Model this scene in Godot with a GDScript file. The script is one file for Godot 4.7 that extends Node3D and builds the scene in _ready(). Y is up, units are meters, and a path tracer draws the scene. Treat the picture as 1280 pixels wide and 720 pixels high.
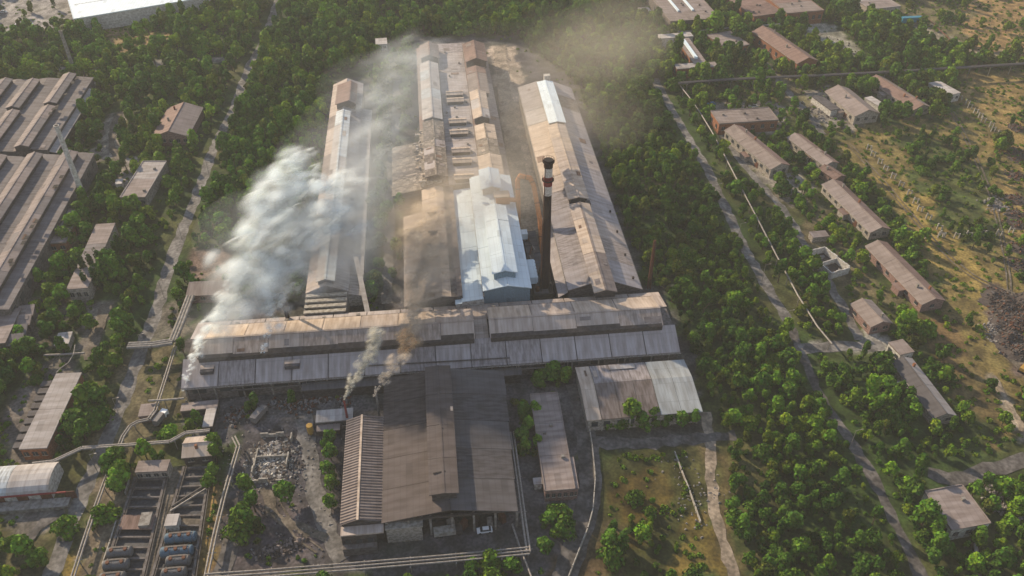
extends Node3D
# An industrial site seen from the air: smelter halls, chimneys, smoke, woodland. x runs along the cross hall, -z away along the long halls, metres.

var rng := RandomNumberGenerator.new()
var M := {}                     # materials
var names := {}
var off := Vector3.ZERO         # local origin of the thing being built
var unit_box := BoxMesh.new()
var unit_tube := {}
const GX0 := -360.0
const GZ0 := -700.0
const GW := 860
const GH := 640
var used := PackedByteArray()   # what stands on each square metre: 1 built, 2 road
var patches := []
var wood_zones := []

# ---------------------------------------------------------------- naming
func numbered(called: String) -> String:
	if not names.has(called):
		names[called] = 0
		return called
	names[called] += 1
	return "%s_%03d" % [called, names[called]]

func thing(called: String, label: String, category: String, at := Vector3.ZERO, turn := 0.0, group := "") -> Node3D:
	var o := Node3D.new()
	o.name = numbered(called)
	add_child(o)
	o.position = at
	o.rotation.y = turn
	tag(o, label, category, group)
	off = at if turn == 0.0 else Vector3.ZERO
	return o

func tag(o: Node, label: String, category: String, group := "") -> void:
	o.set_meta("label", label)
	o.set_meta("category", category)
	if group:
		o.set_meta("group", group)

func copy_of(o: Node3D, label := "") -> Node3D:
	var c: Node3D = o.duplicate()
	c.name = numbered(RegEx.create_from_string("_\\d{3}$").sub(String(o.name), ""))
	add_child(c)
	if label:
		c.set_meta("label", label)
	return c

func obj(called: String, mesh: Mesh, mat: Material, parent: Node = self) -> MeshInstance3D:
	var m := MeshInstance3D.new()
	m.mesh = mesh
	m.material_override = mat
	m.name = numbered(called) if parent == self else called
	parent.add_child(m, true)
	return m

func struct(called: String, mesh: Mesh, mat: Material) -> MeshInstance3D:
	var m := obj(called, mesh, mat)
	m.set_meta("kind", "structure")
	return m

# ---------------------------------------------------------------- shapes
func st_new() -> SurfaceTool:
	var st := SurfaceTool.new()
	st.begin(Mesh.PRIMITIVE_TRIANGLES)
	st.set_smooth_group(-1)
	return st

func tri(st: SurfaceTool, a: Vector3, b: Vector3, c: Vector3) -> void:
	st.add_vertex(a); st.add_vertex(b); st.add_vertex(c)

func quad(st: SurfaceTool, a: Vector3, b: Vector3, c: Vector3, d: Vector3) -> void:
	tri(st, a, b, c); tri(st, a, c, d)

func done(st: SurfaceTool) -> ArrayMesh:
	st.generate_normals()
	return st.commit()

func hexa(st: SurfaceTool, t: Array, b: Array) -> void:   # top and bottom rings of four, clockwise from above
	quad(st, t[0], t[1], t[2], t[3])
	quad(st, b[3], b[2], b[1], b[0])
	for i in 4:
		var j := (i + 1) % 4
		quad(st, t[j], t[i], b[i], b[j])

func slab(parent: Node, called: String, a: Vector3, b: Vector3, c: Vector3, d: Vector3, thick: float, mat: Material) -> MeshInstance3D:
	var t := [a - off, b - off, c - off, d - off]
	var n: Vector3 = (t[2] - t[0]).cross(t[1] - t[3])
	if n.y < 0.0:
		t.reverse()
	var st := st_new()
	var u := Vector3(0, -thick, 0)
	hexa(st, [t[0], t[3], t[2], t[1]], [t[0] + u, t[3] + u, t[2] + u, t[1] + u])
	return obj(called, done(st), mat, parent)

func bx(parent: Node, called: String, at: Vector3, size: Vector3, mat: Material, turn := 0.0) -> MeshInstance3D:
	var m := obj(called, unit_box, mat, parent)
	m.position = at - off
	m.rotation.y = turn
	m.scale = size
	return m

func under(part: Node3D, piece: Node3D) -> Node3D:   # makes a piece of the thing a piece of one of its parts
	var t := part.transform.affine_inverse() * piece.transform
	piece.get_parent().remove_child(piece)
	part.add_child(piece, true)
	piece.transform = t
	return piece

func tube_mesh(ratio: float, sides := 10) -> CylinderMesh:
	var key := "%.2f_%d" % [ratio, sides]
	if not unit_tube.has(key):
		var c := CylinderMesh.new()
		c.top_radius = ratio
		c.bottom_radius = 1.0
		c.height = 1.0
		c.radial_segments = sides
		c.rings = 1
		unit_tube[key] = c
	return unit_tube[key]

func tube(parent: Node, called: String, a: Vector3, b: Vector3, r: float, mat: Material, r2 := -1.0, sides := 10) -> MeshInstance3D:
	var m := obj(called, tube_mesh(1.0 if r2 < 0.0 else r2 / r, sides), mat, parent)
	var y := b - a
	var x := y.cross(Vector3(0.31, 0.2, 0.93)).normalized()
	m.transform = Transform3D(Basis(x * r, y, x.cross(y).normalized() * r), (a + b) / 2.0 - off)
	return m

func prism(parent: Node, called: String, prof: Array, axis: String, p0: float, p1: float, mat: Material) -> MeshInstance3D:
	# prof: corners (across, height); drawn along the axis from p0 to p1
	var st := st_new()
	var n := prof.size()
	var at := func(i: int, p: float) -> Vector3:
		var q: Vector2 = prof[i]
		return (Vector3(q.x, q.y, p) if axis == "z" else Vector3(p, q.y, q.x)) - off
	for i in n:
		var j := (i + 1) % n
		quad(st, at.call(i, p0), at.call(j, p0), at.call(j, p1), at.call(i, p1))
	for i in range(1, n - 1):
		tri(st, at.call(0, p0), at.call(i, p0), at.call(i + 1, p0))
		tri(st, at.call(0, p1), at.call(i + 1, p1), at.call(i, p1))
	return obj(called, done(st), mat, parent)

var patchy := 0.0
func patch_on(parent: Node, axis: String, a: float, b: float, q0: float, h0: float, q1: float, h1: float) -> void:
	# a replaced or stained sheet lying on a roof panel
	var f0 := rng.randf_range(0.03, 0.75)
	var f1 := minf(0.97, f0 + rng.randf_range(0.1, 0.4))
	var g0 := rng.randf_range(0.02, 0.6)
	var g1 := minf(0.98, g0 + rng.randf_range(0.12, 0.5))
	var at := func(f: float, g: float) -> Vector3:
		var p := lerpf(a, b, f)
		var q := lerpf(q0, q1, g)
		var h := lerpf(h0, h1, g) + 0.09
		return Vector3(p, h, q) if axis == "x" else Vector3(q, h, p)
	var m: Material = M[["roof_patch_light", "roof_patch_dark", "roof_patch_rust", "roof_patch_dark"][rng.randi() % 4]]
	slab(parent, "roof_patch", at.call(f0, g0), at.call(f1, g0), at.call(f1, g1), at.call(f0, g1), 0.07, m)

# a slope cut into panels along the axis; each panel is a piece of its own, a little uneven
func slope(parent: Node, axis: String, p0: float, p1: float, q0: float, h0: float, q1: float, h1: float, n: int, mats: Array, called := "roof_panel", thick := 0.3) -> void:
	for i in n:
		var a := lerpf(p0, p1, float(i) / n) + 0.06
		var b := lerpf(p0, p1, float(i + 1) / n) - 0.06
		var dy := rng.randf_range(-0.06, 0.06)
		var m: Material = mats[rng.randi() % mats.size()]
		if axis == "x":
			slab(parent, called, Vector3(a, h0 + dy, q0), Vector3(b, h0 + dy, q0), Vector3(b, h1 + dy, q1), Vector3(a, h1 + dy, q1), thick, m)
			if rng.randf() < patchy:
				patch_on(parent, axis, a, b, q0, h0, q1, h1)
		else:
			slab(parent, called, Vector3(q0, h0 + dy, a), Vector3(q0, h0 + dy, b), Vector3(q1, h1 + dy, b), Vector3(q1, h1 + dy, a), thick, m)
			if rng.randf() < patchy:
				patch_on(parent, axis, a, b, q0, h0, q1, h1)

# a raised ridge lantern: side walls with glazing strips, two roof slopes and end walls
func monitor(parent: Node, axis: String, p0: float, p1: float, q0: float, q1: float, base: float, eave: float, ridge: float, n: int, mats: Array, wall: Material, qr := INF, over := 0.7) -> void:
	var mid := (q0 + q1) / 2.0 if qr == INF else qr
	prism(parent, "lantern_wall", [Vector2(q0 + over, base), Vector2(q0 + over, eave - 0.1), Vector2(mid, ridge - 0.35), Vector2(q1 - over, eave - 0.1), Vector2(q1 - over, base)], axis, p0 + 0.4, p1 - 0.4, wall)
	slope(parent, axis, p0, p1, q0, eave, mid - 0.02, ridge, n, mats)
	slope(parent, axis, p0, p1, q1, eave, mid + 0.02, ridge, n, mats)
	if axis == "x":
		slab(parent, "ridge_cap", Vector3(p0, ridge + 0.1, mid - 0.35), Vector3(p1, ridge + 0.1, mid - 0.35), Vector3(p1, ridge + 0.1, mid + 0.35), Vector3(p0, ridge + 0.1, mid + 0.35), 0.15, mats[0])
	else:
		slab(parent, "ridge_cap", Vector3(mid - 0.35, ridge + 0.1, p0), Vector3(mid - 0.35, ridge + 0.1, p1), Vector3(mid + 0.35, ridge + 0.1, p1), Vector3(mid + 0.35, ridge + 0.1, p0), 0.15, mats[0])

# ---------------------------------------------------------------- materials
func noise_tex(seed_: int, freq: float, lo: float, hi: float, octaves := 4, size := 512, mid := 0.5, warm := 0.0) -> NoiseTexture2D:
	var n := FastNoiseLite.new()
	n.noise_type = FastNoiseLite.TYPE_SIMPLEX
	n.seed = seed_
	n.frequency = freq
	n.fractal_octaves = octaves
	var t := NoiseTexture2D.new()
	t.width = size
	t.height = size
	t.seamless = true
	t.noise = n
	var g := Gradient.new()
	g.set_color(0, Color(lo, lo * (1.0 - warm), lo * (1.0 - 2.0 * warm)))
	g.set_color(1, Color(hi, hi, hi))
	g.set_offset(0, mid - 0.3)
	g.set_offset(1, mid + 0.3)
	t.color_ramp = g
	return t

func sheet_tex(seed_: int, nx: int, ny: int, lo: float) -> ImageTexture:   # roofing sheets, each of a slightly different tone
	var r := RandomNumberGenerator.new()
	r.seed = seed_
	var im := Image.create(nx * 8, ny * 32, false, Image.FORMAT_RGB8)
	for i in nx:
		for j in ny:
			var v := r.randf_range(lo, 1.0)
			if r.randf() < 0.05:
				v *= 0.9
			im.fill_rect(Rect2i(i * 8, j * 32, 8, 32), Color(v, v, v))
			im.fill_rect(Rect2i(i * 8, j * 32, 1, 32), Color(v, v, v) * 0.93)
			im.fill_rect(Rect2i(i * 8, j * 32, 8, 1), Color(v, v, v) * 0.9)
	return ImageTexture.create_from_image(im)

func mat(called: String, linear: Color, tex: Texture2D = null, scale1 := Vector3.ONE * 0.02, tex2: Texture2D = null, scale2 := Vector3.ONE * 0.1, rough := 0.9, metal := 0.0) -> StandardMaterial3D:
	var m := StandardMaterial3D.new()
	m.resource_name = called
	m.albedo_color = linear.linear_to_srgb()
	m.roughness = rough
	m.metallic = metal
	m.metallic_specular = 0.3
	if tex:
		m.albedo_texture = tex
		m.uv1_triplanar = true
		m.uv1_world_triplanar = true
		m.uv1_scale = scale1
	if tex2:
		m.detail_enabled = true
		m.detail_albedo = tex2
		m.detail_blend_mode = BaseMaterial3D.BLEND_MODE_MUL
		m.detail_uv_layer = BaseMaterial3D.DETAIL_UV_2
		m.uv2_triplanar = true
		m.uv2_world_triplanar = true
		m.uv2_scale = scale2
	M[called] = m
	return m

func make_materials() -> void:
	var mott := noise_tex(3, 0.012, 0.86, 1.0, 5, 512, 0.45, 0.02)
	var blot := noise_tex(9, 0.02, 0.76, 1.0, 5, 512, 0.42, 0.03)
	var fine := noise_tex(21, 0.05, 0.8, 1.0, 4, 512)
	var sheets := sheet_tex(5, 32, 8, 0.95)
	var worn := sheet_tex(7, 24, 12, 0.62)
	# for halls whose sheets run along z (slope along z) and along x
	var sz := Vector3(1.0 / 32.0, 0.05, 1.0 / 56.0)
	var sx := Vector3(1.0 / 56.0, 0.05, 1.0 / 32.0)
	var streak_z := Vector3(0.055, 0.05, 0.012)
	var streak_x := Vector3(0.012, 0.05, 0.055)
	for spec in [
		["roof_grey", Color(0.35, 0.32, 0.318)], ["roof_silver", Color(0.30, 0.325, 0.335)], ["roof_dark", Color(0.09, 0.085, 0.09)], ["roof_brown", Color(0.22, 0.185, 0.17)], ["roof_umber", Color(0.094, 0.079, 0.076)], ["roof_tan", Color(0.49, 0.405, 0.33)], ["roof_drab", Color(0.235, 0.20, 0.19)], ["roof_worn", Color(0.30, 0.28, 0.275)], ["roof_slate", Color(0.165, 0.15, 0.152)],
		["roof_dust", Color(0.41, 0.35, 0.31)], ["roof_pale", Color(0.40, 0.38, 0.37)], ["roof_red", Color(0.21, 0.145, 0.125)], ["roof_white", Color(0.50, 0.55, 0.58)]]:
		mat(spec[0] + "_z", spec[1], mott, streak_z, sheets, sz, 0.85)
		mat(spec[0] + "_x", spec[1], mott, streak_x, sheets, sx, 0.85)
		var c: Color = spec[1]
		mat(spec[0] + "_z_older", Color(c.r * 0.86, c.g * 0.86, c.b * 0.87), blot, streak_z * 1.3, sheets, sz * 1.1, 0.85)
		mat(spec[0] + "_x_older", Color(c.r * 0.86, c.g * 0.86, c.b * 0.87), blot, streak_x * 1.3, sheets, sx * 1.1, 0.85)
	mat("roof_patch_light", Color(0.42, 0.36, 0.31), mott, streak_x, sheets, sx)
	mat("roof_patch_dark", Color(0.23, 0.2, 0.19), blot, streak_x, sheets, sx)
	mat("roof_patch_rust", Color(0.20, 0.13, 0.095), blot, streak_z, sheets, sx)
	mat("roof_ruined", Color(0.33, 0.29, 0.25), worn, sx * 1.6, blot, Vector3.ONE * 0.09)
	mat("roof_ruined_dark", Color(0.24, 0.21, 0.19), worn, sx * 2.1, blot, Vector3.ONE * 0.12)
	mat("white_metal", Color(0.57, 0.67, 0.735), sheets, sx, null, Vector3.ONE, 0.6)
	mat("white_wall", Color(0.62, 0.61, 0.58), blot, Vector3.ONE * 0.06, fine, Vector3.ONE * 0.2)
	mat("blue_wall", Color(0.19, 0.28, 0.34), fine, Vector3.ONE * 0.06, sheets, Vector3(0.03, 0.03, 0.03))
	mat("grey_wall", Color(0.165, 0.15, 0.145), blot, Vector3(0.05, 0.09, 0.05), fine, Vector3.ONE * 0.2)
	mat("dark_wall", Color(0.08, 0.07, 0.068), blot, Vector3(0.05, 0.09, 0.05), fine, Vector3.ONE * 0.2)
	mat("pale_wall", Color(0.40, 0.37, 0.33), blot, Vector3(0.07, 0.1, 0.07), fine, Vector3.ONE * 0.2)
	mat("brick_wall", Color(0.30, 0.135, 0.075), blot, Vector3(0.08, 0.12, 0.08), fine, Vector3.ONE * 0.4)
	mat("pink_wall", Color(0.30, 0.20, 0.18), blot, Vector3(0.08, 0.12, 0.08), fine, Vector3.ONE * 0.4)
	mat("concrete", Color(0.29, 0.275, 0.255), blot, Vector3.ONE * 0.05, fine, Vector3.ONE * 0.3)
	mat("concrete_pale", Color(0.42, 0.40, 0.36), blot, Vector3.ONE * 0.05, fine, Vector3.ONE * 0.3)
	mat("window_glass", Color(0.03, 0.035, 0.04), null, Vector3.ONE, null, Vector3.ONE, 0.3)
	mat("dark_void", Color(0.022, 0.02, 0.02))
	mat("rust", Color(0.15, 0.065, 0.04), blot, Vector3.ONE * 0.15, fine, Vector3.ONE * 0.4, 0.8)
	mat("stack_steel", Color(0.032, 0.017, 0.015), blot, Vector3(0.2, 0.05, 0.2), fine, Vector3.ONE * 0.4, 0.75)
	mat("stack_white", Color(0.78, 0.72, 0.66), blot, Vector3(0.2, 0.08, 0.2), fine, Vector3.ONE * 0.4, 0.7)
	mat("stack_red", Color(0.24, 0.04, 0.04), blot, Vector3(0.2, 0.08, 0.2), null, Vector3.ONE, 0.7)
	mat("orange_paint", Color(0.58, 0.23, 0.08), blot, Vector3.ONE * 0.12, fine, Vector3.ONE * 0.4, 0.7)
	mat("steel_pipe", Color(0.25, 0.235, 0.22), blot, Vector3.ONE * 0.1, null, Vector3.ONE, 0.55, 0.2)
	mat("pale_pipe", Color(0.27, 0.25, 0.23), blot, Vector3.ONE * 0.1, null, Vector3.ONE, 0.6)
	mat("dark_pipe", Color(0.10, 0.09, 0.085), blot, Vector3.ONE * 0.1, null, Vector3.ONE, 0.6)
	mat("tank_blue", Color(0.10, 0.17, 0.24), blot, Vector3.ONE * 0.3, fine, Vector3.ONE * 0.5, 0.6)
	mat("tank_grey", Color(0.15, 0.155, 0.165), blot, Vector3.ONE * 0.3, fine, Vector3.ONE * 0.5, 0.6)
	mat("basin_floor", Color(0.035, 0.037, 0.045), blot, Vector3.ONE * 0.1, null, Vector3.ONE, 0.35)
	mat("car_white", Color(0.72, 0.73, 0.74), null, Vector3.ONE, null, Vector3.ONE, 0.3)
	mat("car_red", Color(0.36, 0.035, 0.04), null, Vector3.ONE, null, Vector3.ONE, 0.3)
	mat("car_blue", Color(0.05, 0.16, 0.30), null, Vector3.ONE, null, Vector3.ONE, 0.3)
	mat("truck_blue", Color(0.04, 0.20, 0.30), fine, Vector3.ONE * 0.3, null, Vector3.ONE, 0.5)
	mat("rubber", Color(0.02, 0.02, 0.02))
	mat("yellow_paint", Color(0.40, 0.25, 0.06), blot, Vector3.ONE * 0.3, null, Vector3.ONE, 0.6)
	mat("scrap", Color(0.085, 0.07, 0.066), blot, Vector3.ONE * 0.3, fine, Vector3.ONE)
	mat("rubble_pale", Color(0.26, 0.25, 0.25), blot, Vector3.ONE * 0.3, fine, Vector3.ONE)
	mat("bark", Color(0.07, 0.05, 0.035))
	# ground and roads
	var g1 := noise_tex(31, 0.03, 0.76, 1.0, 5, 512, 0.45, 0.0)
	var g2 := noise_tex(37, 0.02, 0.70, 1.0, 5, 512, 0.45, 0.0)
	var ground := mat("ground", Color.WHITE, g1, Vector3.ONE / 23.0, g2, Vector3.ONE / 87.0, 1.0)
	ground.vertex_color_use_as_albedo = true
	mat("road", Color(0.21, 0.20, 0.19), g1, Vector3.ONE / 31.0, g2, Vector3.ONE / 90.0)
	mat("road_dark", Color(0.14, 0.13, 0.125), g1, Vector3.ONE / 31.0, g2, Vector3.ONE / 90.0)
	mat("track", Color(0.165, 0.14, 0.11), g1, Vector3.ONE / 19.0, g2, Vector3.ONE / 70.0)
	mat("dust_road", Color(0.34, 0.28, 0.215), g1, Vector3.ONE / 31.0, g2, Vector3.ONE / 90.0)
	for k in 6:
		var c: Color = [Color(0.95, 1.0, 0.9), Color(1.25, 1.25, 0.9), Color(0.75, 0.8, 0.8), Color(1.6, 1.5, 0.95), Color(0.6, 0.68, 0.72), Color(1.1, 1.0, 0.8)][k]
		var l := leaf_mat("leaf_tint_%d" % k, c)
		M["leaf%d" % k] = l
	M["leaf"] = leaf_mat("leaf", Color.WHITE)

func leaf_mat(called: String, tint: Color) -> StandardMaterial3D:
	var l := StandardMaterial3D.new()
	l.resource_name = called
	# the leaf colour itself sits in the vertex colours; the tint may brighten it
	l.albedo_color = Color(tint.r / 1.6, tint.g / 1.6, tint.b / 1.6).linear_to_srgb()
	l.vertex_color_use_as_albedo = true
	l.roughness = 0.75
	l.metallic_specular = 0.2
	l.backlight_enabled = true
	l.backlight = Color(0.42, 0.5, 0.2)
	return l

# ---------------------------------------------------------------- footprint map
func mark_poly(poly: Array, v := 1, grow := 1.0) -> void:
	var p := PackedVector2Array(poly)
	if grow > 0.0:
		var g := Geometry2D.offset_polygon(p, grow)
		if g.size():
			p = g[0]
	var r := Rect2(p[0], Vector2.ZERO)
	for q in p:
		r = r.expand(q)
	for i in range(maxi(0, int(r.position.x - GX0)), mini(GW, int(r.end.x - GX0) + 2)):
		for j in range(maxi(0, int(r.position.y - GZ0)), mini(GH, int(r.end.y - GZ0) + 2)):
			if Geometry2D.is_point_in_polygon(Vector2(GX0 + i, GZ0 + j), p):
				used[j * GW + i] = v

func mark_rect(x0: float, x1: float, z0: float, z1: float) -> void:
	mark_poly([Vector2(x0, z0), Vector2(x1, z0), Vector2(x1, z1), Vector2(x0, z1)], 1, 1.5)

func mark_line(pts: Array, w: float, v := 2) -> void:
	for k in pts.size() - 1:
		var a: Vector2 = pts[k]
		var b: Vector2 = pts[k + 1]
		var n := int(a.distance_to(b)) + 1
		for s in n + 1:
			var c := a.lerp(b, float(s) / n)
			var rr := int(ceil(w / 2.0))
			for i in range(-rr, rr + 1):
				for j in range(-rr, rr + 1):
					if i * i + j * j <= w * w / 4.0 + 0.3:
						var x := int(c.x - GX0) + i
						var z := int(c.y - GZ0) + j
						if x >= 0 and x < GW and z >= 0 and z < GH:
							used[z * GW + x] = maxi(used[z * GW + x], v) if used[z * GW + x] != 1 else 1

func taken(x: float, z: float) -> int:
	var i := int(x - GX0)
	var j := int(z - GZ0)
	return used[j * GW + i] if i >= 0 and i < GW and j >= 0 and j < GH else 0

# ---------------------------------------------------------------- houses
func to2(v: Vector3) -> Vector2:
	return Vector2(v.x, v.z)

# near-left, near-right and far-left corners of the eaves give the footprint; roofs: flat, gable_x, gable_z, shed
func house(called: String, label: String, category: String, a: Vector3, b: Vector3, c: Vector3, roof: String, wall: Material, cover: Array, windows := Vector2i.ZERO, group := "") -> Node3D:
	var h := a.y
	var ex := Vector3(b.x - a.x, 0, b.z - a.z)
	var w := ex.length()
	ex /= w
	var ez := Vector3(ex.z, 0, -ex.x)
	var d := absf((c - a).dot(ez))
	var mid := Vector3(a.x, 0, a.z) + ex * w / 2.0 + ez * d / 2.0
	var turn := atan2(-ex.z, ex.x)
	var o := thing(called, label, category, mid, turn, group)
	off = Vector3.ZERO
	var hw := w / 2.0
	var hd := d / 2.0
	mark_poly([to2(mid + ex * hw + ez * hd), to2(mid - ex * hw + ez * hd), to2(mid - ex * hw - ez * hd), to2(mid + ex * hw - ez * hd)], 1, 1.2)
	var e := 0.35
	match roof:
		"flat":
			bx(o, "wall", Vector3(0, h / 2.0 - 0.15, 0), Vector3(w - 0.2, h - 0.3, d - 0.2), wall)
			var n := maxi(1, int(maxf(w, d) / 11.0))
			for k in n:
				if w > d:
					bx(o, "roof_panel", Vector3(-hw + w * (k + 0.5) / n, h - 0.1 + rng.randf_range(-0.03, 0.03), 0), Vector3(w / n - 0.12, 0.4, d + e), cover[k % cover.size()])
				else:
					bx(o, "roof_panel", Vector3(0, h - 0.1 + rng.randf_range(-0.03, 0.03), -hd + d * (k + 0.5) / n), Vector3(w + e, 0.4, d / n - 0.12), cover[k % cover.size()])
			if w > 8.0 and d > 8.0:
				for s in [[0.0, -hd, w, 0.3], [0.0, hd, w, 0.3], [-hw, 0.0, 0.3, d - 0.4], [hw, 0.0, 0.3, d - 0.4]]:
					bx(o, "parapet", Vector3(s[0], h + 0.2, s[1]), Vector3(s[2], 0.32, s[3]), cover[0])
				for k in mini(4, 1 + int(w * d / 160.0)):
					bx(o, "roof_vent", Vector3(rng.randf_range(-0.35, 0.35) * w, h + 0.5, rng.randf_range(-0.35, 0.35) * d), Vector3(1.0, 0.9, 0.8), M.grey_wall if rng.randf() < 0.5 else M.concrete)
		"gable_x", "gable_z":
			var along := roof == "gable_z"
			var span := w if along else d
			var lenth := d if along else w
			var rise := minf(span * 0.2, 3.0)
			prism(o, "wall", [Vector2(-span / 2 + 0.1, 0), Vector2(-span / 2 + 0.1, h - 0.3), Vector2(0, h + rise - 0.35), Vector2(span / 2 - 0.1, h - 0.3), Vector2(span / 2 - 0.1, 0)], "z" if along else "x", -lenth / 2 + 0.1, lenth / 2 - 0.1, wall)
			var n := maxi(1, int(lenth / 12.0))
			slope(o, "z" if along else "x", -lenth / 2 - e, lenth / 2 + e, -span / 2 - e, h - 0.12, -0.02, h + rise, n, [cover[0]], "roof_panel", 0.25)
			slope(o, "z" if along else "x", -lenth / 2 - e, lenth / 2 + e, span / 2 + e, h - 0.12, 0.02, h + rise, n, [cover[cover.size() - 1]], "roof_panel", 0.25)
			for k in 1 + int(lenth / 28.0):
				var p := rng.randf_range(-0.4, 0.4) * lenth
				var off_ridge := span * (0.2 if rng.randf() < 0.5 else -0.2)
				bx(o, "chimney", Vector3(off_ridge, h + rise * 0.9, p) if along else Vector3(p, h + rise * 0.9, off_ridge), Vector3(0.7, 1.8, 0.7), M.brick_wall if rng.randf() < 0.5 else M.concrete)
			if lenth > 22.0:   # a porch on the long side and a gutter under each eave
				var pz := rng.randf_range(-0.25, 0.3) * lenth
				bx(o, "porch", Vector3(-span / 2 - 1.2, 1.3, pz) if along else Vector3(pz, 1.3, span / 2 + 1.2), Vector3(2.4, 2.6, 4.2) if along else Vector3(4.2, 2.6, 2.4), wall)
				bx(o, "porch_roof", Vector3(-span / 2 - 1.3, 2.75, pz) if along else Vector3(pz, 2.75, span / 2 + 1.3), Vector3(2.9, 0.2, 4.8) if along else Vector3(4.8, 0.2, 2.9), cover[cover.size() - 1])
				for q in [-1.0, 1.0]:
					tube(o, "gutter", Vector3(q * (span / 2 + e), h - 0.25, -lenth / 2) if along else Vector3(-lenth / 2, h - 0.25, q * (span / 2 + e)), Vector3(q * (span / 2 + e), h - 0.25, lenth / 2) if along else Vector3(lenth / 2, h - 0.25, q * (span / 2 + e)), 0.11, M.steel_pipe, -1.0, 5)
			if lenth > 14.0:
				bx(o, "door", Vector3(-span / 2 + 0.06, 1.3, lenth * 0.22) if along else Vector3(lenth * 0.22, 1.3, span / 2 - 0.06), Vector3(0.2, 2.6, 2.6) if along else Vector3(2.6, 2.6, 0.2), M.rust)
			tube(o, "ridge_cap", Vector3(0, h + rise, -lenth / 2 - e) if along else Vector3(-lenth / 2 - e, h + rise, 0), Vector3(0, h + rise, lenth / 2 + e) if along else Vector3(lenth / 2 + e, h + rise, 0), 0.22, cover[0], -1.0, 6)
		"shed":
			prism(o, "wall", [Vector2(-hd + 0.1, 0), Vector2(-hd + 0.1, h + 0.9), Vector2(hd - 0.1, h - 0.3), Vector2(hd - 0.1, 0)], "x", -hw + 0.1, hw - 0.1, wall)
			slope(o, "x", -hw - e, hw + e, hd + e, h - 0.1, -hd - e, h + 1.2, maxi(1, int(w / 9.0)), cover, "roof_panel", 0.25)
	# windows: along the near wall and along the left wall
	for k in windows.x:
		var x := -hw + w * (k + 0.5) / windows.x
		var pane := bx(o, "window", Vector3(x, h * 0.55, hd), Vector3(minf(1.6, w / windows.x * 0.55), h * 0.3, 0.16), M.window_glass)
		under(pane, bx(o, "window_bar", Vector3(x, h * 0.55, hd + 0.06), Vector3(0.09, h * 0.3, 0.12), M.pale_wall))
		under(pane, bx(o, "window_sill", Vector3(x, h * 0.55 - h * 0.15 - 0.1, hd + 0.05), Vector3(minf(1.9, w / windows.x * 0.65), 0.14, 0.3), M.concrete_pale))
	for k in windows.y:
		var z := -hd + d * (k + 0.5) / windows.y
		var side := bx(o, "window", Vector3(-hw, h * 0.55, z), Vector3(0.16, h * 0.3, minf(1.6, d / windows.y * 0.55)), M.window_glass)
		under(side, bx(o, "window_sill", Vector3(-hw - 0.05, h * 0.4 - 0.1, z), Vector3(0.3, 0.14, minf(1.9, d / windows.y * 0.65)), M.concrete_pale))
	return o

# ---------------------------------------------------------------- ground
func patch(poly: Array, c: Color, soft := 4.0, strength := 1.0) -> void:
	var p := PackedVector2Array(poly)
	var r := Rect2(p[0], Vector2.ZERO)
	for q in p:
		r = r.expand(q)
	patches.append([p, c, soft, strength, r.grow(8.0)])

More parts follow.
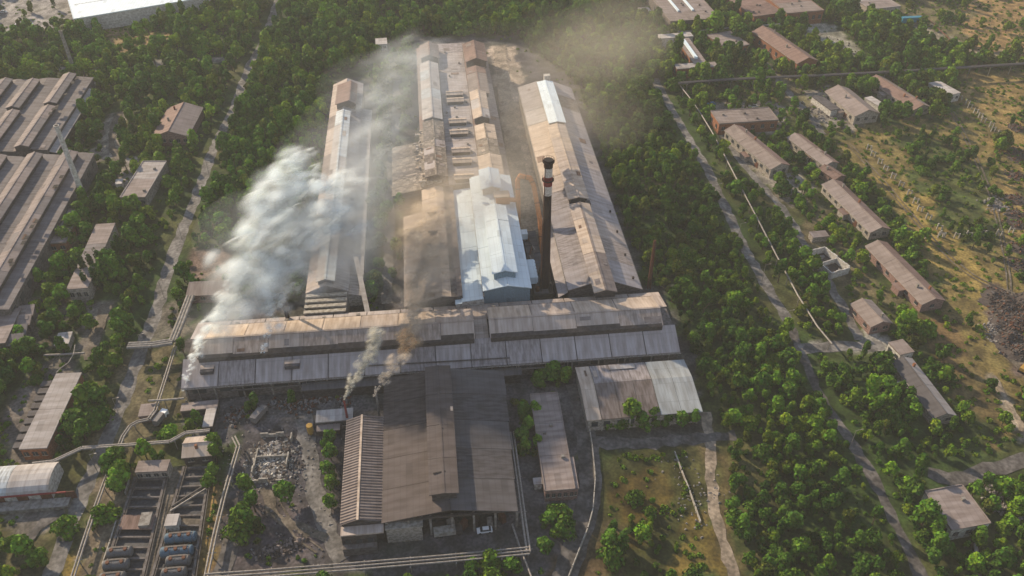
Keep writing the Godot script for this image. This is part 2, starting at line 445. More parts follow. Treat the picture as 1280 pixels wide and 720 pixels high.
func build_ground() -> void:
	# yards, soil and dry grass: areas of the ground by colour; dimmer foreground light painted into the near ones
	patch([Vector2(-88.3, -204.2), Vector2(-89.7, -237.1), Vector2(-85.8, -245.6), Vector2(-51.7, -245.7), Vector2(-49.1, -281.8), Vector2(-52.9, -429), Vector2(-33.3, -430.9), Vector2(-27.5, -357.3), Vector2(-28.1, -263.7), Vector2(-22.2, -236.7), Vector2(-6.6, -482.2), Vector2(49.9, -477.5), Vector2(78.2, -411.4), Vector2(75.8, -239), Vector2(82.5, -236.4), Vector2(83, -202.4), Vector2(77.8, -165.2), Vector2(43.5, -167.9), Vector2(28.7, -120.8), Vector2(-67.9, -130.9), Vector2(-70.1, -152.6), Vector2(-65.3, -177.9), Vector2(-86.4, -190.7)], Color(0.068, 0.063, 0.067), 4.0)
	patch([Vector2(35.4, -464), Vector2(49.2, -462.5), Vector2(49, -408.7), Vector2(42.7, -272.2), Vector2(43.3, -241.4), Vector2(26.9, -257.9), Vector2(33.6, -322.1)], Color(0.32, 0.262, 0.205), 2.0)
	patch([Vector2(17.4, -166.8), Vector2(25.5, -193.1), Vector2(41.6, -190.7), Vector2(43.7, -168.8), Vector2(37.5, -141.3), Vector2(25.4, -121.1), Vector2(12.8, -122.4)], Color(0.085, 0.079, 0.08), 2.0)
	patch([Vector2(-65.9, -181.9), Vector2(-36.6, -185.5), Vector2(-32.3, -148.6), Vector2(-29.4, -132.8), Vector2(-67.9, -130.9), Vector2(-68.3, -152.4)], Color(0.06, 0.055, 0.061), 4.0)
	patch([Vector2(-66.1, -152.1), Vector2(-56.2, -162.4), Vector2(-39, -149.3), Vector2(-33.7, -133.3), Vector2(-58.6, -130.6)], Color(0.075, 0.062, 0.062), 6.0, 0.8)
	patch([Vector2(-85.9, -195.8), Vector2(-67.8, -195.6), Vector2(-37.2, -196), Vector2(-33.9, -181.8), Vector2(-58.4, -181.1), Vector2(-80.4, -181.8)], Color(0.088, 0.082, 0.084), 4.0)
	# fields to the east
	patch([Vector2(204.9, -356.9), Vector2(252.2, -352), Vector2(288.2, -403.3), Vector2(327.5, -403.3), Vector2(173.6, -150.5), Vector2(170.9, -160.4), Vector2(174.6, -181.2), Vector2(182.1, -212.2), Vector2(188.3, -262.6), Vector2(190.8, -302.3), Vector2(184.6, -327.6)], Color(0.15, 0.115, 0.042), 8.0)
	patch([Vector2(195.5, -308.6), Vector2(209.1, -290.6), Vector2(205.9, -244.4), Vector2(210.1, -228.8), Vector2(217.9, -223.2), Vector2(208.7, -208.1), Vector2(192, -224.9), Vector2(191.6, -262.3)], Color(0.20, 0.148, 0.045), 6.0)
	patch([Vector2(264.8, -367.9), Vector2(285.9, -374.7), Vector2(267.1, -319), Vector2(226.8, -253), Vector2(235.5, -252.1), Vector2(325.2, -399.5), Vector2(283.2, -393.9)], Color(0.20, 0.14, 0.053), 8.0)
	patch([Vector2(353, -518.3), Vector2(397.5, -513.7), Vector2(332.1, -407), Vector2(312.4, -421.8), Vector2(322.7, -467.3)], Color(0.23, 0.15, 0.065), 10.0)
	patch([Vector2(223, -342.8), Vector2(244.2, -336.7), Vector2(251.2, -306.3), Vector2(224.3, -253.3), Vector2(205.4, -249.8), Vector2(209.5, -284.2)], Color(0.05, 0.068, 0.018), 8.0)
	patch([Vector2(164.4, -219.5), Vector2(181.5, -211), Vector2(176.7, -181), Vector2(168, -151), Vector2(158.8, -158.4), Vector2(169.3, -193.4)], Color(0.10, 0.075, 0.033), 8.0)
	patch([Vector2(164.1, -206.3), Vector2(178.9, -209), Vector2(178.2, -196.5), Vector2(167.5, -182), Vector2(165.2, -193.8)], Color(0.13, 0.08, 0.036), 6.0, 0.8)
	patch([Vector2(202.1, -224.8), Vector2(219.4, -223), Vector2(192.6, -179.3), Vector2(186.8, -180), Vector2(190.6, -199.3)], Color(0.10, 0.075, 0.066), 3.0)
	patch([Vector2(178.3, -180.8), Vector2(179, -175.2), Vector2(177.4, -159.8), Vector2(177.6, -154.8), Vector2(173.9, -148.9), Vector2(173.4, -160.2)], Color(0.26, 0.225, 0.18), 2.0)
	patch([Vector2(281.5, -511.4), Vector2(348.2, -504.5), Vector2(304.6, -420.4), Vector2(278.5, -459.6)], Color(0.115, 0.10, 0.05), 10.0)
	patch([Vector2(307, -476.5), Vector2(306.9, -433.4), Vector2(331.9, -426.3), Vector2(325.6, -411.8), Vector2(287, -409.6), Vector2(293.7, -470.3)], Color(0.235, 0.21, 0.17), 4.0, 0.7)
	patch([Vector2(226, -477.4), Vector2(246.3, -477.8), Vector2(246.1, -453.5), Vector2(244.4, -422.4), Vector2(236, -419.1), Vector2(230.4, -439.1), Vector2(224, -459.3)], Color(0.235, 0.225, 0.19), 3.0)
	patch([Vector2(183.8, -420.4), Vector2(198.4, -423), Vector2(197.7, -402.8), Vector2(190.2, -346.2), Vector2(182.1, -351.1), Vector2(183.6, -394.7)], Color(0.12, 0.105, 0.06), 5.0)
	patch([Vector2(192.4, -389.1), Vector2(211.7, -393.7), Vector2(205.6, -356.9), Vector2(213, -352), Vector2(199.9, -345.2), Vector2(189.1, -358.6)], Color(0.20, 0.18, 0.155), 3.0)
	patch([Vector2(139.1, -382.8), Vector2(172.4, -381.1), Vector2(180.1, -373.2), Vector2(166.2, -346.4), Vector2(137, -347.8)], Color(0.19, 0.17, 0.15), 2.0)
	patch([Vector2(135.5, -349.6), Vector2(149, -354.6), Vector2(147.7, -310.2), Vector2(157.9, -307.8), Vector2(158.2, -289.5), Vector2(151.4, -281), Vector2(145, -297.3)], Color(0.185, 0.165, 0.14), 2.0)
	patch([Vector2(141, -312.3), Vector2(163.2, -312), Vector2(164.6, -298.5), Vector2(149.7, -290.4)], Color(0.235, 0.215, 0.185), 2.0)
	patch([Vector2(150.3, -278.2), Vector2(162.2, -281.7), Vector2(163.3, -259.6), Vector2(164.8, -233.6), Vector2(164.4, -219.5), Vector2(148.8, -225.7), Vector2(146.4, -250.7)], Color(0.115, 0.095, 0.05), 5.0)
	patch([Vector2(121.7, -202.8), Vector2(141.2, -201.2), Vector2(147.4, -207.2), Vector2(152.1, -205.8), Vector2(154.9, -200.6), Vector2(149.6, -195.4), Vector2(141.6, -195.5), Vector2(131.7, -198.9)], Color(0.29, 0.275, 0.25), 1.5)
	# south field, its colours darkened to stand in for dimmer light
	patch([Vector2(43.3, -166.6), Vector2(68.7, -163), Vector2(70.3, -149.1), Vector2(68.7, -132.7), Vector2(69.8, -116.5), Vector2(27.9, -120.9), Vector2(37.5, -138.6)], Color(0.044, 0.046, 0.014), 6.0)
	patch([Vector2(47.1, -154.5), Vector2(63.9, -154.2), Vector2(58.2, -139.2), Vector2(47.6, -124.8), Vector2(44.3, -135.3)], Color(0.072, 0.052, 0.015), 6.0)
	patch([Vector2(60, -139), Vector2(69.4, -135.3), Vector2(69.8, -116.5), Vector2(56.8, -117.8)], Color(0.125, 0.09, 0.024), 4.0)
	patch([Vector2(31.9, -141.9), Vector2(42, -140.9), Vector2(42.1, -119.4), Vector2(25.4, -121.1)], Color(0.08, 0.055, 0.032), 5.0, 0.8)
	patch([Vector2(42.7, -177.2), Vector2(79.2, -173.4), Vector2(79.9, -162.8), Vector2(43.1, -165.4)], Color(0.058, 0.055, 0.05), 3.0)
	patch([Vector2(78.5, -166.8), Vector2(83.5, -166.3), Vector2(74.6, -116), Vector2(68.3, -116.6)], Color(0.105, 0.08, 0.038), 5.0, 0.8)
	# west
	patch([Vector2(-282.8, -584.7), Vector2(-231.6, -579.4), Vector2(-214.9, -528.5), Vector2(-226.6, -517.2), Vector2(-257.4, -513.2)], Color(0.24, 0.225, 0.215), 2.0)
	patch([Vector2(-192.7, -508.8), Vector2(-172.7, -516.5), Vector2(-146.6, -496.8), Vector2(-146.6, -480.7), Vector2(-171.3, -481), Vector2(-177.5, -470.7)], Color(0.21, 0.15, 0.07), 5.0)
	patch([Vector2(-166.3, -442.8), Vector2(-149.8, -444.1), Vector2(-145.5, -415.2), Vector2(-156.8, -420.9)], Color(0.17, 0.135, 0.06), 5.0)
	patch([Vector2(-208.1, -457.2), Vector2(-162.5, -462.8), Vector2(-114.7, -464.2), Vector2(-112.8, -457.6), Vector2(-169.3, -455.2), Vector2(-180.2, -432.7), Vector2(-204.9, -446.8)], Color(0.21, 0.195, 0.175), 2.0)
	patch([Vector2(-161.3, -403.6), Vector2(-149.3, -402.4), Vector2(-148.7, -371.5), Vector2(-145.3, -354.8), Vector2(-154.6, -352.2), Vector2(-160.4, -367.4)], Color(0.20, 0.18, 0.155), 3.0)
	patch([Vector2(-145.3, -354.8), Vector2(-134.2, -356.5), Vector2(-129.7, -329.2), Vector2(-136.1, -320.3), Vector2(-143.7, -337.3)], Color(0.25, 0.225, 0.20), 2.0)
	patch([Vector2(-99.2, -280.5), Vector2(-82.2, -279.8), Vector2(-80.2, -258.2), Vector2(-95.7, -258.8)], Color(0.135, 0.098, 0.078), 2.0)
	patch([Vector2(-104, -245.2), Vector2(-92.2, -246.3), Vector2(-88.6, -226.4), Vector2(-103.3, -226.7), Vector2(-105.3, -234.4)], Color(0.125, 0.112, 0.092), 4.0)
	patch([Vector2(-110.1, -225.8), Vector2(-92.3, -224.7), Vector2(-84.9, -190.5), Vector2(-91.6, -178.1), Vector2(-106.1, -179.7)], Color(0.105, 0.09, 0.052), 5.0)
	patch([Vector2(-131.4, -255), Vector2(-122.9, -249.5), Vector2(-118.8, -223.5), Vector2(-125.1, -222.1)], Color(0.16, 0.14, 0.12), 4.0)
	patch([Vector2(-129.1, -158.7), Vector2(-111.1, -156.8), Vector2(-110.2, -150.1), Vector2(-126.4, -151)], Color(0.15, 0.135, 0.125), 3.0)
	patch([Vector2(-142.3, -196.5), Vector2(-140.8, -214.2), Vector2(-135.3, -221.2), Vector2(-121.8, -219.8), Vector2(-121, -212.1), Vector2(-121.1, -175.1), Vector2(-133.2, -170.4)], Color(0.11, 0.095, 0.085), 4.0)
	patch([Vector2(-102.9, -167.2), Vector2(-96.6, -169.5), Vector2(-77.1, -170.5), Vector2(-70.2, -163.8), Vector2(-72.1, -131.3), Vector2(-102.5, -134.5)], Color(0.135, 0.11, 0.078), 3.0)
	patch([Vector2(-74.9, -164.3), Vector2(-69.7, -163.8), Vector2(-66.4, -130.7), Vector2(-72.7, -131.4)], Color(0.19, 0.125, 0.045), 3.0)
	patch([Vector2(-108.2, -143.5), Vector2(-104.6, -143.2), Vector2(-101.4, -134.4), Vector2(-106.7, -134.9)], Color(0.22, 0.15, 0.04), 2.0)
	patch([Vector2(-126.3, -150.5), Vector2(-111.1, -149.4), Vector2(-108.8, -135.1), Vector2(-121.4, -136.4)], Color(0.075, 0.07, 0.035), 4.0)
	patch([Vector2(-156.4, -253), Vector2(-146.2, -256.5), Vector2(-130.1, -250.2), Vector2(-136.6, -225.3), Vector2(-150.2, -226.7)], Color(0.09, 0.078, 0.06), 4.0)
	patch([Vector2(-166.8, -323.5), Vector2(-145.5, -318.1), Vector2(-147.7, -261.4), Vector2(-159.6, -262.6)], Color(0.085, 0.075, 0.062), 3.0)

func paint_ground() -> void:
	var xs := PackedFloat32Array([-4000.0, -2000.0, -1000.0, -600.0, -420.0])
	var x := -340.0
	while x <= 480.0:
		xs.append(x)
		x += 2.4
	xs.append_array([560.0, 800.0, 1400.0, 4000.0])
	var zs := PackedFloat32Array([-6000.0, -3000.0, -1500.0, -950.0, -760.0])
	var z := -670.0
	while z <= -90.0:
		zs.append(z)
		z += 2.4
	zs.append_array([-40.0, 60.0, 400.0, 1500.0, 4000.0])
	var warp := FastNoiseLite.new()
	warp.seed = 5
	warp.frequency = 0.06
	warp.fractal_octaves = 3
	var big := FastNoiseLite.new()
	big.seed = 8
	big.frequency = 0.012
	var tone := FastNoiseLite.new()
	tone.seed = 12
	tone.frequency = 0.09
	tone.fractal_octaves = 4
	var verts := PackedVector3Array()
	var cols := PackedColorArray()
	var norms := PackedVector3Array()
	for zz in zs:
		for xx in xs:
			verts.append(Vector3(xx, 0, zz))
			norms.append(Vector3.UP)
			var b := big.get_noise_2d(xx, zz)
			var c := Color(0.03, 0.052, 0.013).lerp(Color(0.068, 0.066, 0.024), clampf(b * 1.6 + 0.3, 0.0, 1.0))
			var w := Vector2(warp.get_noise_2d(xx, zz), warp.get_noise_2d(xx + 400.0, zz))
			for p in patches:
				var at := Vector2(xx, zz) + w * float(p[2]) * 1.6
				if (p[4] as Rect2).has_point(at) and Geometry2D.is_point_in_polygon(at, p[0]):
					c = c.lerp(p[1], clampf(float(p[3]) * (0.92 + w.x * 0.5), 0.0, 1.0))
			var t := 1.16 + tone.get_noise_2d(xx, zz) * 0.5
			cols.append(Color(c.r * t * 1.3, c.g * t * 1.3, c.b * t * 1.3))
	var idx := PackedInt32Array()
	var n := xs.size()
	for j in zs.size() - 1:
		for i in n - 1:
			var k := j * n + i
			idx.append_array([k, k + 1, k + n, k + 1, k + n + 1, k + n])
	var arr := []
	arr.resize(Mesh.ARRAY_MAX)
	arr[Mesh.ARRAY_VERTEX] = verts
	arr[Mesh.ARRAY_NORMAL] = norms
	arr[Mesh.ARRAY_COLOR] = cols
	arr[Mesh.ARRAY_INDEX] = idx
	var m := ArrayMesh.new()
	m.add_surface_from_arrays(Mesh.PRIMITIVE_TRIANGLES, arr)
	struct("ground", m, M.ground)

# ---------------------------------------------------------------- roads
var road_height := 0.03
func road(called: String, pts: Array, w: float, m: Material, ragged := 0.5, clear := 5.6) -> void:
	# a ribbon along the points, with ragged edges
	mark_line(pts, w + clear if w > 2.0 else w)
	var c := Curve2D.new()
	for i in pts.size():
		var t: Vector2 = (pts[mini(i + 1, pts.size() - 1)] - pts[maxi(i - 1, 0)]) / 6.0
		c.add_point(pts[i], -t, t)
	var st := st_new()
	var total := c.get_baked_length()
	var n := int(total / 3.0) + 1
	var la := Vector3.ZERO
	var lb := Vector3.ZERO
	for k in n + 1:
		var s := total * k / n
		var p := c.sample_baked(s)
		var q := (c.sample_baked(minf(s + 1.0, total)) - c.sample_baked(maxf(s - 1.0, 0.0))).normalized()
		var nn := Vector2(-q.y, q.x)
		var wa := w / 2.0 + rng.randf_range(-ragged, ragged)
		var wb := w / 2.0 + rng.randf_range(-ragged, ragged)
		var a := Vector3(p.x + nn.x * wa, road_height, p.y + nn.y * wa)
		var b := Vector3(p.x - nn.x * wb, road_height, p.y - nn.y * wb)
		if k:
			if (lb - la).cross(a - la).y > 0:
				quad(st, la, a, b, lb)
			else:
				quad(st, la, lb, b, a)
		la = a
		lb = b
	struct(called, done(st), m)
	road_height += 0.012

func build_roads() -> void:
	road("service_road", [Vector2(-95, -580.1), Vector2(-94.4, -536.9), Vector2(-95.3, -486.8), Vector2(-99, -448.9), Vector2(-100.4, -397.3), Vector2(-103.1, -361.4), Vector2(-104, -313.8), Vector2(-105.3, -275.9), Vector2(-104.6, -245.3), Vector2(-105.1, -218.1), Vector2(-105.6, -192.7), Vector2(-106.8, -173.6), Vector2(-108, -155.2), Vector2(-108.4, -135.1)], 4.6, M.road)
	road("service_road", [Vector2(121.9, -215), Vector2(120.5, -199.7), Vector2(119.1, -176.1), Vector2(121.1, -160.7), Vector2(121.6, -139.5), Vector2(121, -122.1), Vector2(120.2, -108.9)], 3.4, M.road_dark, 0.6, 3.2)
	road("service_road", [Vector2(120.3, -412.9), Vector2(121, -369.9), Vector2(121.5, -341.7), Vector2(122.1, -315.6), Vector2(121.1, -288.4), Vector2(120.2, -257.6), Vector2(120.9, -233.3), Vector2(121.9, -215)], 4.0, M.road, 0.5, 4.2)
	road("forest_path", [Vector2(140.1, -351.5), Vector2(139.5, -325), Vector2(143, -298.8), Vector2(145.3, -278.7), Vector2(144.8, -255.1), Vector2(144.8, -230.8), Vector2(143.9, -212.7), Vector2(143.1, -202.2)], 3.2, M.road)
	road("service_road", [Vector2(187, -443.6), Vector2(185.7, -409), Vector2(186.6, -385.1), Vector2(187.7, -360.4), Vector2(186.6, -344.2)], 3.6, M.road)
	road("access_road", [Vector2(120.5, -199.7), Vector2(133.5, -199.9), Vector2(150, -198.2)], 5.0, M.road)
	road("dirt_track", [Vector2(79.6, -175), Vector2(78.3, -165.2), Vector2(74.3, -148.7), Vector2(72, -137.7), Vector2(71.5, -124.8), Vector2(71.8, -113.9)], 3.4, M.dust_road, 0.6)
	road("service_road", [Vector2(40.8, -166.5), Vector2(56.5, -164.3), Vector2(77.9, -164.6), Vector2(86.7, -164.3)], 4.0, M.road_dark, 0.9, 3.0)
	road("service_road", [Vector2(41.2, -191.4), Vector2(40.8, -170.7), Vector2(39, -152.4), Vector2(34.8, -138.9), Vector2(26.4, -121)], 6.5, M.road_dark, 0.4)
	road("yard_road", [Vector2(-47.2, -186.6), Vector2(-44.1, -173.2), Vector2(-41.7, -160.8), Vector2(-39, -149.3), Vector2(-35.9, -141), Vector2(-31.5, -133.1)], 5.0, M.road, 0.7)
	road("yard_road", [Vector2(-60.6, -174.9), Vector2(-60, -159.9), Vector2(-61.6, -151.7), Vector2(-62.9, -138.8), Vector2(-64.3, -130.5)], 4.2, M.road_dark, 0.6)
	road("dirt_track", [Vector2(-55.8, -159.4), Vector2(-51.3, -149.2), Vector2(-44.2, -144.5), Vector2(-36.3, -140.6)], 3.0, M.track, 0.6)
	road("cross_road", [Vector2(-210.9, -459.5), Vector2(-191.2, -457.5), Vector2(-170.4, -459.4), Vector2(-140.4, -460.5), Vector2(-112, -460.7)], 4.0, M.road)
	road("dirt_track", [Vector2(138.9, -144.9), Vector2(146.9, -141.2), Vector2(155.4, -143.2), Vector2(171.5, -147)], 5.0, M.road_dark, 0.7)
	road("dirt_track", [Vector2(208.4, -219.5), Vector2(198.7, -209.2), Vector2(192.2, -197.1), Vector2(191.1, -187.2), Vector2(192.6, -179.3)], 4.0, M.track, 0.5)
	road("hall_road", [Vector2(-17.4, -425.3), Vector2(-18.5, -372), Vector2(-20, -349), Vector2(-20.6, -284.4), Vector2(-21.1, -238.8)], 4.0, M.road, 0.5, 1.6)
	road("dust_road", [Vector2(41.2, -461.1), Vector2(37.5, -382.9), Vector2(37.2, -321.7), Vector2(36.6, -272.9)], 7.0, M.dust_road, 0.5)
	road("basin_path", [Vector2(-82.9, -168.1), Vector2(-82.9, -156.6), Vector2(-83.4, -140.9), Vector2(-83.6, -132.5)], 2.6, M.track, 0.4)
	road("dirt_track", [Vector2(-156.5, -403.1), Vector2(-155.1, -382.3), Vector2(-149.4, -362.5), Vector2(-141.8, -350.8)], 3.0, M.track, 0.4)
	road("dirt_track", [Vector2(-122.9, -249.5), Vector2(-122.4, -232), Vector2(-121.3, -219.8)], 4.0, M.track, 0.6)
	road("dirt_track", [Vector2(179.9, -180.7), Vector2(178.1, -170), Vector2(176, -156.6)], 1.8, M.dust_road, 0.5)
	for d in [-0.9, 0.9]:
		for pts in [[Vector2(260.4, -359.6), Vector2(249.7, -320.8), Vector2(236.9, -281.3), Vector2(220.3, -242.9), Vector2(208.4, -219.5)], [Vector2(195.1, -334), Vector2(196.7, -295.1), Vector2(197, -256.1), Vector2(200.8, -232.3), Vector2(211.7, -218.2)], [Vector2(-56.2, -162.4), Vector2(-49.9, -150.4), Vector2(-44.7, -142.5), Vector2(-38.1, -136.2)]]:
			road("wheel_rut", pts.map(func(q): return q + Vector2(d, -d * 0.4)), 0.55, M.track, 0.18)
	road("dirt_track", [Vector2(-120.1, -144.8), Vector2(-114.8, -154.5), Vector2(-111.1, -156.8)], 3.0, M.road_dark, 0.5)

# ---------------------------------------------------------------- plants
func crown_mesh(seed_: int, r: float, h: float, leaves: int, low := 0.3, lobes := 8, leaf := 0.62) -> ArrayMesh:
	# many small leaf-sized faces spread over uneven lobes
	var g := RandomNumberGenerator.new()
	g.seed = seed_
	var centres := []
	for k in lobes:
		var a := TAU * k / lobes + g.randf_range(-0.5, 0.5)
		var t := g.randf_range(0.0, 1.0)
		var rad := r * (0.62 - 0.42 * t) * g.randf_range(0.6, 1.15)
		centres.append([Vector3(cos(a) * rad, h * (low + 0.16 + (0.8 - low) * t), sin(a) * rad), r * g.randf_range(0.34, 0.56), g.randf_range(0.7, 1.3)])
	centres.append([Vector3(0, h * 0.72, 0), r * 0.6, 1.0])
	var verts := PackedVector3Array()
	var norms := PackedVector3Array()
	var cols := PackedColorArray()
	for i in leaves:
		var c = centres[g.randi() % centres.size()]
		var d := Vector3(g.randfn(), g.randfn() + 0.25, g.randfn()).normalized()
		var p: Vector3 = c[0] + d * Vector3(1, h / r * 0.42, 1) * float(c[1]) * g.randf_range(0.72, 1.06)
		var n := (d + Vector3(g.randfn(), g.randfn(), g.randfn()) * 0.45).normalized()
		var u := n.cross(Vector3(g.randfn(), g.randfn(), g.randfn())).normalized()
		var v := n.cross(u)
		var s := leaf * g.randf_range(0.6, 1.35)
		var tone := float(c[2]) * g.randf_range(0.7, 1.3)
		var col := Color(0.108 * tone * g.randf_range(0.8, 1.25), 0.218 * tone, 0.022 * tone)
		var q := [p + u * s, p + v * s * 0.7, p - u * s, p - v * s * 0.7]
		for k in [0, 2, 1, 0, 3, 2]:
			verts.append(q[k])
			norms.append(n)
			cols.append(col)
	var arr := []
	arr.resize(Mesh.ARRAY_MAX)
	arr[Mesh.ARRAY_VERTEX] = verts
	arr[Mesh.ARRAY_NORMAL] = norms
	arr[Mesh.ARRAY_COLOR] = cols
	var m := ArrayMesh.new()
	m.add_surface_from_arrays(Mesh.PRIMITIVE_TRIANGLES, arr)
	return m

func trunk_mesh() -> ArrayMesh:
	var st := st_new()
	var ring := func(c: Vector3, r: float) -> Array:
		var o := []
		for k in 6:
			o.append(c + Vector3(cos(TAU * k / 6.0), 0, sin(TAU * k / 6.0)) * r)
		return o
	var limbs := [[Vector3.ZERO, Vector3(0.1, 2.6, 0.0), 0.22, 0.15], [Vector3(0.1, 2.4, 0), Vector3(0.2, 5.4, 0.1), 0.15, 0.05], [Vector3(0.1, 2.2, 0), Vector3(1.4, 4.2, 0.4), 0.1, 0.04], [Vector3(0.08, 2.0, 0), Vector3(-1.2, 4.0, -0.6), 0.1, 0.04], [Vector3(0.1, 2.5, 0), Vector3(-0.3, 4.4, 1.3), 0.09, 0.03]]
	for l in limbs:
		var a: Array = ring.call(l[0], l[2])
		var b: Array = ring.call(l[1], l[3])
		for k in 6:
			quad(st, a[k], b[k], b[(k + 1) % 6], a[(k + 1) % 6])
	return done(st)

func in_zone(p: Vector2, z: Array) -> bool:
	return (z[1] as Rect2).has_point(p) and Geometry2D.is_point_in_polygon(p, z[0])

func zone(poly: Array, trees: float, bushes: float, size := 1.0, bright := 1.0) -> void:
	var p := PackedVector2Array(poly)
	var r := Rect2(p[0], Vector2.ZERO)
	for q in p:
		r = r.expand(q)
	wood_zones.append([p, r, trees, bushes, size, bright])

func seen_at(p: Vector3) -> Vector2:   # where the point falls in the photograph's frame, to choose which trees become single things
	var cam: Camera3D = get_node("camera")
	var q := cam.transform.affine_inverse() * p
	return Vector2(q.x / -q.z, q.y / -q.z) / tan(deg_to_rad(cam.fov / 2.0))

func build_plants() -> void:
	# where it is open; the last zone that holds a point counts
	zone([Vector2(-88.3, -204.2), Vector2(-89.7, -237.1), Vector2(-85.8, -245.6), Vector2(-51.7, -245.7), Vector2(-49.1, -281.8), Vector2(-52.9, -429), Vector2(-6.6, -482.2), Vector2(49.9, -477.5), Vector2(78.2, -411.4), Vector2(75.8, -239), Vector2(82.5, -236.4), Vector2(83, -202.4), Vector2(77.8, -165.2), Vector2(43.5, -167.9), Vector2(28.7, -120.8), Vector2(-67.9, -130.9), Vector2(-70.1, -152.6), Vector2(-65.3, -177.9), Vector2(-86.4, -190.7)], 0.0, 0.02)
	zone([Vector2(-32.4, -428.8), Vector2(-9.2, -466.4), Vector2(-11.3, -396.7), Vector2(-20.4, -314.5), Vector2(-25.6, -263.4), Vector2(-28.1, -263.7), Vector2(-27.5, -357.3)], 0.95, 0.9, 0.9)
	zone([Vector2(-37.1, -316.3), Vector2(-11.1, -313.6), Vector2(-9.8, -283.3), Vector2(-16.3, -278.4), Vector2(-29.2, -279.7)], 1.0, 0.6)
	zone([Vector2(-30.8, -279.9), Vector2(-21.5, -278.9), Vector2(-21, -234.3), Vector2(-29.1, -235.2)], 0.85, 0.8, 0.9)
	zone([Vector2(-20.5, -276.1), Vector2(-11.8, -277.9), Vector2(-12.1, -254.5), Vector2(-17.9, -252.6)], 0.6, 0.6, 0.9)
	zone([Vector2(204.9, -356.9), Vector2(252.2, -352), Vector2(288.2, -403.3), Vector2(327.5, -403.3), Vector2(173.6, -150.5), Vector2(170.9, -160.4), Vector2(174.6, -181.2), Vector2(182.1, -212.2), Vector2(188.3, -262.6), Vector2(190.8, -302.3), Vector2(184.6, -327.6)], 0.02, 0.10)
	zone([Vector2(223, -342.8), Vector2(244.2, -336.7), Vector2(251.2, -306.3), Vector2(228.1, -252.9), Vector2(205.4, -249.8), Vector2(209.5, -284.2)], 0.42, 0.5, 0.8)
	zone([Vector2(216.1, -276.1), Vector2(233.9, -252.3), Vector2(224.8, -237.3), Vector2(209.4, -238.9), Vector2(204.6, -260.9)], 0.5, 0.5, 0.8)
	zone([Vector2(167.8, -304.7), Vector2(178.4, -303.6), Vector2(179.3, -258), Vector2(172.9, -211.9), Vector2(162.4, -215.2), Vector2(156.8, -244.4)], 0.25, 0.45, 0.7)
	zone([Vector2(353, -518.3), Vector2(397.5, -513.7), Vector2(332.1, -407), Vector2(298.9, -423.2)], 0.03, 0.12)
	zone([Vector2(281.5, -511.4), Vector2(348.2, -504.5), Vector2(304.6, -420.4), Vector2(278.5, -459.6)], 0.12, 0.3, 0.8)
	zone([Vector2(226.9, -479.8), Vector2(248.7, -477.5), Vector2(245.8, -422.3), Vector2(234.3, -417.2), Vector2(220.3, -456.2)], 0.0, 0.06)
	zone([Vector2(193.5, -391.8), Vector2(212.5, -395.5), Vector2(213, -352), Vector2(185.9, -350.7)], 0.03, 0.1)
	zone([Vector2(139.6, -384.5), Vector2(181.3, -376.6), Vector2(165.7, -344.8), Vector2(136.5, -346.3)], 0.04, 0.12)
	zone([Vector2(164.4, -219.5), Vector2(181.5, -211), Vector2(176.7, -181), Vector2(168, -151), Vector2(159.2, -156.7), Vector2(169.3, -193.4)], 0.05, 0.18)
	zone([Vector2(203.4, -227.1), Vector2(220.8, -225.3), Vector2(191.5, -177.6), Vector2(186.8, -180), Vector2(190.6, -199.3)], 0.0, 0.05)
	zone([Vector2(43.3, -166.6), Vector2(68.7, -163), Vector2(70.3, -149.1), Vector2(68.7, -132.7), Vector2(69.8, -116.5), Vector2(27.9, -120.9), Vector2(37.5, -138.6)], 0.13, 0.4, 0.75)
	zone([Vector2(41.5, -138.2), Vector2(57.8, -139.2), Vector2(56.8, -117.8), Vector2(36.9, -119.9)], 0.4, 0.5, 0.9)
	zone([Vector2(42.7, -177.2), Vector2(79.6, -175), Vector2(79.3, -165.1), Vector2(43.6, -168.5)], 0.5, 0.5, 0.9)
	zone([Vector2(17.4, -166.8), Vector2(25.5, -193.1), Vector2(41.6, -190.7), Vector2(43.7, -168.8), Vector2(37.5, -141.3), Vector2(25.4, -121.1), Vector2(12.8, -122.4)], 0.03, 0.08)
	zone([Vector2(24.4, -146), Vector2(32.1, -141.9), Vector2(29.9, -133.7), Vector2(23, -135.4)], 0.9, 0.8, 0.9)
	zone([Vector2(19.5, -186.5), Vector2(29.7, -185.4), Vector2(26, -161.2), Vector2(16.9, -162.2)], 0.8, 0.5, 1.25)
	zone([Vector2(24.9, -199.9), Vector2(42.5, -199.6), Vector2(40.3, -189.3), Vector2(25.2, -190.9)], 0.8, 0.6)
	zone([Vector2(-282.8, -584.7), Vector2(-231.6, -579.4), Vector2(-214.9, -528.5), Vector2(-226.6, -517.2), Vector2(-257.4, -513.2)], 0.03, 0.03)
	zone([Vector2(-192.7, -508.8), Vector2(-172.7, -516.5), Vector2(-146.6, -496.8), Vector2(-146.6, -480.7), Vector2(-171.3, -481), Vector2(-177.5, -470.7)], 0.1, 0.3, 0.8)
	zone([Vector2(-181.5, -437.6), Vector2(-146.5, -448.7), Vector2(-138.3, -410), Vector2(-151.9, -355.5), Vector2(-159.2, -356.2)], 0.35, 0.5, 0.9)
	zone([Vector2(-99.2, -280.5), Vector2(-82.2, -279.8), Vector2(-80.2, -258.2), Vector2(-95.7, -258.8)], 0.0, 0.08)
	zone([Vector2(-104, -245.2), Vector2(-92.2, -246.3), Vector2(-88.6, -226.4), Vector2(-103.3, -226.7)], 0.04, 0.35)
	zone([Vector2(-110.1, -225.8), Vector2(-92.3, -224.7), Vector2(-84.9, -190.5), Vector2(-91.6, -178.1), Vector2(-106.1, -179.7)], 0.06, 0.4, 0.7)
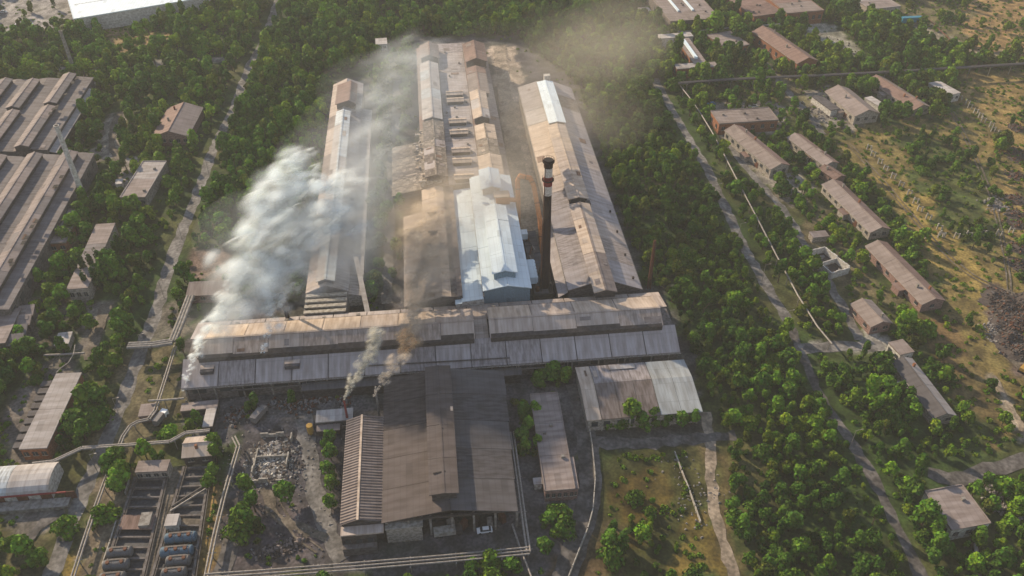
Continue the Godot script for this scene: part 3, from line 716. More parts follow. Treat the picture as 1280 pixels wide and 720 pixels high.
	zone([Vector2(-160.8, -261.8), Vector2(-157.5, -293.1), Vector2(-145.5, -318.1), Vector2(-125.8, -319.2), Vector2(-110.5, -293.8), Vector2(-107.7, -239), Vector2(-117.5, -223.3), Vector2(-132.9, -213.3), Vector2(-148.8, -222.6)], 0.4, 0.5, 1.15)
	zone([Vector2(-129.1, -158.7), Vector2(-111.1, -156.8), Vector2(-110.2, -150.1), Vector2(-126.4, -151)], 0.0, 0.1)
	zone([Vector2(-142.3, -196.5), Vector2(-140.8, -214.2), Vector2(-135.3, -221.2), Vector2(-121.8, -219.8), Vector2(-121, -212.1), Vector2(-121.1, -175.1), Vector2(-133.2, -170.4)], 0.15, 0.25)
	zone([Vector2(-103.3, -168.7), Vector2(-77.1, -170.5), Vector2(-70.2, -163.8), Vector2(-72.1, -131.3), Vector2(-102.5, -134.5)], 0.02, 0.10, 0.7)
	zone([Vector2(-75.7, -168.8), Vector2(-68.6, -175.7), Vector2(-66.4, -130.7), Vector2(-72.7, -131.4)], 0.03, 0.3)
	zone([Vector2(-126.3, -150.5), Vector2(-111.1, -149.4), Vector2(-108.8, -135.1), Vector2(-121.4, -136.4)], 0.35, 0.6, 0.8)
	zone([Vector2(-41.5, -177.7), Vector2(-34.9, -177), Vector2(-33.4, -148.7), Vector2(-38.7, -157.6)], 0.45, 0.6, 0.9)
	zone([Vector2(-64.9, -158.9), Vector2(-56.3, -159.5), Vector2(-53.5, -140.3), Vector2(-60.6, -138.6)], 0.6, 0.6, 1.0)
	zone([Vector2(-54.6, -140.5), Vector2(-38.5, -141.8), Vector2(-36.9, -133.6), Vector2(-52.6, -132.3)], 0.0, 0.4, 0.8)
	zone([Vector2(-75.7, -179.7), Vector2(-67.6, -180.4), Vector2(-67.4, -160.6), Vector2(-71.7, -156.9)], 0.9, 0.6, 1.0)
	zone([Vector2(-103.4, -176.3), Vector2(-97.6, -178.8), Vector2(-92.6, -154.9), Vector2(-96.2, -149.9), Vector2(-101.4, -153.1)], 0.7, 0.5, 1.0)
	zone([Vector2(-44.3, -133.9), Vector2(13.7, -130.8), Vector2(17, -122), Vector2(-43.8, -128.3)], 0.05, 0.2, 0.8)
	zone([Vector2(78.5, -398.2), Vector2(93.2, -404.1), Vector2(117.5, -416.1), Vector2(121, -369.9), Vector2(120.4, -287.3), Vector2(122.6, -212.8), Vector2(121.4, -194.4), Vector2(82.2, -166.4), Vector2(84.1, -190.7), Vector2(83.5, -202.3), Vector2(83.3, -237.2), Vector2(77.2, -239.8), Vector2(76.4, -252.8)], 0.95, 0.9, 0.92, 0.82)  # crown colours dimmed here in place of shade over this wood
	zone([Vector2(83, -164.7), Vector2(121.1, -160.7), Vector2(121.7, -108.7), Vector2(73.9, -113.7), Vector2(73.1, -137.6)], 1.0, 0.95, 0.82, 0.8)  # near wood: shade put into the crown colours as well

	# looser growth north-west and along the west road, with grassy gaps
	zone([Vector2(-251.4, -508.9), Vector2(-195.1, -521.4), Vector2(-144.2, -528.8), Vector2(-94.9, -523.7), Vector2(-91.3, -453.3), Vector2(-95.1, -388.3), Vector2(-101.8, -357.5), Vector2(-129.4, -367.9), Vector2(-138.3, -410), Vector2(-182.9, -442.6), Vector2(-231.7, -452.6)], 0.5, 0.7, 0.95, 1.25)
	zone([Vector2(-193.4, -511.3), Vector2(-172.7, -516.5), Vector2(-146.6, -496.8), Vector2(-146.1, -478.4), Vector2(-170.7, -478.8), Vector2(-178.9, -467.7)], 0.06, 0.3, 0.8, 1.2)
	zone([Vector2(-92.4, -523.4), Vector2(-5.7, -541.4), Vector2(-6.1, -514.4), Vector2(-44.5, -493.3), Vector2(-69.6, -456.3), Vector2(-90.3, -463.8)], 0.6, 0.6, 0.95, 1.2)
	zone([Vector2(-87.2, -387.4), Vector2(-52.8, -401), Vector2(-54, -360), Vector2(-80.5, -285.1), Vector2(-98.7, -281.6), Vector2(-97.1, -329.1)], 0.72, 0.7, 1.0, 1.35)
	zone([Vector2(-130.5, -364.3), Vector2(-101.8, -357.5), Vector2(-100.8, -292.8), Vector2(-106.4, -252.3), Vector2(-111.9, -239.4), Vector2(-119, -289.1)], 0.45, 0.7, 0.95, 1.1)
	zone([Vector2(154.9, -407.3), Vector2(182.2, -409.4), Vector2(182.1, -351.1), Vector2(167.6, -344.6), Vector2(143.2, -382.4)], 0.4, 0.7, 0.9, 1.2)
	zone([Vector2(170.9, -348.3), Vector2(178, -321), Vector2(165.6, -265), Vector2(159.5, -215.5), Vector2(146.2, -212.5), Vector2(148.4, -255.7), Vector2(151.9, -296.5)], 0.35, 0.7, 0.85, 1.2)
	var crowns := []
	for k in 9:
		crowns.append(crown_mesh(100 + k, [2.7, 3.3, 1.9, 2.9, 3.6, 2.3, 2.6, 1.7, 3.0][k], [5.6, 5.0, 7.4, 6.4, 4.6, 5.2, 6.8, 6.2, 5.4][k], 640, 0.08 + 0.05 * (k % 3), 5 + k, 0.5))
	var poplar := crown_mesh(140, 1.5, 10.5, 430, 0.06, 10, 0.5)
	var bushes := []
	for k in 4:
		bushes.append(crown_mesh(200 + k, 1.3, 1.5, 110, 0.0, 4, 0.4))
	var trunk := trunk_mesh()
	var thick := FastNoiseLite.new()
	thick.seed = 77
	thick.frequency = 0.022
	var hue := FastNoiseLite.new()
	hue.seed = 78
	hue.frequency = 0.018
	var clump := FastNoiseLite.new()
	clump.seed = 79
	clump.frequency = 0.035
	clump.fractal_octaves = 2
	var trees := []     # [position, scale, turn, variant, colour, zone brightness]
	var low := []
	var r := RandomNumberGenerator.new()
	r.seed = 991
	var cell := 3.0
	for i in int(760 / cell):
		for j in int(560 / cell):
			var p := Vector2(-310 + (i + r.randf()) * cell, -655 + (j + r.randf()) * cell)
			var roll := r.randf()
			var size := 1.0
			var bright := 1.0
			var td := 0.72
			var bd := 0.8
			var q := seen_at(Vector3(p.x, 2, p.y))
			if absf(q.x) > 1.9 or absf(q.y) > 1.12:
				continue
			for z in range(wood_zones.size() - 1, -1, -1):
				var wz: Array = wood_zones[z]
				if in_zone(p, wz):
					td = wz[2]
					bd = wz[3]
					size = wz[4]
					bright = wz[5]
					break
			var t := taken(p.x, p.y)
			var n := thick.get_noise_2d(p.x, p.y)
			if td < 0.2:
				var cl := smoothstep(-0.05, 0.35, clump.get_noise_2d(p.x, p.y)) * 2.6
				td *= cl
				bd *= cl
			var far := clampf((-p.y - 330.0) / 200.0, 0.0, 0.3)
			var c := Color(1, 1, 1)
			var hv := hue.get_noise_2d(p.x, p.y) * 1.2 + r.randfn() * 0.42
			c = Color(0.92, 0.95, 0.8).lerp(Color(1.95, 1.4, 0.8), clampf(hv, 0, 1)) if hv > 0 else Color(0.92, 0.95, 0.8).lerp(Color(0.34, 0.46, 0.56), clampf(-hv, 0, 1))
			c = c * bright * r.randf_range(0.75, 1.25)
			if r.randf() < 0.09:   # dull, dry or greyish crowns here and there
				c = Color(c.g * 1.25, c.g * 0.82, c.b * 1.15)
			if roll < td * clampf(0.9 + n * 1.3, 0.25, 1.0) and t == 0 and taken(p.x + 1.5, p.y) != 1 and taken(p.x - 1.5, p.y) != 1 and taken(p.x, p.y + 1.5) != 1:
				var s := size * (0.5 + 0.75 * pow(r.randf(), 1.6) + (0.35 if r.randf() < 0.08 else 0.0)) * (1.0 + far)
				trees.append([Vector3(p.x, -0.15, p.y), Vector3(s, s * r.randf_range(0.8, 1.2), s), r.randf() * TAU, r.randi() % crowns.size(), c, q])
			elif r.randf() < bd and t == 0:
				var s := r.randf_range(0.45, 1.25) * size
				low.append([Vector3(p.x, -0.1, p.y), Vector3(s, s * r.randf_range(0.7, 1.3), s), r.randf() * TAU, r.randi() % bushes.size(), c, q])
	# trees that stand out one by one in the yards and beside the sheds: place, size, brightness
	for e in [[Vector2(-138.6, -252), 1.5, 1.50], [Vector2(-132.2, -242.4), 1.4, 1.40], [Vector2(-137.8, -239.9), 1.2, 1.10], [Vector2(-125.6, -235.7), 1.4, 1.30], [Vector2(-147.5, -233), 1.2, 1.60], [Vector2(-115, -195), 2, 1.20], [Vector2(-116.1, -188.4), 1.9, 1.10], [Vector2(-110.7, -189.8), 1.7, 1.00], [Vector2(-112.3, -183.5), 1.7, 0.90], [Vector2(-99.5, -172.2), 1.6, 1.20], [Vector2(-96.8, -166.6), 1.4, 1.20], [Vector2(-101, -168.8), 1.3, 1.10], [Vector2(-107.9, -150.1), 1.3, 1.50], [Vector2(-99.1, -152.9), 1.3, 1.50], [Vector2(-72.1, -175.5), 1.2, 1.30], [Vector2(-70.8, -170.4), 1.2, 1.20], [Vector2(-70.9, -165.1), 1.2, 1.30], [Vector2(-71, -160.4), 1.1, 1.20], [Vector2(-59.4, -155.6), 1.6, 1.20], [Vector2(-57.1, -151.2), 1.5, 1.10], [Vector2(-59.7, -147.4), 1.5, 1.20], [Vector2(-60.4, -143.6), 1.4, 1.20], [Vector2(-57.6, -145.4), 1.3, 1.00], [Vector2(-48.8, -153.6), 1.5, 1.00], [Vector2(-37.9, -173.8), 1.1, 0.90], [Vector2(-37, -167.8), 1.2, 1.10], [Vector2(-37.6, -162.2), 1.1, 1.00], [Vector2(-36.1, -156.8), 1.1, 1.30], [Vector2(-36.5, -151.2), 1, 1.50], [Vector2(25.7, -178.3), 1.3, 1.50], [Vector2(22.8, -171), 1.4, 1.50], [Vector2(25.1, -165.3), 1.2, 1.60], [Vector2(20.9, -164.8), 1.2, 1.20], [Vector2(28.1, -139.6), 1.3, 1.00], [Vector2(25.3, -138.6), 1.2, 1.10], [Vector2(28.6, -135.6), 1.3, 1.00], [Vector2(45.7, -175.5), 1.2, 0.90], [Vector2(49.4, -173.8), 1.3, 1.00], [Vector2(52.2, -172.2), 1.1, 0.80], [Vector2(55.3, -172.5), 1.7, 1.30], [Vector2(62, -171.8), 1.2, 0.80], [Vector2(74.7, -170.5), 1.2, 0.90], [Vector2(58.5, -170.8), 1.2, 1.10], [Vector2(66.3, -171.4), 1.1, 0.80], [Vector2(70.5, -169.9), 1.2, 1.00], [Vector2(-146.6, -296.4), 2, 1.40], [Vector2(-148.6, -308.2), 1.8, 1.20], [Vector2(-148.2, -288.9), 1.6, 1.30], [Vector2(-140.8, -291.4), 1.7, 1.00], [Vector2(-126.7, -305.9), 1.7, 1.20], [Vector2(-121.8, -296.1), 1.8, 1.50], [Vector2(-121.2, -285), 1.8, 1.50], [Vector2(-115.8, -286), 1.5, 1.00], [Vector2(-135.9, -312.8), 1.6, 1.50], [Vector2(-140.9, -313.4), 1.5, 1.00], [Vector2(-158, -266.3), 1.4, 1.50], [Vector2(-151, -264.6), 1.4, 1.50], [Vector2(-158.3, -258.7), 1.5, 1.60], [Vector2(-145.9, -267), 1.3, 0.90], [Vector2(-157.5, -272.1), 1.3, 1.30], [Vector2(-165.8, -268.1), 1.3, 1.20], [Vector2(-62.1, -190.9), 1.2, 0.60], [Vector2(-64, -189.7), 1, 0.70], [Vector2(-50.8, -192.8), 1, 0.80], [Vector2(33.6, -194.5), 1.4, 1.00], [Vector2(29.6, -194.1), 1.2, 0.90], [Vector2(37.5, -191.8), 1.2, 1.20], [Vector2(-27.1, -301.5), 1.6, 1.20], [Vector2(-21.3, -294.9), 1.7, 1.10], [Vector2(-16.3, -300.4), 1.6, 0.90], [Vector2(-23.5, -287.6), 1.5, 1.00], [Vector2(-17.3, -267.7), 1.5, 1.20], [Vector2(-18.8, -253.7), 1, 1.00], [Vector2(-26, -252.5), 1.3, 1.20], [Vector2(-27.3, -245), 1.2, 1.30], [Vector2(-115, -141.8), 1.5, 1.60], [Vector2(-119.9, -144.3), 1.4, 1.30], [Vector2(-111.3, -139.9), 1.2, 1.20], [Vector2(2.5, -126.6), 1.2, 1.40], [Vector2(7.2, -126.1), 1.3, 1.30], [Vector2(13, -124.8), 1.2, 1.10], [Vector2(22.3, -129.9), 1.2, 0.80]]:
		var s: float = e[1] * 0.88
		var b: float = e[2]
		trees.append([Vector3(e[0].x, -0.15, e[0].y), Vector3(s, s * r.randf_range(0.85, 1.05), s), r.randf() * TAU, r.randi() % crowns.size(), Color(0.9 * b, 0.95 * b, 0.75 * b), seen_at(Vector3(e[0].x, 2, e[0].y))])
	crowns.append(poplar)
	for e in [[Vector2(-136.9, -264.1), 1, 0.50], [Vector2(-134.1, -264.8), 1.1, 0.45], [Vector2(-131.7, -266.5), 1, 0.50], [Vector2(-128.6, -267.1), 1.1, 0.45], [Vector2(-125.8, -268.8), 1, 0.50], [Vector2(-124.6, -273.8), 1, 0.50], [Vector2(-125.5, -280.1), 0.9, 0.50], [Vector2(-124.9, -260.9), 1, 0.45], [Vector2(-128.3, -258.4), 1, 0.50], [Vector2(-123, -262.6), 1, 0.50], [Vector2(-131.4, -256.8), 0.9, 0.50], [Vector2(-120.9, -265.8), 0.9, 0.55]]:
		trees.append([Vector3(e[0].x, -0.1, e[0].y), Vector3(e[1], e[1], e[1]), r.randf() * TAU, crowns.size() - 1, Color(0.9 * e[2], 1.0 * e[2], 1.1 * e[2]), seen_at(Vector3(e[0].x, 2, e[0].y))])
	# the trees that show largest stand as single things, the rest as one wood
	var single := []
	for t in trees:
		var q: Vector2 = t[5]
		if absf(q.x) < 1.76 and absf(q.y) < 0.98:
			single.append(t)
	single.sort_custom(func(a, b): return (a[0] as Vector3).distance_to(Vector3(0, 200, 0)) / a[1].x < (b[0] as Vector3).distance_to(Vector3(0, 200, 0)) / b[1].x)
	single = single.slice(0, 270)
	var chosen := {}
	var marks := landmarks()
	var protos := {}
	for t in single:
		chosen[t] = true
		var p: Vector3 = t[0]
		var tint: int = 3 if t[4].r > 1.55 else 1 if t[4].r > 1.25 else 4 if t[4].r < 0.65 else 2 if t[4].r < 0.8 else 0 if t[4].r < 1.05 else 5
		var where := tree_place(p, t[1].x, tint, marks)
		var key := "%d_%d" % [t[3], tint]
		var o: Node3D
		if protos.has(key):
			o = copy_of(protos[key])
		else:
			o = thing("broadleaf_tree", "", "tree")
			obj("trunk", trunk, M.bark, o)
			obj("crown", crowns[t[3]], M["leaf%d" % tint], o)
			protos[key] = o
		tag(o, where[0], "tree", where[1])
		o.position = p
		o.rotation.y = t[2]
		o.scale = t[1]
	var wood := Node3D.new()
	wood.name = "woodland"
	add_child(wood)
	tag(wood, "green broadleaf wood that fills the ground between halls, roads and fields", "woodland")
	wood.set_meta("kind", "stuff")
	for k in crowns.size():
		scatter(wood, "crown", crowns[k], trees.filter(func(t): return t[3] == k and not chosen.has(t)), M.leaf)
	scatter(wood, "trunk", trunk, trees.filter(func(t): return not chosen.has(t)), M.bark)
	var scrub := Node3D.new()
	scrub.name = "undergrowth"
	add_child(scrub)
	tag(scrub, "low green scrub and weeds growing under the trees and in the fields", "undergrowth")
	scrub.set_meta("kind", "stuff")
	for k in bushes.size():
		scatter(scrub, "foliage", bushes[k], low.filter(func(t): return t[3] == k), M.leaf)
	# dry grass in the open fields
	var tuft := crown_mesh(300, 0.9, 0.5, 40, 0.0, 3, 0.28)
	var dry := []
	for i in 26000:
		var p := Vector2(r.randf_range(-300, 460), r.randf_range(-640, -105))
		var q := seen_at(Vector3(p.x, 0, p.y))
		if absf(q.x) > 1.85 or absf(q.y) > 1.05 or taken(p.x, p.y) != 0:
			continue
		var open := false
		for z in range(wood_zones.size() - 1, -1, -1):
			if in_zone(p, wood_zones[z]):
				open = wood_zones[z][2] < 0.2 and wood_zones[z][3] >= 0.1
				break
		if open or r.randf() < 0.12:
			var s := r.randf_range(0.6, 1.6)
			var dryness := r.randf()
			dry.append([Vector3(p.x, -0.05, p.y), Vector3(s, s * r.randf_range(0.6, 1.3), s), r.randf() * TAU, 0, Color(1.9, 1.35, 1.1).lerp(Color(1.2, 1.25, 0.9), dryness) * 1.1, q])
	var grass := Node3D.new()
	grass.name = "dry_grass"
	add_child(grass)
	tag(grass, "straw coloured grass tufts over the open fields and verges", "grass")
	grass.set_meta("kind", "stuff")
	scatter(grass, "foliage", tuft, dry, M.leaf)
	print("trees ", trees.size(), " bushes ", low.size(), " tufts ", dry.size())

func landmarks() -> Array:   # things whose name occurs once, to say where a tree stands
	var count := {}
	var all := []
	for o in get_children():
		if o is Node3D and o.has_meta("category") and not o.has_meta("kind") and not String(o.name).begins_with("broadleaf") and not String(o.name).contains("pipe") and not String(o.name).contains("hose"):
			var base := RegEx.create_from_string("_\\d{3}$").sub(String(o.name), "")
			count[base] = int(count.get(base, 0)) + 1
			all.append([base, o.position])
	return all.filter(func(e): return count[e[0]] == 1)

func tree_place(p: Vector3, s: float, tint: int, marks: Array) -> Array:
	var best: Array = marks[0]
	for e in marks:
		if p.distance_to(e[1]) < p.distance_to(best[1]):
			best = e
	var d: Vector3 = p - best[1]
	var ways := ["east", "south-east", "south", "south-west", "west", "north-west", "north", "north-east"]
	var way: String = ways[posmod(int(round(atan2(d.z, d.x) / (PI / 4.0))), 8)]
	var size := "low" if s < 0.62 else "middling" if s < 0.95 else "big" if s < 1.3 else "very big"
	var tone: String = ["mid green", "yellow green", "dull green", "bright yellow green", "dark green", "olive green"][tint]
	var near := "close by on the" if d.length() < 16.0 else "some way to the" if d.length() < 42.0 else "far off to the"
	var place := String(best[0]).replace("_", " ")
	return ["%s %s tree %s %s of the %s" % [size, tone, near, way, place], "trees nearest the " + place]

func scatter(parent: Node3D, called: String, mesh: Mesh, list: Array, m: Material) -> void:
	var mm := MultiMesh.new()
	mm.transform_format = MultiMesh.TRANSFORM_3D
	mm.use_colors = true
	mm.mesh = mesh
	mm.instance_count = list.size()
	for i in list.size():
		var t: Array = list[i]
		mm.set_instance_transform(i, Transform3D(Basis(Vector3.UP, t[2]) * Basis.from_scale(t[1]), t[0]))
		mm.set_instance_color(i, t[4])
	var o := MultiMeshInstance3D.new()
	o.multimesh = mm
	o.material_override = m
	o.name = called
	parent.add_child(o, true)

# ---------------------------------------------------------------- smoke
func flake_mesh(alpha: float) -> ArrayMesh:   # a soft wisp, dense in the middle and clear at its edge
	var verts := PackedVector3Array()
	var norms := PackedVector3Array()
	var cols := PackedColorArray()
	var n := 10
	var ring := [[0.0, 1.0], [0.3, 0.76], [0.55, 0.38], [0.78, 0.12], [1.0, 0.0]]
	var put := func(r: int, k: int) -> void:
		var a := TAU * k / n
		var rad: float = ring[r][0]
		var p := Vector3(cos(a) * rad * (1.0 + 0.1 * sin(a * 3.0)), 0.22 * (1.0 - rad * rad), sin(a) * rad)
		verts.append(p)
		norms.append((Vector3.UP + p * Vector3(0.35, 0, 0.35)).normalized())
		cols.append(Color(1, 1, 1, alpha * float(ring[r][1])))
	for k in n:
		for r in 4:
			for c in [[r, k], [r + 1, k], [r + 1, k + 1], [r, k], [r + 1, k + 1], [r, k + 1]]:
				put.call(c[0], c[1])
	var arr := []
	arr.resize(Mesh.ARRAY_MAX)
	arr[Mesh.ARRAY_VERTEX] = verts
	arr[Mesh.ARRAY_NORMAL] = norms
	arr[Mesh.ARRAY_COLOR] = cols
	var m := ArrayMesh.new()
	m.add_surface_from_arrays(Mesh.PRIMITIVE_TRIANGLES, arr)
	return m

func smoke_mat(called: String, c: Color) -> StandardMaterial3D:
	var m := StandardMaterial3D.new()
	m.resource_name = called
	m.albedo_color = c.linear_to_srgb()
	m.roughness = 1.0
	m.metallic_specular = 0.0
	m.transparency = BaseMaterial3D.TRANSPARENCY_ALPHA
	m.vertex_color_use_as_albedo = true
	m.backlight_enabled = true
	m.backlight = Color.WHITE
	m.cull_mode = BaseMaterial3D.CULL_DISABLED
	return m

# puffs along a rising path: pts are Vector3, rad the plume's radius at each, dens the number of puffs per 10 m
func plume(parent: Node3D, called: String, mesh: Mesh, m: Material, pts: Array, rad: Array, puffs: int, per_puff: int, seed_: int, thin_end := 0.35, wisp := 1.0) -> void:
	var g := RandomNumberGenerator.new()
	g.seed = seed_
	var places := []
	for i in puffs:
		var s := pow(float(i) / puffs, 0.85) * (pts.size() - 1)
		var k := mini(int(s), pts.size() - 2)
		var f := s - k
		var c: Vector3 = (pts[k] as Vector3).lerp(pts[k + 1], f)
		var r: float = lerpf(rad[k], rad[k + 1], f)
		var d := Vector3(g.randfn(), g.randfn() * 0.8, g.randfn()) * 0.42
		c += d * r
		var pr := r * g.randf_range(0.26, 0.56)
		var fade := lerpf(1.0, thin_end, float(i) / puffs)
		for w in int(per_puff * fade):
			var n := Vector3(g.randfn(), g.randfn(), g.randfn()).normalized()
			var p := c + n * pr * g.randf_range(0.35, 1.0)
			var tilt := (n * 0.22 + Vector3(-0.2, 0.9, 0.0) + Vector3(g.randfn(), g.randfn(), g.randfn()) * 0.14).normalized()
			var way := ((pts[k + 1] as Vector3) - (pts[k] as Vector3)).normalized() + Vector3(g.randfn(), g.randfn(), g.randfn()) * 0.35
			var u := (way - tilt * way.dot(tilt)).normalized()
			var sz := pr * g.randf_range(0.55, 1.05) * wisp
			places.append([Transform3D(Basis(u, tilt, u.cross(tilt)).scaled_local(Vector3(sz, sz * 0.3, sz)), p)])
	var mm := MultiMesh.new()
	mm.transform_format = MultiMesh.TRANSFORM_3D
	mm.mesh = mesh
	mm.instance_count = places.size()
	for i in places.size():
		mm.set_instance_transform(i, places[i][0])
	var o := MultiMeshInstance3D.new()
	o.name = called
	o.multimesh = mm
	o.material_override = m
	parent.add_child(o, true)

func haze(parent: Node3D, pts: Array, rad: Array, count: int, density: float, c: Color, seed_: int) -> void:
	# the thin outer smoke: overlapping banks of fog along the same path
	var g := RandomNumberGenerator.new()
	g.seed = seed_
	var m := FogMaterial.new()
	m.density = density
	m.albedo = c.linear_to_srgb()
	for i in count:
		var s := float(i) / count * (pts.size() - 1)
		var k := mini(int(s), pts.size() - 2)
		var r: float = lerpf(rad[k], rad[k + 1], s - k)
		var fog := FogVolume.new()
		fog.name = "haze"
		fog.shape = RenderingServer.FOG_VOLUME_SHAPE_ELLIPSOID
		fog.size = Vector3(r * g.randf_range(1.0, 2.0), r * g.randf_range(0.8, 1.3), r * g.randf_range(1.0, 2.2))
		fog.position = (pts[k] as Vector3).lerp(pts[k + 1], s - k) + Vector3(g.randfn() * 0.4, g.randfn() * 0.2, g.randfn() * 0.4) * r
		fog.rotation.y = g.randf() * TAU
		fog.material = m
		parent.add_child(fog, true)

func smoke(called: String, label: String) -> Node3D:
	var o := Node3D.new()
	o.name = numbered(called)
	add_child(o)
	tag(o, label, "smoke")
	o.set_meta("kind", "stuff")
	return o

func build_smoke() -> void:
	var white := smoke_mat("white_smoke", Color(0.90, 0.97, 0.99))
	var cream := smoke_mat("cream_smoke", Color(0.78, 0.74, 0.62))
	var orange := smoke_mat("orange_smoke", Color(0.98, 0.83, 0.64))
	var flame := smoke_mat("bright_orange_smoke", Color(0.98, 0.71, 0.43))
	var dusty := smoke_mat("dusty_smoke", Color(0.96, 0.87, 0.72))
	var dense := flake_mesh(0.42)
	var light := flake_mesh(0.32)
	var faint := flake_mesh(0.085)
	var veil := flake_mesh(0.06)

	var a := smoke("white_smoke", "big bluish white smoke plume pouring from the west end of the cross hall")
	plume(a, "smoke", dense, white, [Vector3(-84.3, 6, -196.2), Vector3(-82.5, 10, -201), Vector3(-79.7, 15, -208), Vector3(-73.6, 22, -214.3), Vector3(-66.1, 30, -222.1), Vector3(-59.5, 38, -230.3), Vector3(-53, 46, -237.4), Vector3(-48.3, 52, -245)], [0.8, 1.5, 2.4, 4.2, 6.6, 8.5, 8.8, 7.0], 125, 4, 1, 0.4, 1.9)
	plume(a, "smoke", dense, white, [Vector3(-59.4, 12, -203.1), Vector3(-56.9, 18, -208.5), Vector3(-54, 26, -214.7), Vector3(-49.4, 34, -220.7), Vector3(-41.1, 42, -226.4), Vector3(-35.9, 50, -234.2), Vector3(-37.3, 55, -242)], [1.0, 2.2, 4.4, 6.8, 8.0, 7.4, 6.0], 84, 4, 2, 0.5, 1.9)
	plume(a, "smoke", light, white, [Vector3(-70.1, 18, -210.6), Vector3(-60.3, 28, -217.8), Vector3(-46.6, 38, -224.6), Vector3(-34.5, 44, -228.2), Vector3(-29.7, 50, -232.6)], [6.0, 10.0, 12.0, 10.0, 7.0], 54, 3, 3, 0.5, 2.1)
	plume(a, "smoke", light, white, [Vector3(-62.4, 40, -232.3), Vector3(-54.7, 46, -241.4), Vector3(-47.5, 54, -247.7), Vector3(-43.7, 58, -250.9)], [6.0, 8.5, 7.5, 5.0], 34, 4, 4, 0.7, 2.0)
	plume(a, "smoke", faint, white, [Vector3(-39.2, 34, -220.5), Vector3(-30.9, 44, -232.4), Vector3(-23.6, 56, -247), Vector3(-17.7, 66, -266.8), Vector3(-13.1, 72, -278.8)], [8.0, 9.0, 9.0, 9.0, 9.0], 44, 3, 5, 0.7, 1.9)

	haze(a, [Vector3(-78.8, 14, -204.5), Vector3(-65.4, 28, -218.3), Vector3(-49.8, 36, -227.6), Vector3(-34.9, 42, -228.9), Vector3(-28, 48, -235.5)], [6.0, 13.0, 18.0, 21.0, 18.0], 26, 0.005, Color(0.90, 0.97, 1.0), 65)
	var b := smoke("orange_smoke", "orange brown dust plume rising from the lantern roof of the cross hall")
	plume(b, "smoke", dense, flame, [Vector3(-13.7, 11, -200.5), Vector3(-13, 14, -202.1), Vector3(-11.9, 17, -204.9)], [1.9, 3.0, 3.4], 56, 5, 11, 0.7, 1.6)
	plume(b, "smoke", light, orange, [Vector3(-12.5, 16, -202.2), Vector3(-10.5, 22, -209.7), Vector3(-8.3, 29, -217.4), Vector3(-5.5, 36, -227.5), Vector3(-2.1, 42, -242)], [2.8, 5.0, 7.0, 9.0, 9.0], 70, 3, 12, 0.5, 1.7)
	plume(b, "smoke", faint, orange, [Vector3(-9.3, 24, -209.2), Vector3(-5.8, 33, -222.7), Vector3(-1, 40, -237.6), Vector3(6.8, 46, -252.7)], [6.0, 9.5, 11.0, 10.0], 44, 2, 15, 0.8, 2.0)
	haze(b, [Vector3(-12.6, 16, -201.1), Vector3(-11.2, 20, -208.1), Vector3(-8.5, 26, -216.9), Vector3(-5.7, 33, -227.1), Vector3(-2.3, 40, -239.2)], [3.6, 6.0, 8.0, 10.5, 12.0], 30, 0.012, Color(1.0, 0.82, 0.60), 61)
	haze(b, [Vector3(-7.7, 26, -219), Vector3(-0.1, 32, -237.1), Vector3(12.1, 38, -251.8), Vector3(22.8, 42, -260.3)], [13.0, 17.0, 19.0, 20.0], 24, 0.0034, Color(1.0, 0.90, 0.74), 62)
	haze(b, [Vector3(31.1, 26, -268.5), Vector3(42.6, 32, -287), Vector3(55.1, 38, -307.6), Vector3(69.6, 46, -326.5), Vector3(86.3, 54, -352.2)], [15.0, 19.0, 22.0, 24.0, 24.0], 30, 0.0016, Color(1.0, 0.90, 0.75), 66)

	var c := smoke("cream_smoke", "narrow cream smoke trail from the thin red stack beside the workshop")
	plume(c, "smoke", dense, cream, [Vector3(-32.1, 12, -180.9), Vector3(-31, 14, -182.6), Vector3(-28.4, 17, -185.5), Vector3(-25.3, 21, -187.3), Vector3(-22.3, 25, -189.8), Vector3(-19.7, 30, -192)], [0.6, 1.1, 1.8, 2.4, 2.8, 3.4], 80, 7, 21, 0.4, 1.7)
	var d := smoke("tan_smoke", "short tan smoke trail from the grey stack at the workshop corner")
	plume(d, "smoke", dense, orange, [Vector3(-23.2, 14, -179.1), Vector3(-21.6, 16, -181), Vector3(-19.5, 18, -182.9), Vector3(-16.6, 21, -183.6), Vector3(-13.2, 25, -184.3)], [0.5, 1.0, 1.6, 2.3, 3.2], 44, 7, 22, 0.3, 1.7)

	var h := smoke("drifting_haze", "thin haze of smoke and dust drifting north over the long halls")
	plume(h, "smoke", faint, white, [Vector3(-30.7, 24, -232.7), Vector3(-26.9, 30, -263), Vector3(-21.1, 36, -299.2), Vector3(-16.1, 42, -328.6), Vector3(-8.7, 48, -354.6)], [9.0, 11.0, 12.0, 14.0, 15.0], 66, 3, 31, 0.9, 2.2)
	haze(h, [Vector3(25.9, 30, -311.9), Vector3(41.8, 40, -334.4), Vector3(57.9, 50, -351.6), Vector3(75.4, 56, -371.6)], [20.0, 26.0, 32.0, 34.0], 10, 0.0010, Color(0.98, 0.92, 0.82), 63)
	haze(h, [Vector3(-35.8, 26, -230.6), Vector3(-27.9, 34, -262.2), Vector3(-20.5, 42, -294.5), Vector3(-12.1, 50, -326.3)], [14.0, 20.0, 24.0, 28.0], 20, 0.0028, Color(0.92, 0.98, 1.0), 64)

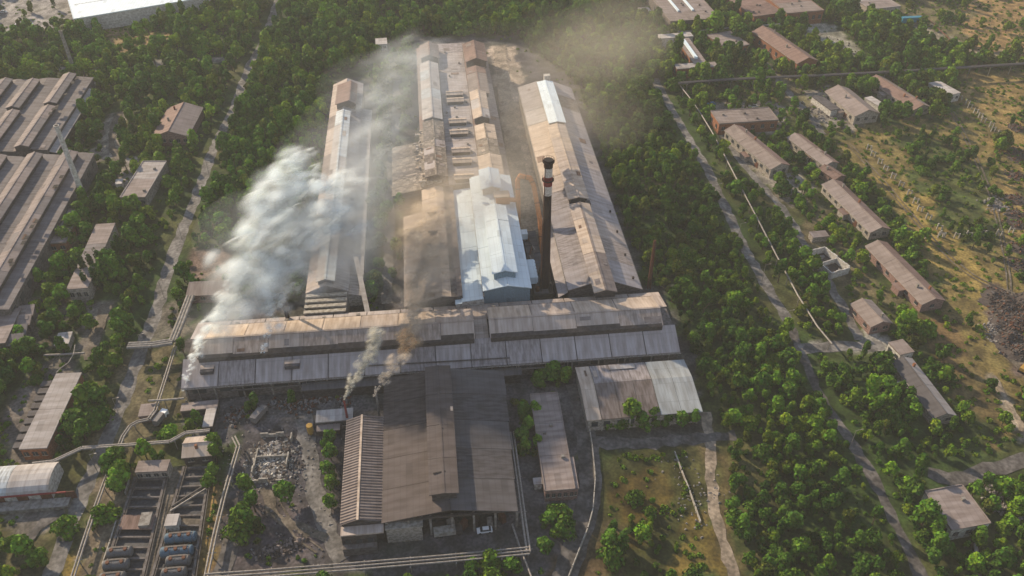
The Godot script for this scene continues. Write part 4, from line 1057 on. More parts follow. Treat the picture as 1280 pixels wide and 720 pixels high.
# ---------------------------------------------------------------- the works
func build_halls() -> void:
	patchy = 0.22
	var z3 := [M.roof_grey_z, M.roof_grey_z, M.roof_grey_z_older]
	# ---- cross hall
	var o := thing("cross_hall", "long grey furnace hall with two tan lantern roofs running across the works", "factory hall", Vector3(-4, 0, -212))
	mark_rect(-85, 77.5, -229, -196)
	prism(o, "wall", [Vector2(-197.2, 0), Vector2(-197.2, 6.0), Vector2(-204.5, 9.7), Vector2(-217, 9.1), Vector2(-226.4, 6.6), Vector2(-226.4, 0)], "x", -84.2, 76.4, M.grey_wall)
	for i in 14:
		var x0 := -85.0 + 162.0 * i / 14.0
		var x1 := -85.0 + 162.0 * (i + 1) / 14.0 - 0.3
		var dy := rng.randf_range(-0.05, 0.05)
		var m: Material = [M.roof_grey_z, M.roof_grey_z, M.roof_grey_z_older][rng.randi() % 3]
		slab(o, "roof_panel", Vector3(x0, 6.4 + dy, -196.4), Vector3(x1, 6.4 + dy, -196.4), Vector3(x1, 10.5 + dy, -205.4), Vector3(x0, 10.5 + dy, -205.4), 0.3, m)
		slab(o, "roof_panel", Vector3(x0, 6.9 + dy, -227.2), Vector3(x1, 6.9 + dy, -227.2), Vector3(x1, 9.6 + dy, -216), Vector3(x0, 9.6 + dy, -216), 0.3, M.roof_dust_z if i > 6 else m)
	for s in [[-80.2, 9.2, 8], [14.0, 72.4, 4]]:
		monitor(o, "x", s[0], s[1], -204.3, -219.4, 8.6, 11.7, 14.5, s[2], [M.roof_dust_z, M.roof_dust_z_older, M.roof_dust_z], M.dark_wall, -210.2, 0.4)
	# the far slopes lie under pale dust
	for s in [[-78.0, 9.0, 7], [14.2, 72.2, 4]]:
		for i in s[2]:
			var x0: float = lerpf(s[0], s[1], float(i) / s[2]) + 0.2
			var x1: float = lerpf(s[0], s[1], float(i + 1) / s[2]) - 0.2
			slab(o, "roof_panel", Vector3(x0, 11.88, -219.3), Vector3(x1, 11.88, -219.3), Vector3(x1, 14.66, -210.4), Vector3(x0, 14.66, -210.4), 0.12, [M.roof_tan_z, M.roof_dust_z][rng.randi() % 2])
	slab(o, "roof_saddle", Vector3(9.4, 9.9, -204.6), Vector3(13.8, 9.9, -204.6), Vector3(13.8, 10.1, -217), Vector3(9.4, 10.1, -217), 0.3, M.roof_dust_x)
	for i in 26:      # glazing under the lantern eaves
		var x := -78.0 + i * 5.8
		if x > 6.0 and x < 17.0:
			continue
		bx(o, "window", Vector3(x, 11.1, -204.66), Vector3(4.6, 0.7, 0.14), M.window_glass)
	for v in [[-50.2, -200.9, 4.6], [-77.0, -201.2, 4.0]]:   # hatches on the near slope
		bx(o, "roof_hatch", Vector3(v[0], 9.1, v[1]), Vector3(v[2], 1.3, 3.0), M.roof_dark_z)
		bx(o, "hatch_lid", Vector3(v[0], 9.85, v[1] - 0.5), Vector3(v[2] + 0.3, 0.16, 1.8), M.roof_dust_z)
	for i in 18:
		bx(o, "window", Vector3(-80.0 + i * 8.6, 3.7, -197.16), Vector3(4.4, 1.5, 0.16), M.window_glass)
		bx(o, "wall_post", Vector3(-84.0 + i * 8.9, 2.9, -197.05), Vector3(0.5, 5.8, 0.5), M.concrete)
	for x in [-66.0, -30.0, 30.0]:
		bx(o, "door", Vector3(x, 2.0, -197.1), Vector3(4.2, 4.0, 0.2), M.dark_void)
	tube(o, "eaves_pipe", Vector3(-70, 4.3, -195.9), Vector3(38, 4.3, -195.9), 0.3, M.dark_pipe)
	tube(o, "roof_pipe", Vector3(-26, 7.9, -199.0), Vector3(20, 7.8, -198.0), 0.22, M.dark_pipe)
	for i in 7:
		bx(o, "roof_beam", Vector3(17.0 + i * 2.2, 10.3, -220.0 + (i % 2) * 1.0), Vector3(2.0, 0.5, 0.35), M.dark_pipe)
	bx(o, "roof_beam", Vector3(23.5, 10.7, -218.6), Vector3(14.0, 0.4, 0.4), M.dark_pipe)
	for i in 12:
		bx(o, "roof_vent", Vector3(rng.randf_range(-75, 72), 9.0, rng.randf_range(-223, -219)), Vector3(1.3, 1.4, 1.1), M.concrete)
	tube(o, "gutter", Vector3(-85, 6.0, -196.1), Vector3(77, 6.0, -196.1), 0.16, M.steel_pipe, -1.0, 6)
	for i in 10:
		tube(o, "downpipe", Vector3(-80.0 + i * 17.0, 0.2, -196.7), Vector3(-80.0 + i * 17.0, 6.0, -196.2), 0.12, M.steel_pipe, -1.0, 6)
	# a wall between the hall and the yard to the south
	bx(o, "lean_to", Vector3(-12, 2.0, -195.2), Vector3(70, 3.8, 2.6), M.dark_wall)
	slab(o, "lean_to_roof", Vector3(-47.5, 4.1, -193.6), Vector3(23.5, 4.1, -193.6), Vector3(23.5, 4.7, -196.6), Vector3(-47.5, 4.7, -196.6), 0.2, M.roof_dark_z)

	# ---- west long hall
	o = thing("long_hall", "western long hall with a white strip lantern and a lean-to aisle", "factory hall", Vector3(-41, 0, -316))
	mark_rect(-50, -29, -408, -229)
	prism(o, "wall", [Vector2(-48.9, 0), Vector2(-48.9, 7.4), Vector2(-42, 10.6), Vector2(-34.7, 7.4), Vector2(-34.7, 0)], "z", -406.6, -239, M.grey_wall)
	slope(o, "z", -407, -238.6, -49.4, 7.6, -42.0, 10.9, 14, [M.roof_brown_x, M.roof_dust_x], "roof_panel")
	slope(o, "z", -407, -238.6, -34.2, 7.6, -42.0, 10.9, 14, [M.roof_pale_x, M.roof_grey_x, M.roof_pale_x_older], "roof_panel")
	prism(o, "aisle_wall", [Vector2(-34.6, 0), Vector2(-34.6, 5.6), Vector2(-29.9, 4.6), Vector2(-29.9, 0)], "z", -382, -239, M.pale_wall)
	slope(o, "z", -382.4, -238.6, -29.5, 4.9, -34.6, 6.1, 12, [M.roof_pale_x, M.roof_pale_x_older], "aisle_roof_panel")
	monitor(o, "z", -397, -375.6, -46.2, -36.2, 8.6, 12.2, 14.2, 2, [M.roof_red_x, M.roof_brown_x], M.dark_wall, -39.4)
	monitor(o, "z", -370, -240, -45.4, -38.6, 9.0, 11.4, 12.5, 9, [M.roof_white_x, M.roof_pale_x], M.grey_wall)
	for k in 4:     # open frames at the south end
		bx(o, "end_beam", Vector3(-41.9, 7.4, -237.2 + k * 3.0), Vector3(14.6, 0.7, 1.5), M.concrete_pale)
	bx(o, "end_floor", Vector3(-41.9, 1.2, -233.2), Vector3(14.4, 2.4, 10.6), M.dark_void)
	for s in [-49.0, -34.8]:
		bx(o, "end_wall", Vector3(s, 3.6, -233.2), Vector3(0.5, 7.2, 11.0), M.grey_wall)
	for i in 22:
		bx(o, "window", Vector3(-29.86, 3.2, -379.0 + i * 6.4), Vector3(0.14, 1.5, 3.6), M.window_glass)

	o = thing("conveyor_gallery", "slender sloping conveyor gallery beside the western long hall", "conveyor", Vector3(-30, 0, -244))
	var ga := Vector3(-32.0, 8.5, -256.0)
	var gb := Vector3(-27.6, 2.2, -231.0)
	slab(o, "gallery_roof", ga + Vector3(-0.9, 1.2, 0), ga + Vector3(0.9, 1.2, 0), gb + Vector3(0.9, 1.2, 0), gb + Vector3(-0.9, 1.2, 0), 0.2, M.roof_pale_x)
	slab(o, "gallery_side", ga + Vector3(-0.8, 1.0, 0), ga + Vector3(0.8, 1.0, 0), gb + Vector3(0.8, 1.0, 0), gb + Vector3(-0.8, 1.0, 0), 1.6, M.dark_wall)
	for k in 3:
		var p := ga.lerp(gb, 0.15 + 0.33 * k)
		tube(o, "post", Vector3(p.x, 0, p.z), p, 0.18, M.rust)

	# ---- middle long hall
	o = thing("long_hall", "middle long hall with twin lanterns, half brown and half white, partly stripped", "factory hall", Vector3(13, 0, -340))
	mark_rect(-7, 33, -446, -229)
	mark_rect(-20, -6, -342, -229)
	prism(o, "wall", [Vector2(-5.9, 0), Vector2(-5.9, 9.0), Vector2(0, 11.0), Vector2(25, 11.0), Vector2(30.8, 9.0), Vector2(30.8, 0)], "z", -443.5, -300, M.grey_wall)
	prism(o, "wall", [Vector2(-5.9, 0), Vector2(-5.9, 9.0), Vector2(0, 10.4), Vector2(6.4, 10.4), Vector2(6.4, 0)], "z", -299.8, -228, M.grey_wall)
	slope(o, "z", -444, -352, -6.4, 9.2, 0.0, 11.4, 7, [M.roof_red_x, M.roof_brown_x])
	slope(o, "z", -444, -300, 5.0, 11.3, 18.4, 11.4, 12, [M.roof_grey_x, M.roof_grey_x_older, M.roof_grey_x])
	slope(o, "z", -444, -300, 31.3, 9.2, 25.0, 11.4, 12, [M.roof_brown_x, M.roof_dust_x, M.roof_dust_x_older])
	slope(o, "z", -444, -300, 18.5, 11.5, 20.0, 11.6, 12, [M.roof_brown_x, M.roof_red_x])
	monitor(o, "z", -435, -418, -4.6, 5.6, 10.6, 14.6, 16.8, 2, [M.roof_red_x, M.roof_brown_x], M.dark_wall)
	monitor(o, "z", -412, -351, -4.8, 4.6, 10.6, 14.6, 16.2, 6, [M.roof_pale_x, M.roof_pale_x, M.roof_white_x_older], M.grey_wall)
	monitor(o, "z", -434, -411, 18.6, 30.2, 11.0, 14.8, 17.0, 2, [M.roof_red_x, M.roof_red_x_older], M.dark_wall)
	monitor(o, "z", -408, -378, 18.8, 28.6, 11.0, 13.0, 14.2, 4, [M.roof_red_x, M.roof_brown_x, M.roof_red_x], M.dark_wall)
	monitor(o, "z", -377.6, -350, 18.6, 26.6, 11.0, 14.4, 15.8, 3, [M.roof_tan_x, M.roof_pale_x], M.dark_wall)
	monitor(o, "z", -346, -319, 18.8, 28.0, 11.0, 13.2, 14.4, 4, [M.roof_ruined, M.roof_tan_x], M.grey_wall)
	monitor(o, "z", -318.4, -300, 18.2, 28.4, 11.0, 13.2, 14.6, 2, [M.roof_tan_x], M.grey_wall)
	# the stripped part: patchy sheets over the lantern and the west aisle
	monitor(o, "z", -350.4, -302, -4.8, 4.8, 10.6, 14.0, 15.2, 8, [M.roof_ruined, M.roof_ruined_dark, M.roof_grey_x], M.grey_wall)
	slope(o, "z", -352, -302, -6.6, 9.2, 0.0, 11.4, 8, [M.roof_ruined, M.roof_ruined_dark])
	prism(o, "aisle_wall", [Vector2(-18.8, 0), Vector2(-18.8, 6.2), Vector2(-6.0, 8.6), Vector2(-6.0, 0)], "z", -341, -301.6, M.grey_wall)
	slope(o, "z", -341.4, -301, -19.2, 6.5, -6.2, 9.2, 7, [M.roof_ruined, M.roof_ruined, M.roof_ruined_dark], "aisle_roof_panel")
	for i in 70:    # loose sheets lying about on the stripped roof
		var x := rng.randf_range(-9, -4.5)
		var z := rng.randf_range(-349, -304)
		bx(o, "loose_sheet", Vector3(x, 11.0 + (x + 6.5) * 0.32 if x > -6.2 else 9.3, z), Vector3(rng.randf_range(0.5, 1.8), 0.1, rng.randf_range(0.4, 1.2)), [M.roof_pale_x, M.dark_void, M.roof_tan_x, M.roof_ruined_dark][rng.randi() % 4], rng.randf() * 3.0)
	bx(o, "end_gable", Vector3(-2.5, 10.8, -302.4), Vector3(9.0, 3.0, 0.6), M.concrete_pale)
	# tan south part of the west aisle
	slope(o, "z", -300, -228, -6.6, 9.2, -0.6, 10.9, 9, [M.roof_tan_x, M.roof_dust_x])
	slope(o, "z", -300, -228, 2.4, 10.5, -0.6, 10.9, 9, [M.roof_tan_x, M.roof_dust_x])
	slope(o, "z", -300, -228, 2.6, 10.2, 6.4, 10.6, 9, [M.roof_brown_x, M.roof_brown_x_older])
	for z in [-231.0, -252.0, -268.0, -281.0]:
		bx(o, "roof_vent", Vector3(-3.0, 10.9, z), Vector3(3.2, 0.8, 1.4), M.roof_tan_x)
	prism(o, "aisle_wall", [Vector2(-14.0, 0), Vector2(-14.0, 6.0), Vector2(-6.0, 7.4), Vector2(-6.0, 0)], "z", -285, -229, M.grey_wall)
	slope(o, "z", -285.4, -229, -14.4, 6.3, -6.2, 8.2, 6, [M.roof_dust_x, M.roof_grey_x, M.roof_ruined], "aisle_roof_panel")
	# skylight lanterns across the flat middle
	for z in [-381.0, -373.6, -352.5, -342.0, -325.6, -316.6, -303.4]:
		monitor(o, "x", 7.2, 15.6, z + 2.2, z - 2.2, 11.2, 12.8, 13.5, 1, [M.roof_tan_z, M.roof_dust_z], M.dark_void, INF, 0.3)
	for i in 16:
		bx(o, "roof_vent", Vector3(rng.randf_range(6, 17), 11.8, rng.randf_range(-440, -305)), Vector3(0.9, 0.8, 0.9), M.concrete)
	for i in 30:
		bx(o, "window", Vector3(30.86, 5.2, -440.0 + i * 4.6), Vector3(0.14, 2.4, 2.8), M.window_glass)

	patchy = 0.0
	# ---- white filter house
	o = thing("filter_house", "white metal filter building with stepped roofs and a blue grey gable", "factory building", Vector3(18, 0, -262))
	mark_rect(5, 31, -303, -225)
	bx(o, "wall", Vector3(9.9, 4.6, -262.0), Vector3(7.8, 9.2, 71.4), M.white_wall)
	slope(o, "z", -298.4, -226, 5.9, 9.4, 13.6, 10.2, 7, [M.white_metal], "lower_roof_panel")
	bx(o, "side_bay", Vector3(4.9, 4.2, -234.0), Vector3(2.2, 8.4, 17.0), M.white_wall)
	slab(o, "side_bay_roof", Vector3(3.6, 8.8, -243), Vector3(6.1, 9.1, -243), Vector3(6.1, 9.1, -225.6), Vector3(3.6, 8.8, -225.6), 0.2, M.white_metal)
	prism(o, "wall", [Vector2(14.0, 0), Vector2(14.0, 12.6), Vector2(22.3, 14.2), Vector2(30.2, 12.6), Vector2(30.2, 0)], "z", -301.6, -227.6, M.blue_wall)
	slope(o, "z", -302.2, -227, 13.5, 12.8, 22.25, 14.6, 6, [M.white_metal], "roof_panel")
	slope(o, "z", -302.2, -227, 30.7, 12.8, 22.35, 14.6, 6, [M.white_metal], "roof_panel")
	monitor(o, "z", -274, -231.5, 17.2, 26.2, 13.4, 16.6, 17.8, 4, [M.white_metal], M.blue_wall)
	monitor(o, "z", -301, -286, 17.4, 25.8, 13.4, 17.0, 18.2, 1, [M.white_metal], M.white_wall)
	bx(o, "duct_house", Vector3(25.6, 15.6, -281.0), Vector3(5.4, 3.4, 4.0), M.orange_paint)
	bx(o, "duct_house_roof", Vector3(25.0, 17.4, -281.0), Vector3(6.0, 0.3, 4.6), M.roof_tan_x)
	bx(o, "gutter", Vector3(13.7, 10.9, -262), Vector3(0.4, 0.5, 71), M.pale_pipe)
	bx(o, "door", Vector3(24.0, 2.2, -227.5), Vector3(4.2, 4.4, 0.2), M.dark_void)

	o = thing("gas_duct", "big orange goose-neck gas duct between the white building and the tall chimney", "duct", Vector3(33, 0, -272))
	var dp := [Vector3(27.0, 15.4, -280.0), Vector3(31.0, 15.6, -279.0), Vector3(31.6, 17.0, -279.2), Vector3(31.4, 23.5, -280.5), Vector3(32.6, 25.4, -281.0), Vector3(36.4, 24.6, -280.2), Vector3(37.6, 22.4, -278.0), Vector3(39.1, 12, -269.4), Vector3(39.2, 2, -261.3)]
	for i in dp.size() - 1:
		tube(o, "duct_section", dp[i], dp[i + 1], 0.95, M.orange_paint, -1.0, 14)
		if i > 1:
			tube(o, "flange", dp[i].lerp(dp[i + 1], 0.5), dp[i].lerp(dp[i + 1], 0.5) + (dp[i + 1] - dp[i]).normalized() * 0.3, 1.12, M.rust, -1.0, 14)
		var s := SphereMesh.new()
		s.radius = 0.96
		s.height = 1.92
		s.radial_segments = 14
		s.rings = 8
		var e := obj("elbow", s, M.orange_paint, o)
		e.position = dp[i + 1] - off
	for p in [Vector3(39.2, 11.5, -270.1)]:
		tube(o, "support", Vector3(p.x, 0, p.z), p, 0.3, M.rust)
	tube(o, "duct_leg", Vector3(31.7, 0, -279.0), Vector3(31.7, 16.4, -279.0), 0.9, M.orange_paint, -1.0, 12)

	o = thing("filter_unit", "white box filter in the dark court behind the tall chimney", "plant unit", Vector3(31.6, 0, -270))
	bx(o, "casing", Vector3(32.8, 6.5, -268), Vector3(2.4, 2.6, 3.2), M.white_metal)
	for s in [[-0.9, -1.3], [0.9, -1.3], [-0.9, 1.3], [0.9, 1.3]]:
		tube(o, "leg", Vector3(32.8 + s[0], 0, -268 + s[1]), Vector3(32.8 + s[0], 5.3, -268 + s[1]), 0.14, M.rust)
	bx(o, "hopper", Vector3(32.8, 4.6, -268), Vector3(1.4, 1.6, 1.8), M.steel_pipe)
	o = thing("filter_unit", "long white filter casing with a toothed edge against the white building", "plant unit", Vector3(32.5, 0, -243))
	bx(o, "casing", Vector3(32.4, 7.5, -243), Vector3(3.2, 3.0, 11.0), M.white_metal)
	for k in 6:
		bx(o, "filter_door", Vector3(34.15, 7.6, -247.6 + k * 1.85), Vector3(0.5, 2.4, 1.2), M.white_metal)
		tube(o, "leg", Vector3(33.6, 0, -247.6 + k * 1.85), Vector3(33.6, 6.0, -247.6 + k * 1.85), 0.13, M.rust)
	o = thing("pump_house", "dark low roof and pipework in the court beside the tall chimney", "plant room", Vector3(36, 0, -255))
	bx(o, "wall", Vector3(35.4, 1.8, -254), Vector3(5.0, 3.6, 40), M.dark_wall)
	for k in 8:
		bx(o, "roof_panel", Vector3(35.4, 3.75 + 0.05 * (k % 2), -271.5 + k * 5.0), Vector3(5.3, 0.3, 4.8), M.roof_dark_x)
	for k in 9:
		tube(o, "pipe", Vector3(33.6 + 0.6 * (k % 5), 4.3, -272 + k * 3), Vector3(33.6 + 0.6 * ((k + 2) % 5), 4.4, -266 + k * 3), 0.3, [M.rust, M.dark_pipe, M.steel_pipe][k % 3])
	for k in 5:
		tube(o, "vessel", Vector3(34.0 + (k % 2) * 2.2, 0, -236 - k * 3.2), Vector3(34.0 + (k % 2) * 2.2, 5.5 + k % 3, -236 - k * 3.2), 0.9, [M.rust, M.dark_pipe][k % 2], 0.8, 12)

	# ---- the tall chimney
	o = thing("tall_chimney", "tall dark steel chimney with white bands and two ring platforms", "chimney", Vector3(37, 0, -238.5))
	var cx := Vector3(37.0, 0, -238.5)
	tube(o, "shaft", cx, cx + Vector3(0, 44, 0), 1.95, M.stack_steel, 1.4, 20)
	tube(o, "white_band", cx + Vector3(0, 44, 0), cx + Vector3(0, 47.6, 0), 1.48, M.stack_white, 1.46, 20)
	tube(o, "shaft", cx + Vector3(0, 47.6, 0), cx + Vector3(0, 51.2, 0), 1.5, M.stack_red, 1.48, 20)
	tube(o, "white_band", cx + Vector3(0, 51.2, 0), cx + Vector3(0, 54.6, 0), 1.46, M.stack_white, 1.44, 20)
	tube(o, "rim", cx + Vector3(0, 54.6, 0), cx + Vector3(0, 57.4, 0), 1.52, M.stack_steel, 1.56, 20)
	tube(o, "mouth", cx + Vector3(0, 57.3, 0), cx + Vector3(0, 57.45, 0), 1.3, M.dark_void, 1.3, 20)
	for hgt in [49.6, 56.6]:
		var deck := tube(o, "platform", cx + Vector3(0, hgt, 0), cx + Vector3(0, hgt + 0.2, 0), 2.05, M.stack_steel, 2.05, 20)
		for k in 14:
			var a := TAU * k / 14.0
			under(deck, tube(o, "railing_post", cx + Vector3(cos(a) * 1.98, hgt, sin(a) * 1.98), cx + Vector3(cos(a) * 1.98, hgt + 1.2, sin(a) * 1.98), 0.05, M.stack_steel, -1.0, 5))
		var ring := TorusMesh.new()
		ring.inner_radius = 1.93
		ring.outer_radius = 2.03
		ring.rings = 20
		ring.ring_segments = 6
		var rl := obj("railing", ring, M.stack_steel, o)
		rl.position = cx + Vector3(0, hgt + 1.2, 0) - off
		under(deck, rl)
	tube(o, "ladder", cx + Vector3(-1.6, 0, 1.2), cx + Vector3(-1.2, 56, 0.9), 0.16, M.rust, -1.0, 5)
	bx(o, "plinth", cx + Vector3(0, 1.2, 0), Vector3(6, 2.4, 6), M.dark_wall)
	for k in 4:
		var a := TAU * k / 4.0 + 0.5
		tube(o, "brace", cx + Vector3(cos(a) * 4.2, 0, sin(a) * 4.2), cx + Vector3(cos(a) * 1.6, 14, sin(a) * 1.6), 0.22, M.stack_steel, -1.0, 6)

	patchy = 0.15
	# ---- east long hall
	o = thing("long_hall", "eastern long hall, white at the north end and dusty tan towards the south", "factory hall", Vector3(57, 0, -304))
	mark_rect(41, 72, -392, -226)
	prism(o, "wall", [Vector2(44.3, 0), Vector2(44.3, 9.4), Vector2(53, 12.2), Vector2(60, 12.2), Vector2(70.2, 7.8), Vector2(70.2, 0)], "z", -389.5, -229, M.grey_wall)
	slope(o, "z", -390, -349, 43.9, 9.8, 53.4, 12.6, 3, [M.roof_worn_x, M.roof_pale_x], "roof_panel")
	slope(o, "z", -348.8, -290, 43.9, 9.8, 53.4, 12.6, 5, [M.roof_tan_x, M.roof_tan_x, M.roof_dust_x], "roof_panel")
	slope(o, "z", -289.8, -228, 43.9, 9.8, 53.4, 12.6, 5, [M.roof_grey_x, M.roof_grey_x, M.roof_grey_x_older], "roof_panel")
	slope(o, "z", -390, -349, 70.8, 8.1, 60.0, 12.6, 3, [M.roof_grey_x, M.roof_ruined_dark], "roof_panel")
	slope(o, "z", -348.8, -228, 70.8, 8.1, 60.0, 12.6, 9, [M.roof_dust_x, M.roof_grey_x, M.roof_dust_x_older], "roof_panel")
	slope(o, "z", -390, -228, 53.4, 12.5, 60.0, 12.55, 12, [M.roof_tan_x, M.roof_dust_x], "roof_panel")
	monitor(o, "z", -385, -342, 52.6, 60.6, 12.2, 14.6, 15.4, 4, [M.white_metal], M.dark_wall)
	monitor(o, "z", -340, -278.6, 51.6, 60.0, 12.2, 14.6, 15.6, 5, [M.roof_tan_x, M.roof_tan_x, M.roof_dust_x], M.dark_wall)
	monitor(o, "z", -274.6, -219.6, 51.4, 59.6, 12.2, 14.8, 16.0, 5, [M.roof_brown_x, M.roof_tan_x, M.roof_dust_x], M.dark_wall)
	tube(o, "gutter", Vector3(71.0, 7.8, -390), Vector3(71.0, 7.8, -228), 0.16, M.steel_pipe, -1.0, 6)
	tube(o, "gutter", Vector3(43.7, 9.5, -390), Vector3(43.7, 9.5, -228), 0.16, M.steel_pipe, -1.0, 6)
	bx(o, "roof_hatch", Vector3(59.2, 13.4, -276.6), Vector3(2.0, 1.8, 2.4), M.dark_wall)
	bx(o, "ridge_house", Vector3(58.0, 15.2, -388.0), Vector3(3.0, 3.0, 2.4), M.white_wall)
	for i in 22:
		bx(o, "window", Vector3(44.24, 6.6, -386.0 + i * 7.2), Vector3(0.14, 2.6, 4.6), M.window_glass)
	bx(o, "court_wall", Vector3(41.6, 3.0, -252), Vector3(0.6, 6.0, 52), M.grey_wall)
	slab(o, "aisle_roof_panel", Vector3(40.6, 6.4, -278), Vector3(44.0, 8.6, -278), Vector3(44.0, 8.6, -228.5), Vector3(40.6, 6.4, -228.5), 0.25, M.roof_grey_x)
	for z in [-247.0, -262.0, -276.0, -233.0]:
		bx(o, "roof_vent", Vector3(68.5, 9.6, z), Vector3(0.7, 0.8, 0.7), M.dark_wall)

	# ---- big brown workshop
	o = thing("workshop", "big brown gabled workshop with a raised ridge lantern in front of the cross hall", "factory hall", Vector3(-2, 0, -164))
	mark_rect(-32, 16, -193, -137)
	prism(o, "wall", [Vector2(-20.2, 0), Vector2(-20.2, 8.4), Vector2(-2.2, 11.4), Vector2(16.0, 8.4), Vector2(16.0, 0)], "z", -190.6, -143.5, M.grey_wall)
	for i in 5:
		var za := -191.4 + i * 10.8
		var zb := za + 10.7
		var xe0 := lerpf(17.2, 15.7, i / 5.0)
		slab(o, "roof_panel", Vector3(-20.8, 8.7, za), Vector3(-20.8, 8.7, zb), Vector3(-2.25, 11.9, zb), Vector3(-2.25, 11.9, za), 0.3, [M.roof_umber_x, M.roof_umber_x_older][0 if i > 1 else 1])
		slab(o, "roof_panel", Vector3(xe0, 8.7, za), Vector3(xe0, 8.7, zb), Vector3(-2.15, 11.9, zb), Vector3(-2.15, 11.9, za), 0.3, [M.roof_dark_x, M.roof_dark_x_older][i % 2])
	monitor(o, "z", -190, -141, -7.6, 0.4, 11.0, 14.2, 14.6, 4, [M.roof_umber_x], M.dark_wall)
	bx(o, "roof_tear", Vector3(-4.6, 14.6, -148.2), Vector3(3.4, 0.16, 0.4), M.dark_void, 0.15)
	bx(o, "roof_tear", Vector3(-3.4, 14.62, -164.0), Vector3(1.0, 0.14, 0.5), M.dark_void)
	# the open south end: dark bay behind a ragged front
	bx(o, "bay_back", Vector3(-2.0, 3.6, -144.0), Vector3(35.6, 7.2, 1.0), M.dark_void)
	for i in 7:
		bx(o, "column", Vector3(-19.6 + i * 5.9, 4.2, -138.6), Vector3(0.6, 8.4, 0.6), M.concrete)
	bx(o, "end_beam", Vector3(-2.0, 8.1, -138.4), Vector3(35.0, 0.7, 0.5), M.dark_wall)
	bx(o, "front_block", Vector3(-15.0, 3.0, -137.6), Vector3(9.6, 6.0, 1.0), M.pale_wall)
	bx(o, "front_ledge", Vector3(-15.0, 6.2, -138.8), Vector3(10.2, 0.4, 3.6), M.concrete_pale)
	for i in 6:
		bx(o, "bay_clutter", Vector3(-6.0 + i * 3.6, 1.0, -140.0 - (i % 2)), Vector3(2.0, 2.0 + (i % 3), 1.4), [M.scrap, M.concrete, M.rust][i % 3], i * 0.4)

	o = thing("ribbed_shed", "workshop aisle with a ribbed roof whose shaded slope is coloured darker along the brown workshop", "shed", Vector3(-26.4, 0, -156))
	prism(o, "wall", [Vector2(-31.4, 0), Vector2(-31.4, 7.8), Vector2(-27.0, 9.6), Vector2(-20.6, 8.2), Vector2(-20.6, 0)], "z", -175.2, -138.6, M.dark_wall)
	for side in [[-31.9, 8.1, -27.0, 10.0, M.roof_brown_x], [-20.6, 8.5, -26.98, 10.0, M.roof_brown_x_older]]:  # east slope takes the darker brown: shade put into its colour
		var st := st_new()
		var n := 38
		for i in n:
			var za := -175.6 + i * 0.985
			var zc := za + 0.42
			var zd := za + 0.985
			var a := Vector3(side[0], side[1], 0) - Vector3(off.x, 0, off.z)
			var b := Vector3(side[2], side[3], 0) - Vector3(off.x, 0, off.z)
			var up := Vector3(0, 0.26, 0)
			var f := func(p: Vector3, z: float) -> Vector3: return p + Vector3(0, 0, z)
			quad(st, f.call(a + up, za), f.call(a + up, zc), f.call(b + up, zc), f.call(b + up, za))
			quad(st, f.call(a + up, zc), f.call(a, zc + 0.1), f.call(b, zc + 0.1), f.call(b + up, zc))
			quad(st, f.call(a, zc + 0.1), f.call(a, zd - 0.1), f.call(b, zd - 0.1), f.call(b, zc + 0.1))
			quad(st, f.call(a, zd - 0.1), f.call(a + up, zd), f.call(b + up, zd), f.call(b, zd - 0.1))
		obj("ribbed_roof", done(st), side[4], o)
	bx(o, "ridge_cap", Vector3(-27.0, 10.3, -156.9), Vector3(0.6, 0.16, 37.6), M.roof_tan_x)
	bx(o, "front_ledge", Vector3(-26.0, 7.2, -136.9), Vector3(11.4, 0.5, 2.8), M.roof_dust_z)
	bx(o, "front_wall", Vector3(-27.0, 3.5, -136.0), Vector3(9.2, 7.0, 0.8), M.dark_wall)
	for i in 3:
		bx(o, "window", Vector3(-30.0 + i * 3.0, 4.4, -135.55), Vector3(1.5, 1.4, 0.12), M.window_glass)
	bx(o, "ledge", Vector3(-27.0, 1.6, -134.9), Vector3(9.0, 3.2, 1.6), M.grey_wall)

	patchy = 0.1
	# ---- half white shed in the south-east
	o = thing("gabled_shed", "wide shed with one half of its roof sheeted white, east of the workshop", "shed", Vector3(60, 0, -182))
	mark_rect(39, 80, -195, -169)
	prism(o, "wall", [Vector2(-192.8, 0), Vector2(-192.8, 5.6), Vector2(-184, 7.0), Vector2(-171.0, 5.2), Vector2(-171.0, 0)], "x", 41.4, 76.4, M.pale_wall)
	for s in [[40.8, 45.4, M.roof_tan_z, 1], [45.5, 63.9, M.roof_grey_z_older, 3], [64.0, 77.2, M.roof_silver_z, 2]]:
		slope(o, "x", s[0], s[1], -193.2, 6.0, -184.0, 7.4, s[3], [s[2]])
		slope(o, "x", s[0], s[1], -170.4, 5.6, -184.0, 7.4, s[3], [M.roof_brown_z_older if s[0] == 45.5 else s[2]])
	bx(o, "roof_patch", Vector3(56, 6.85, -191.0), Vector3(8.0, 0.1, 1.8), M.roof_pale_z)
	for i in 9:
		bx(o, "window", Vector3(43.5 + i * 3.8, 3.0, -170.94), Vector3(2.0, 2.0, 0.14), M.window_glass)
		bx(o, "wall_post", Vector3(41.6 + i * 4.3, 2.5, -170.8), Vector3(0.45, 5.0, 0.4), M.concrete_pale)

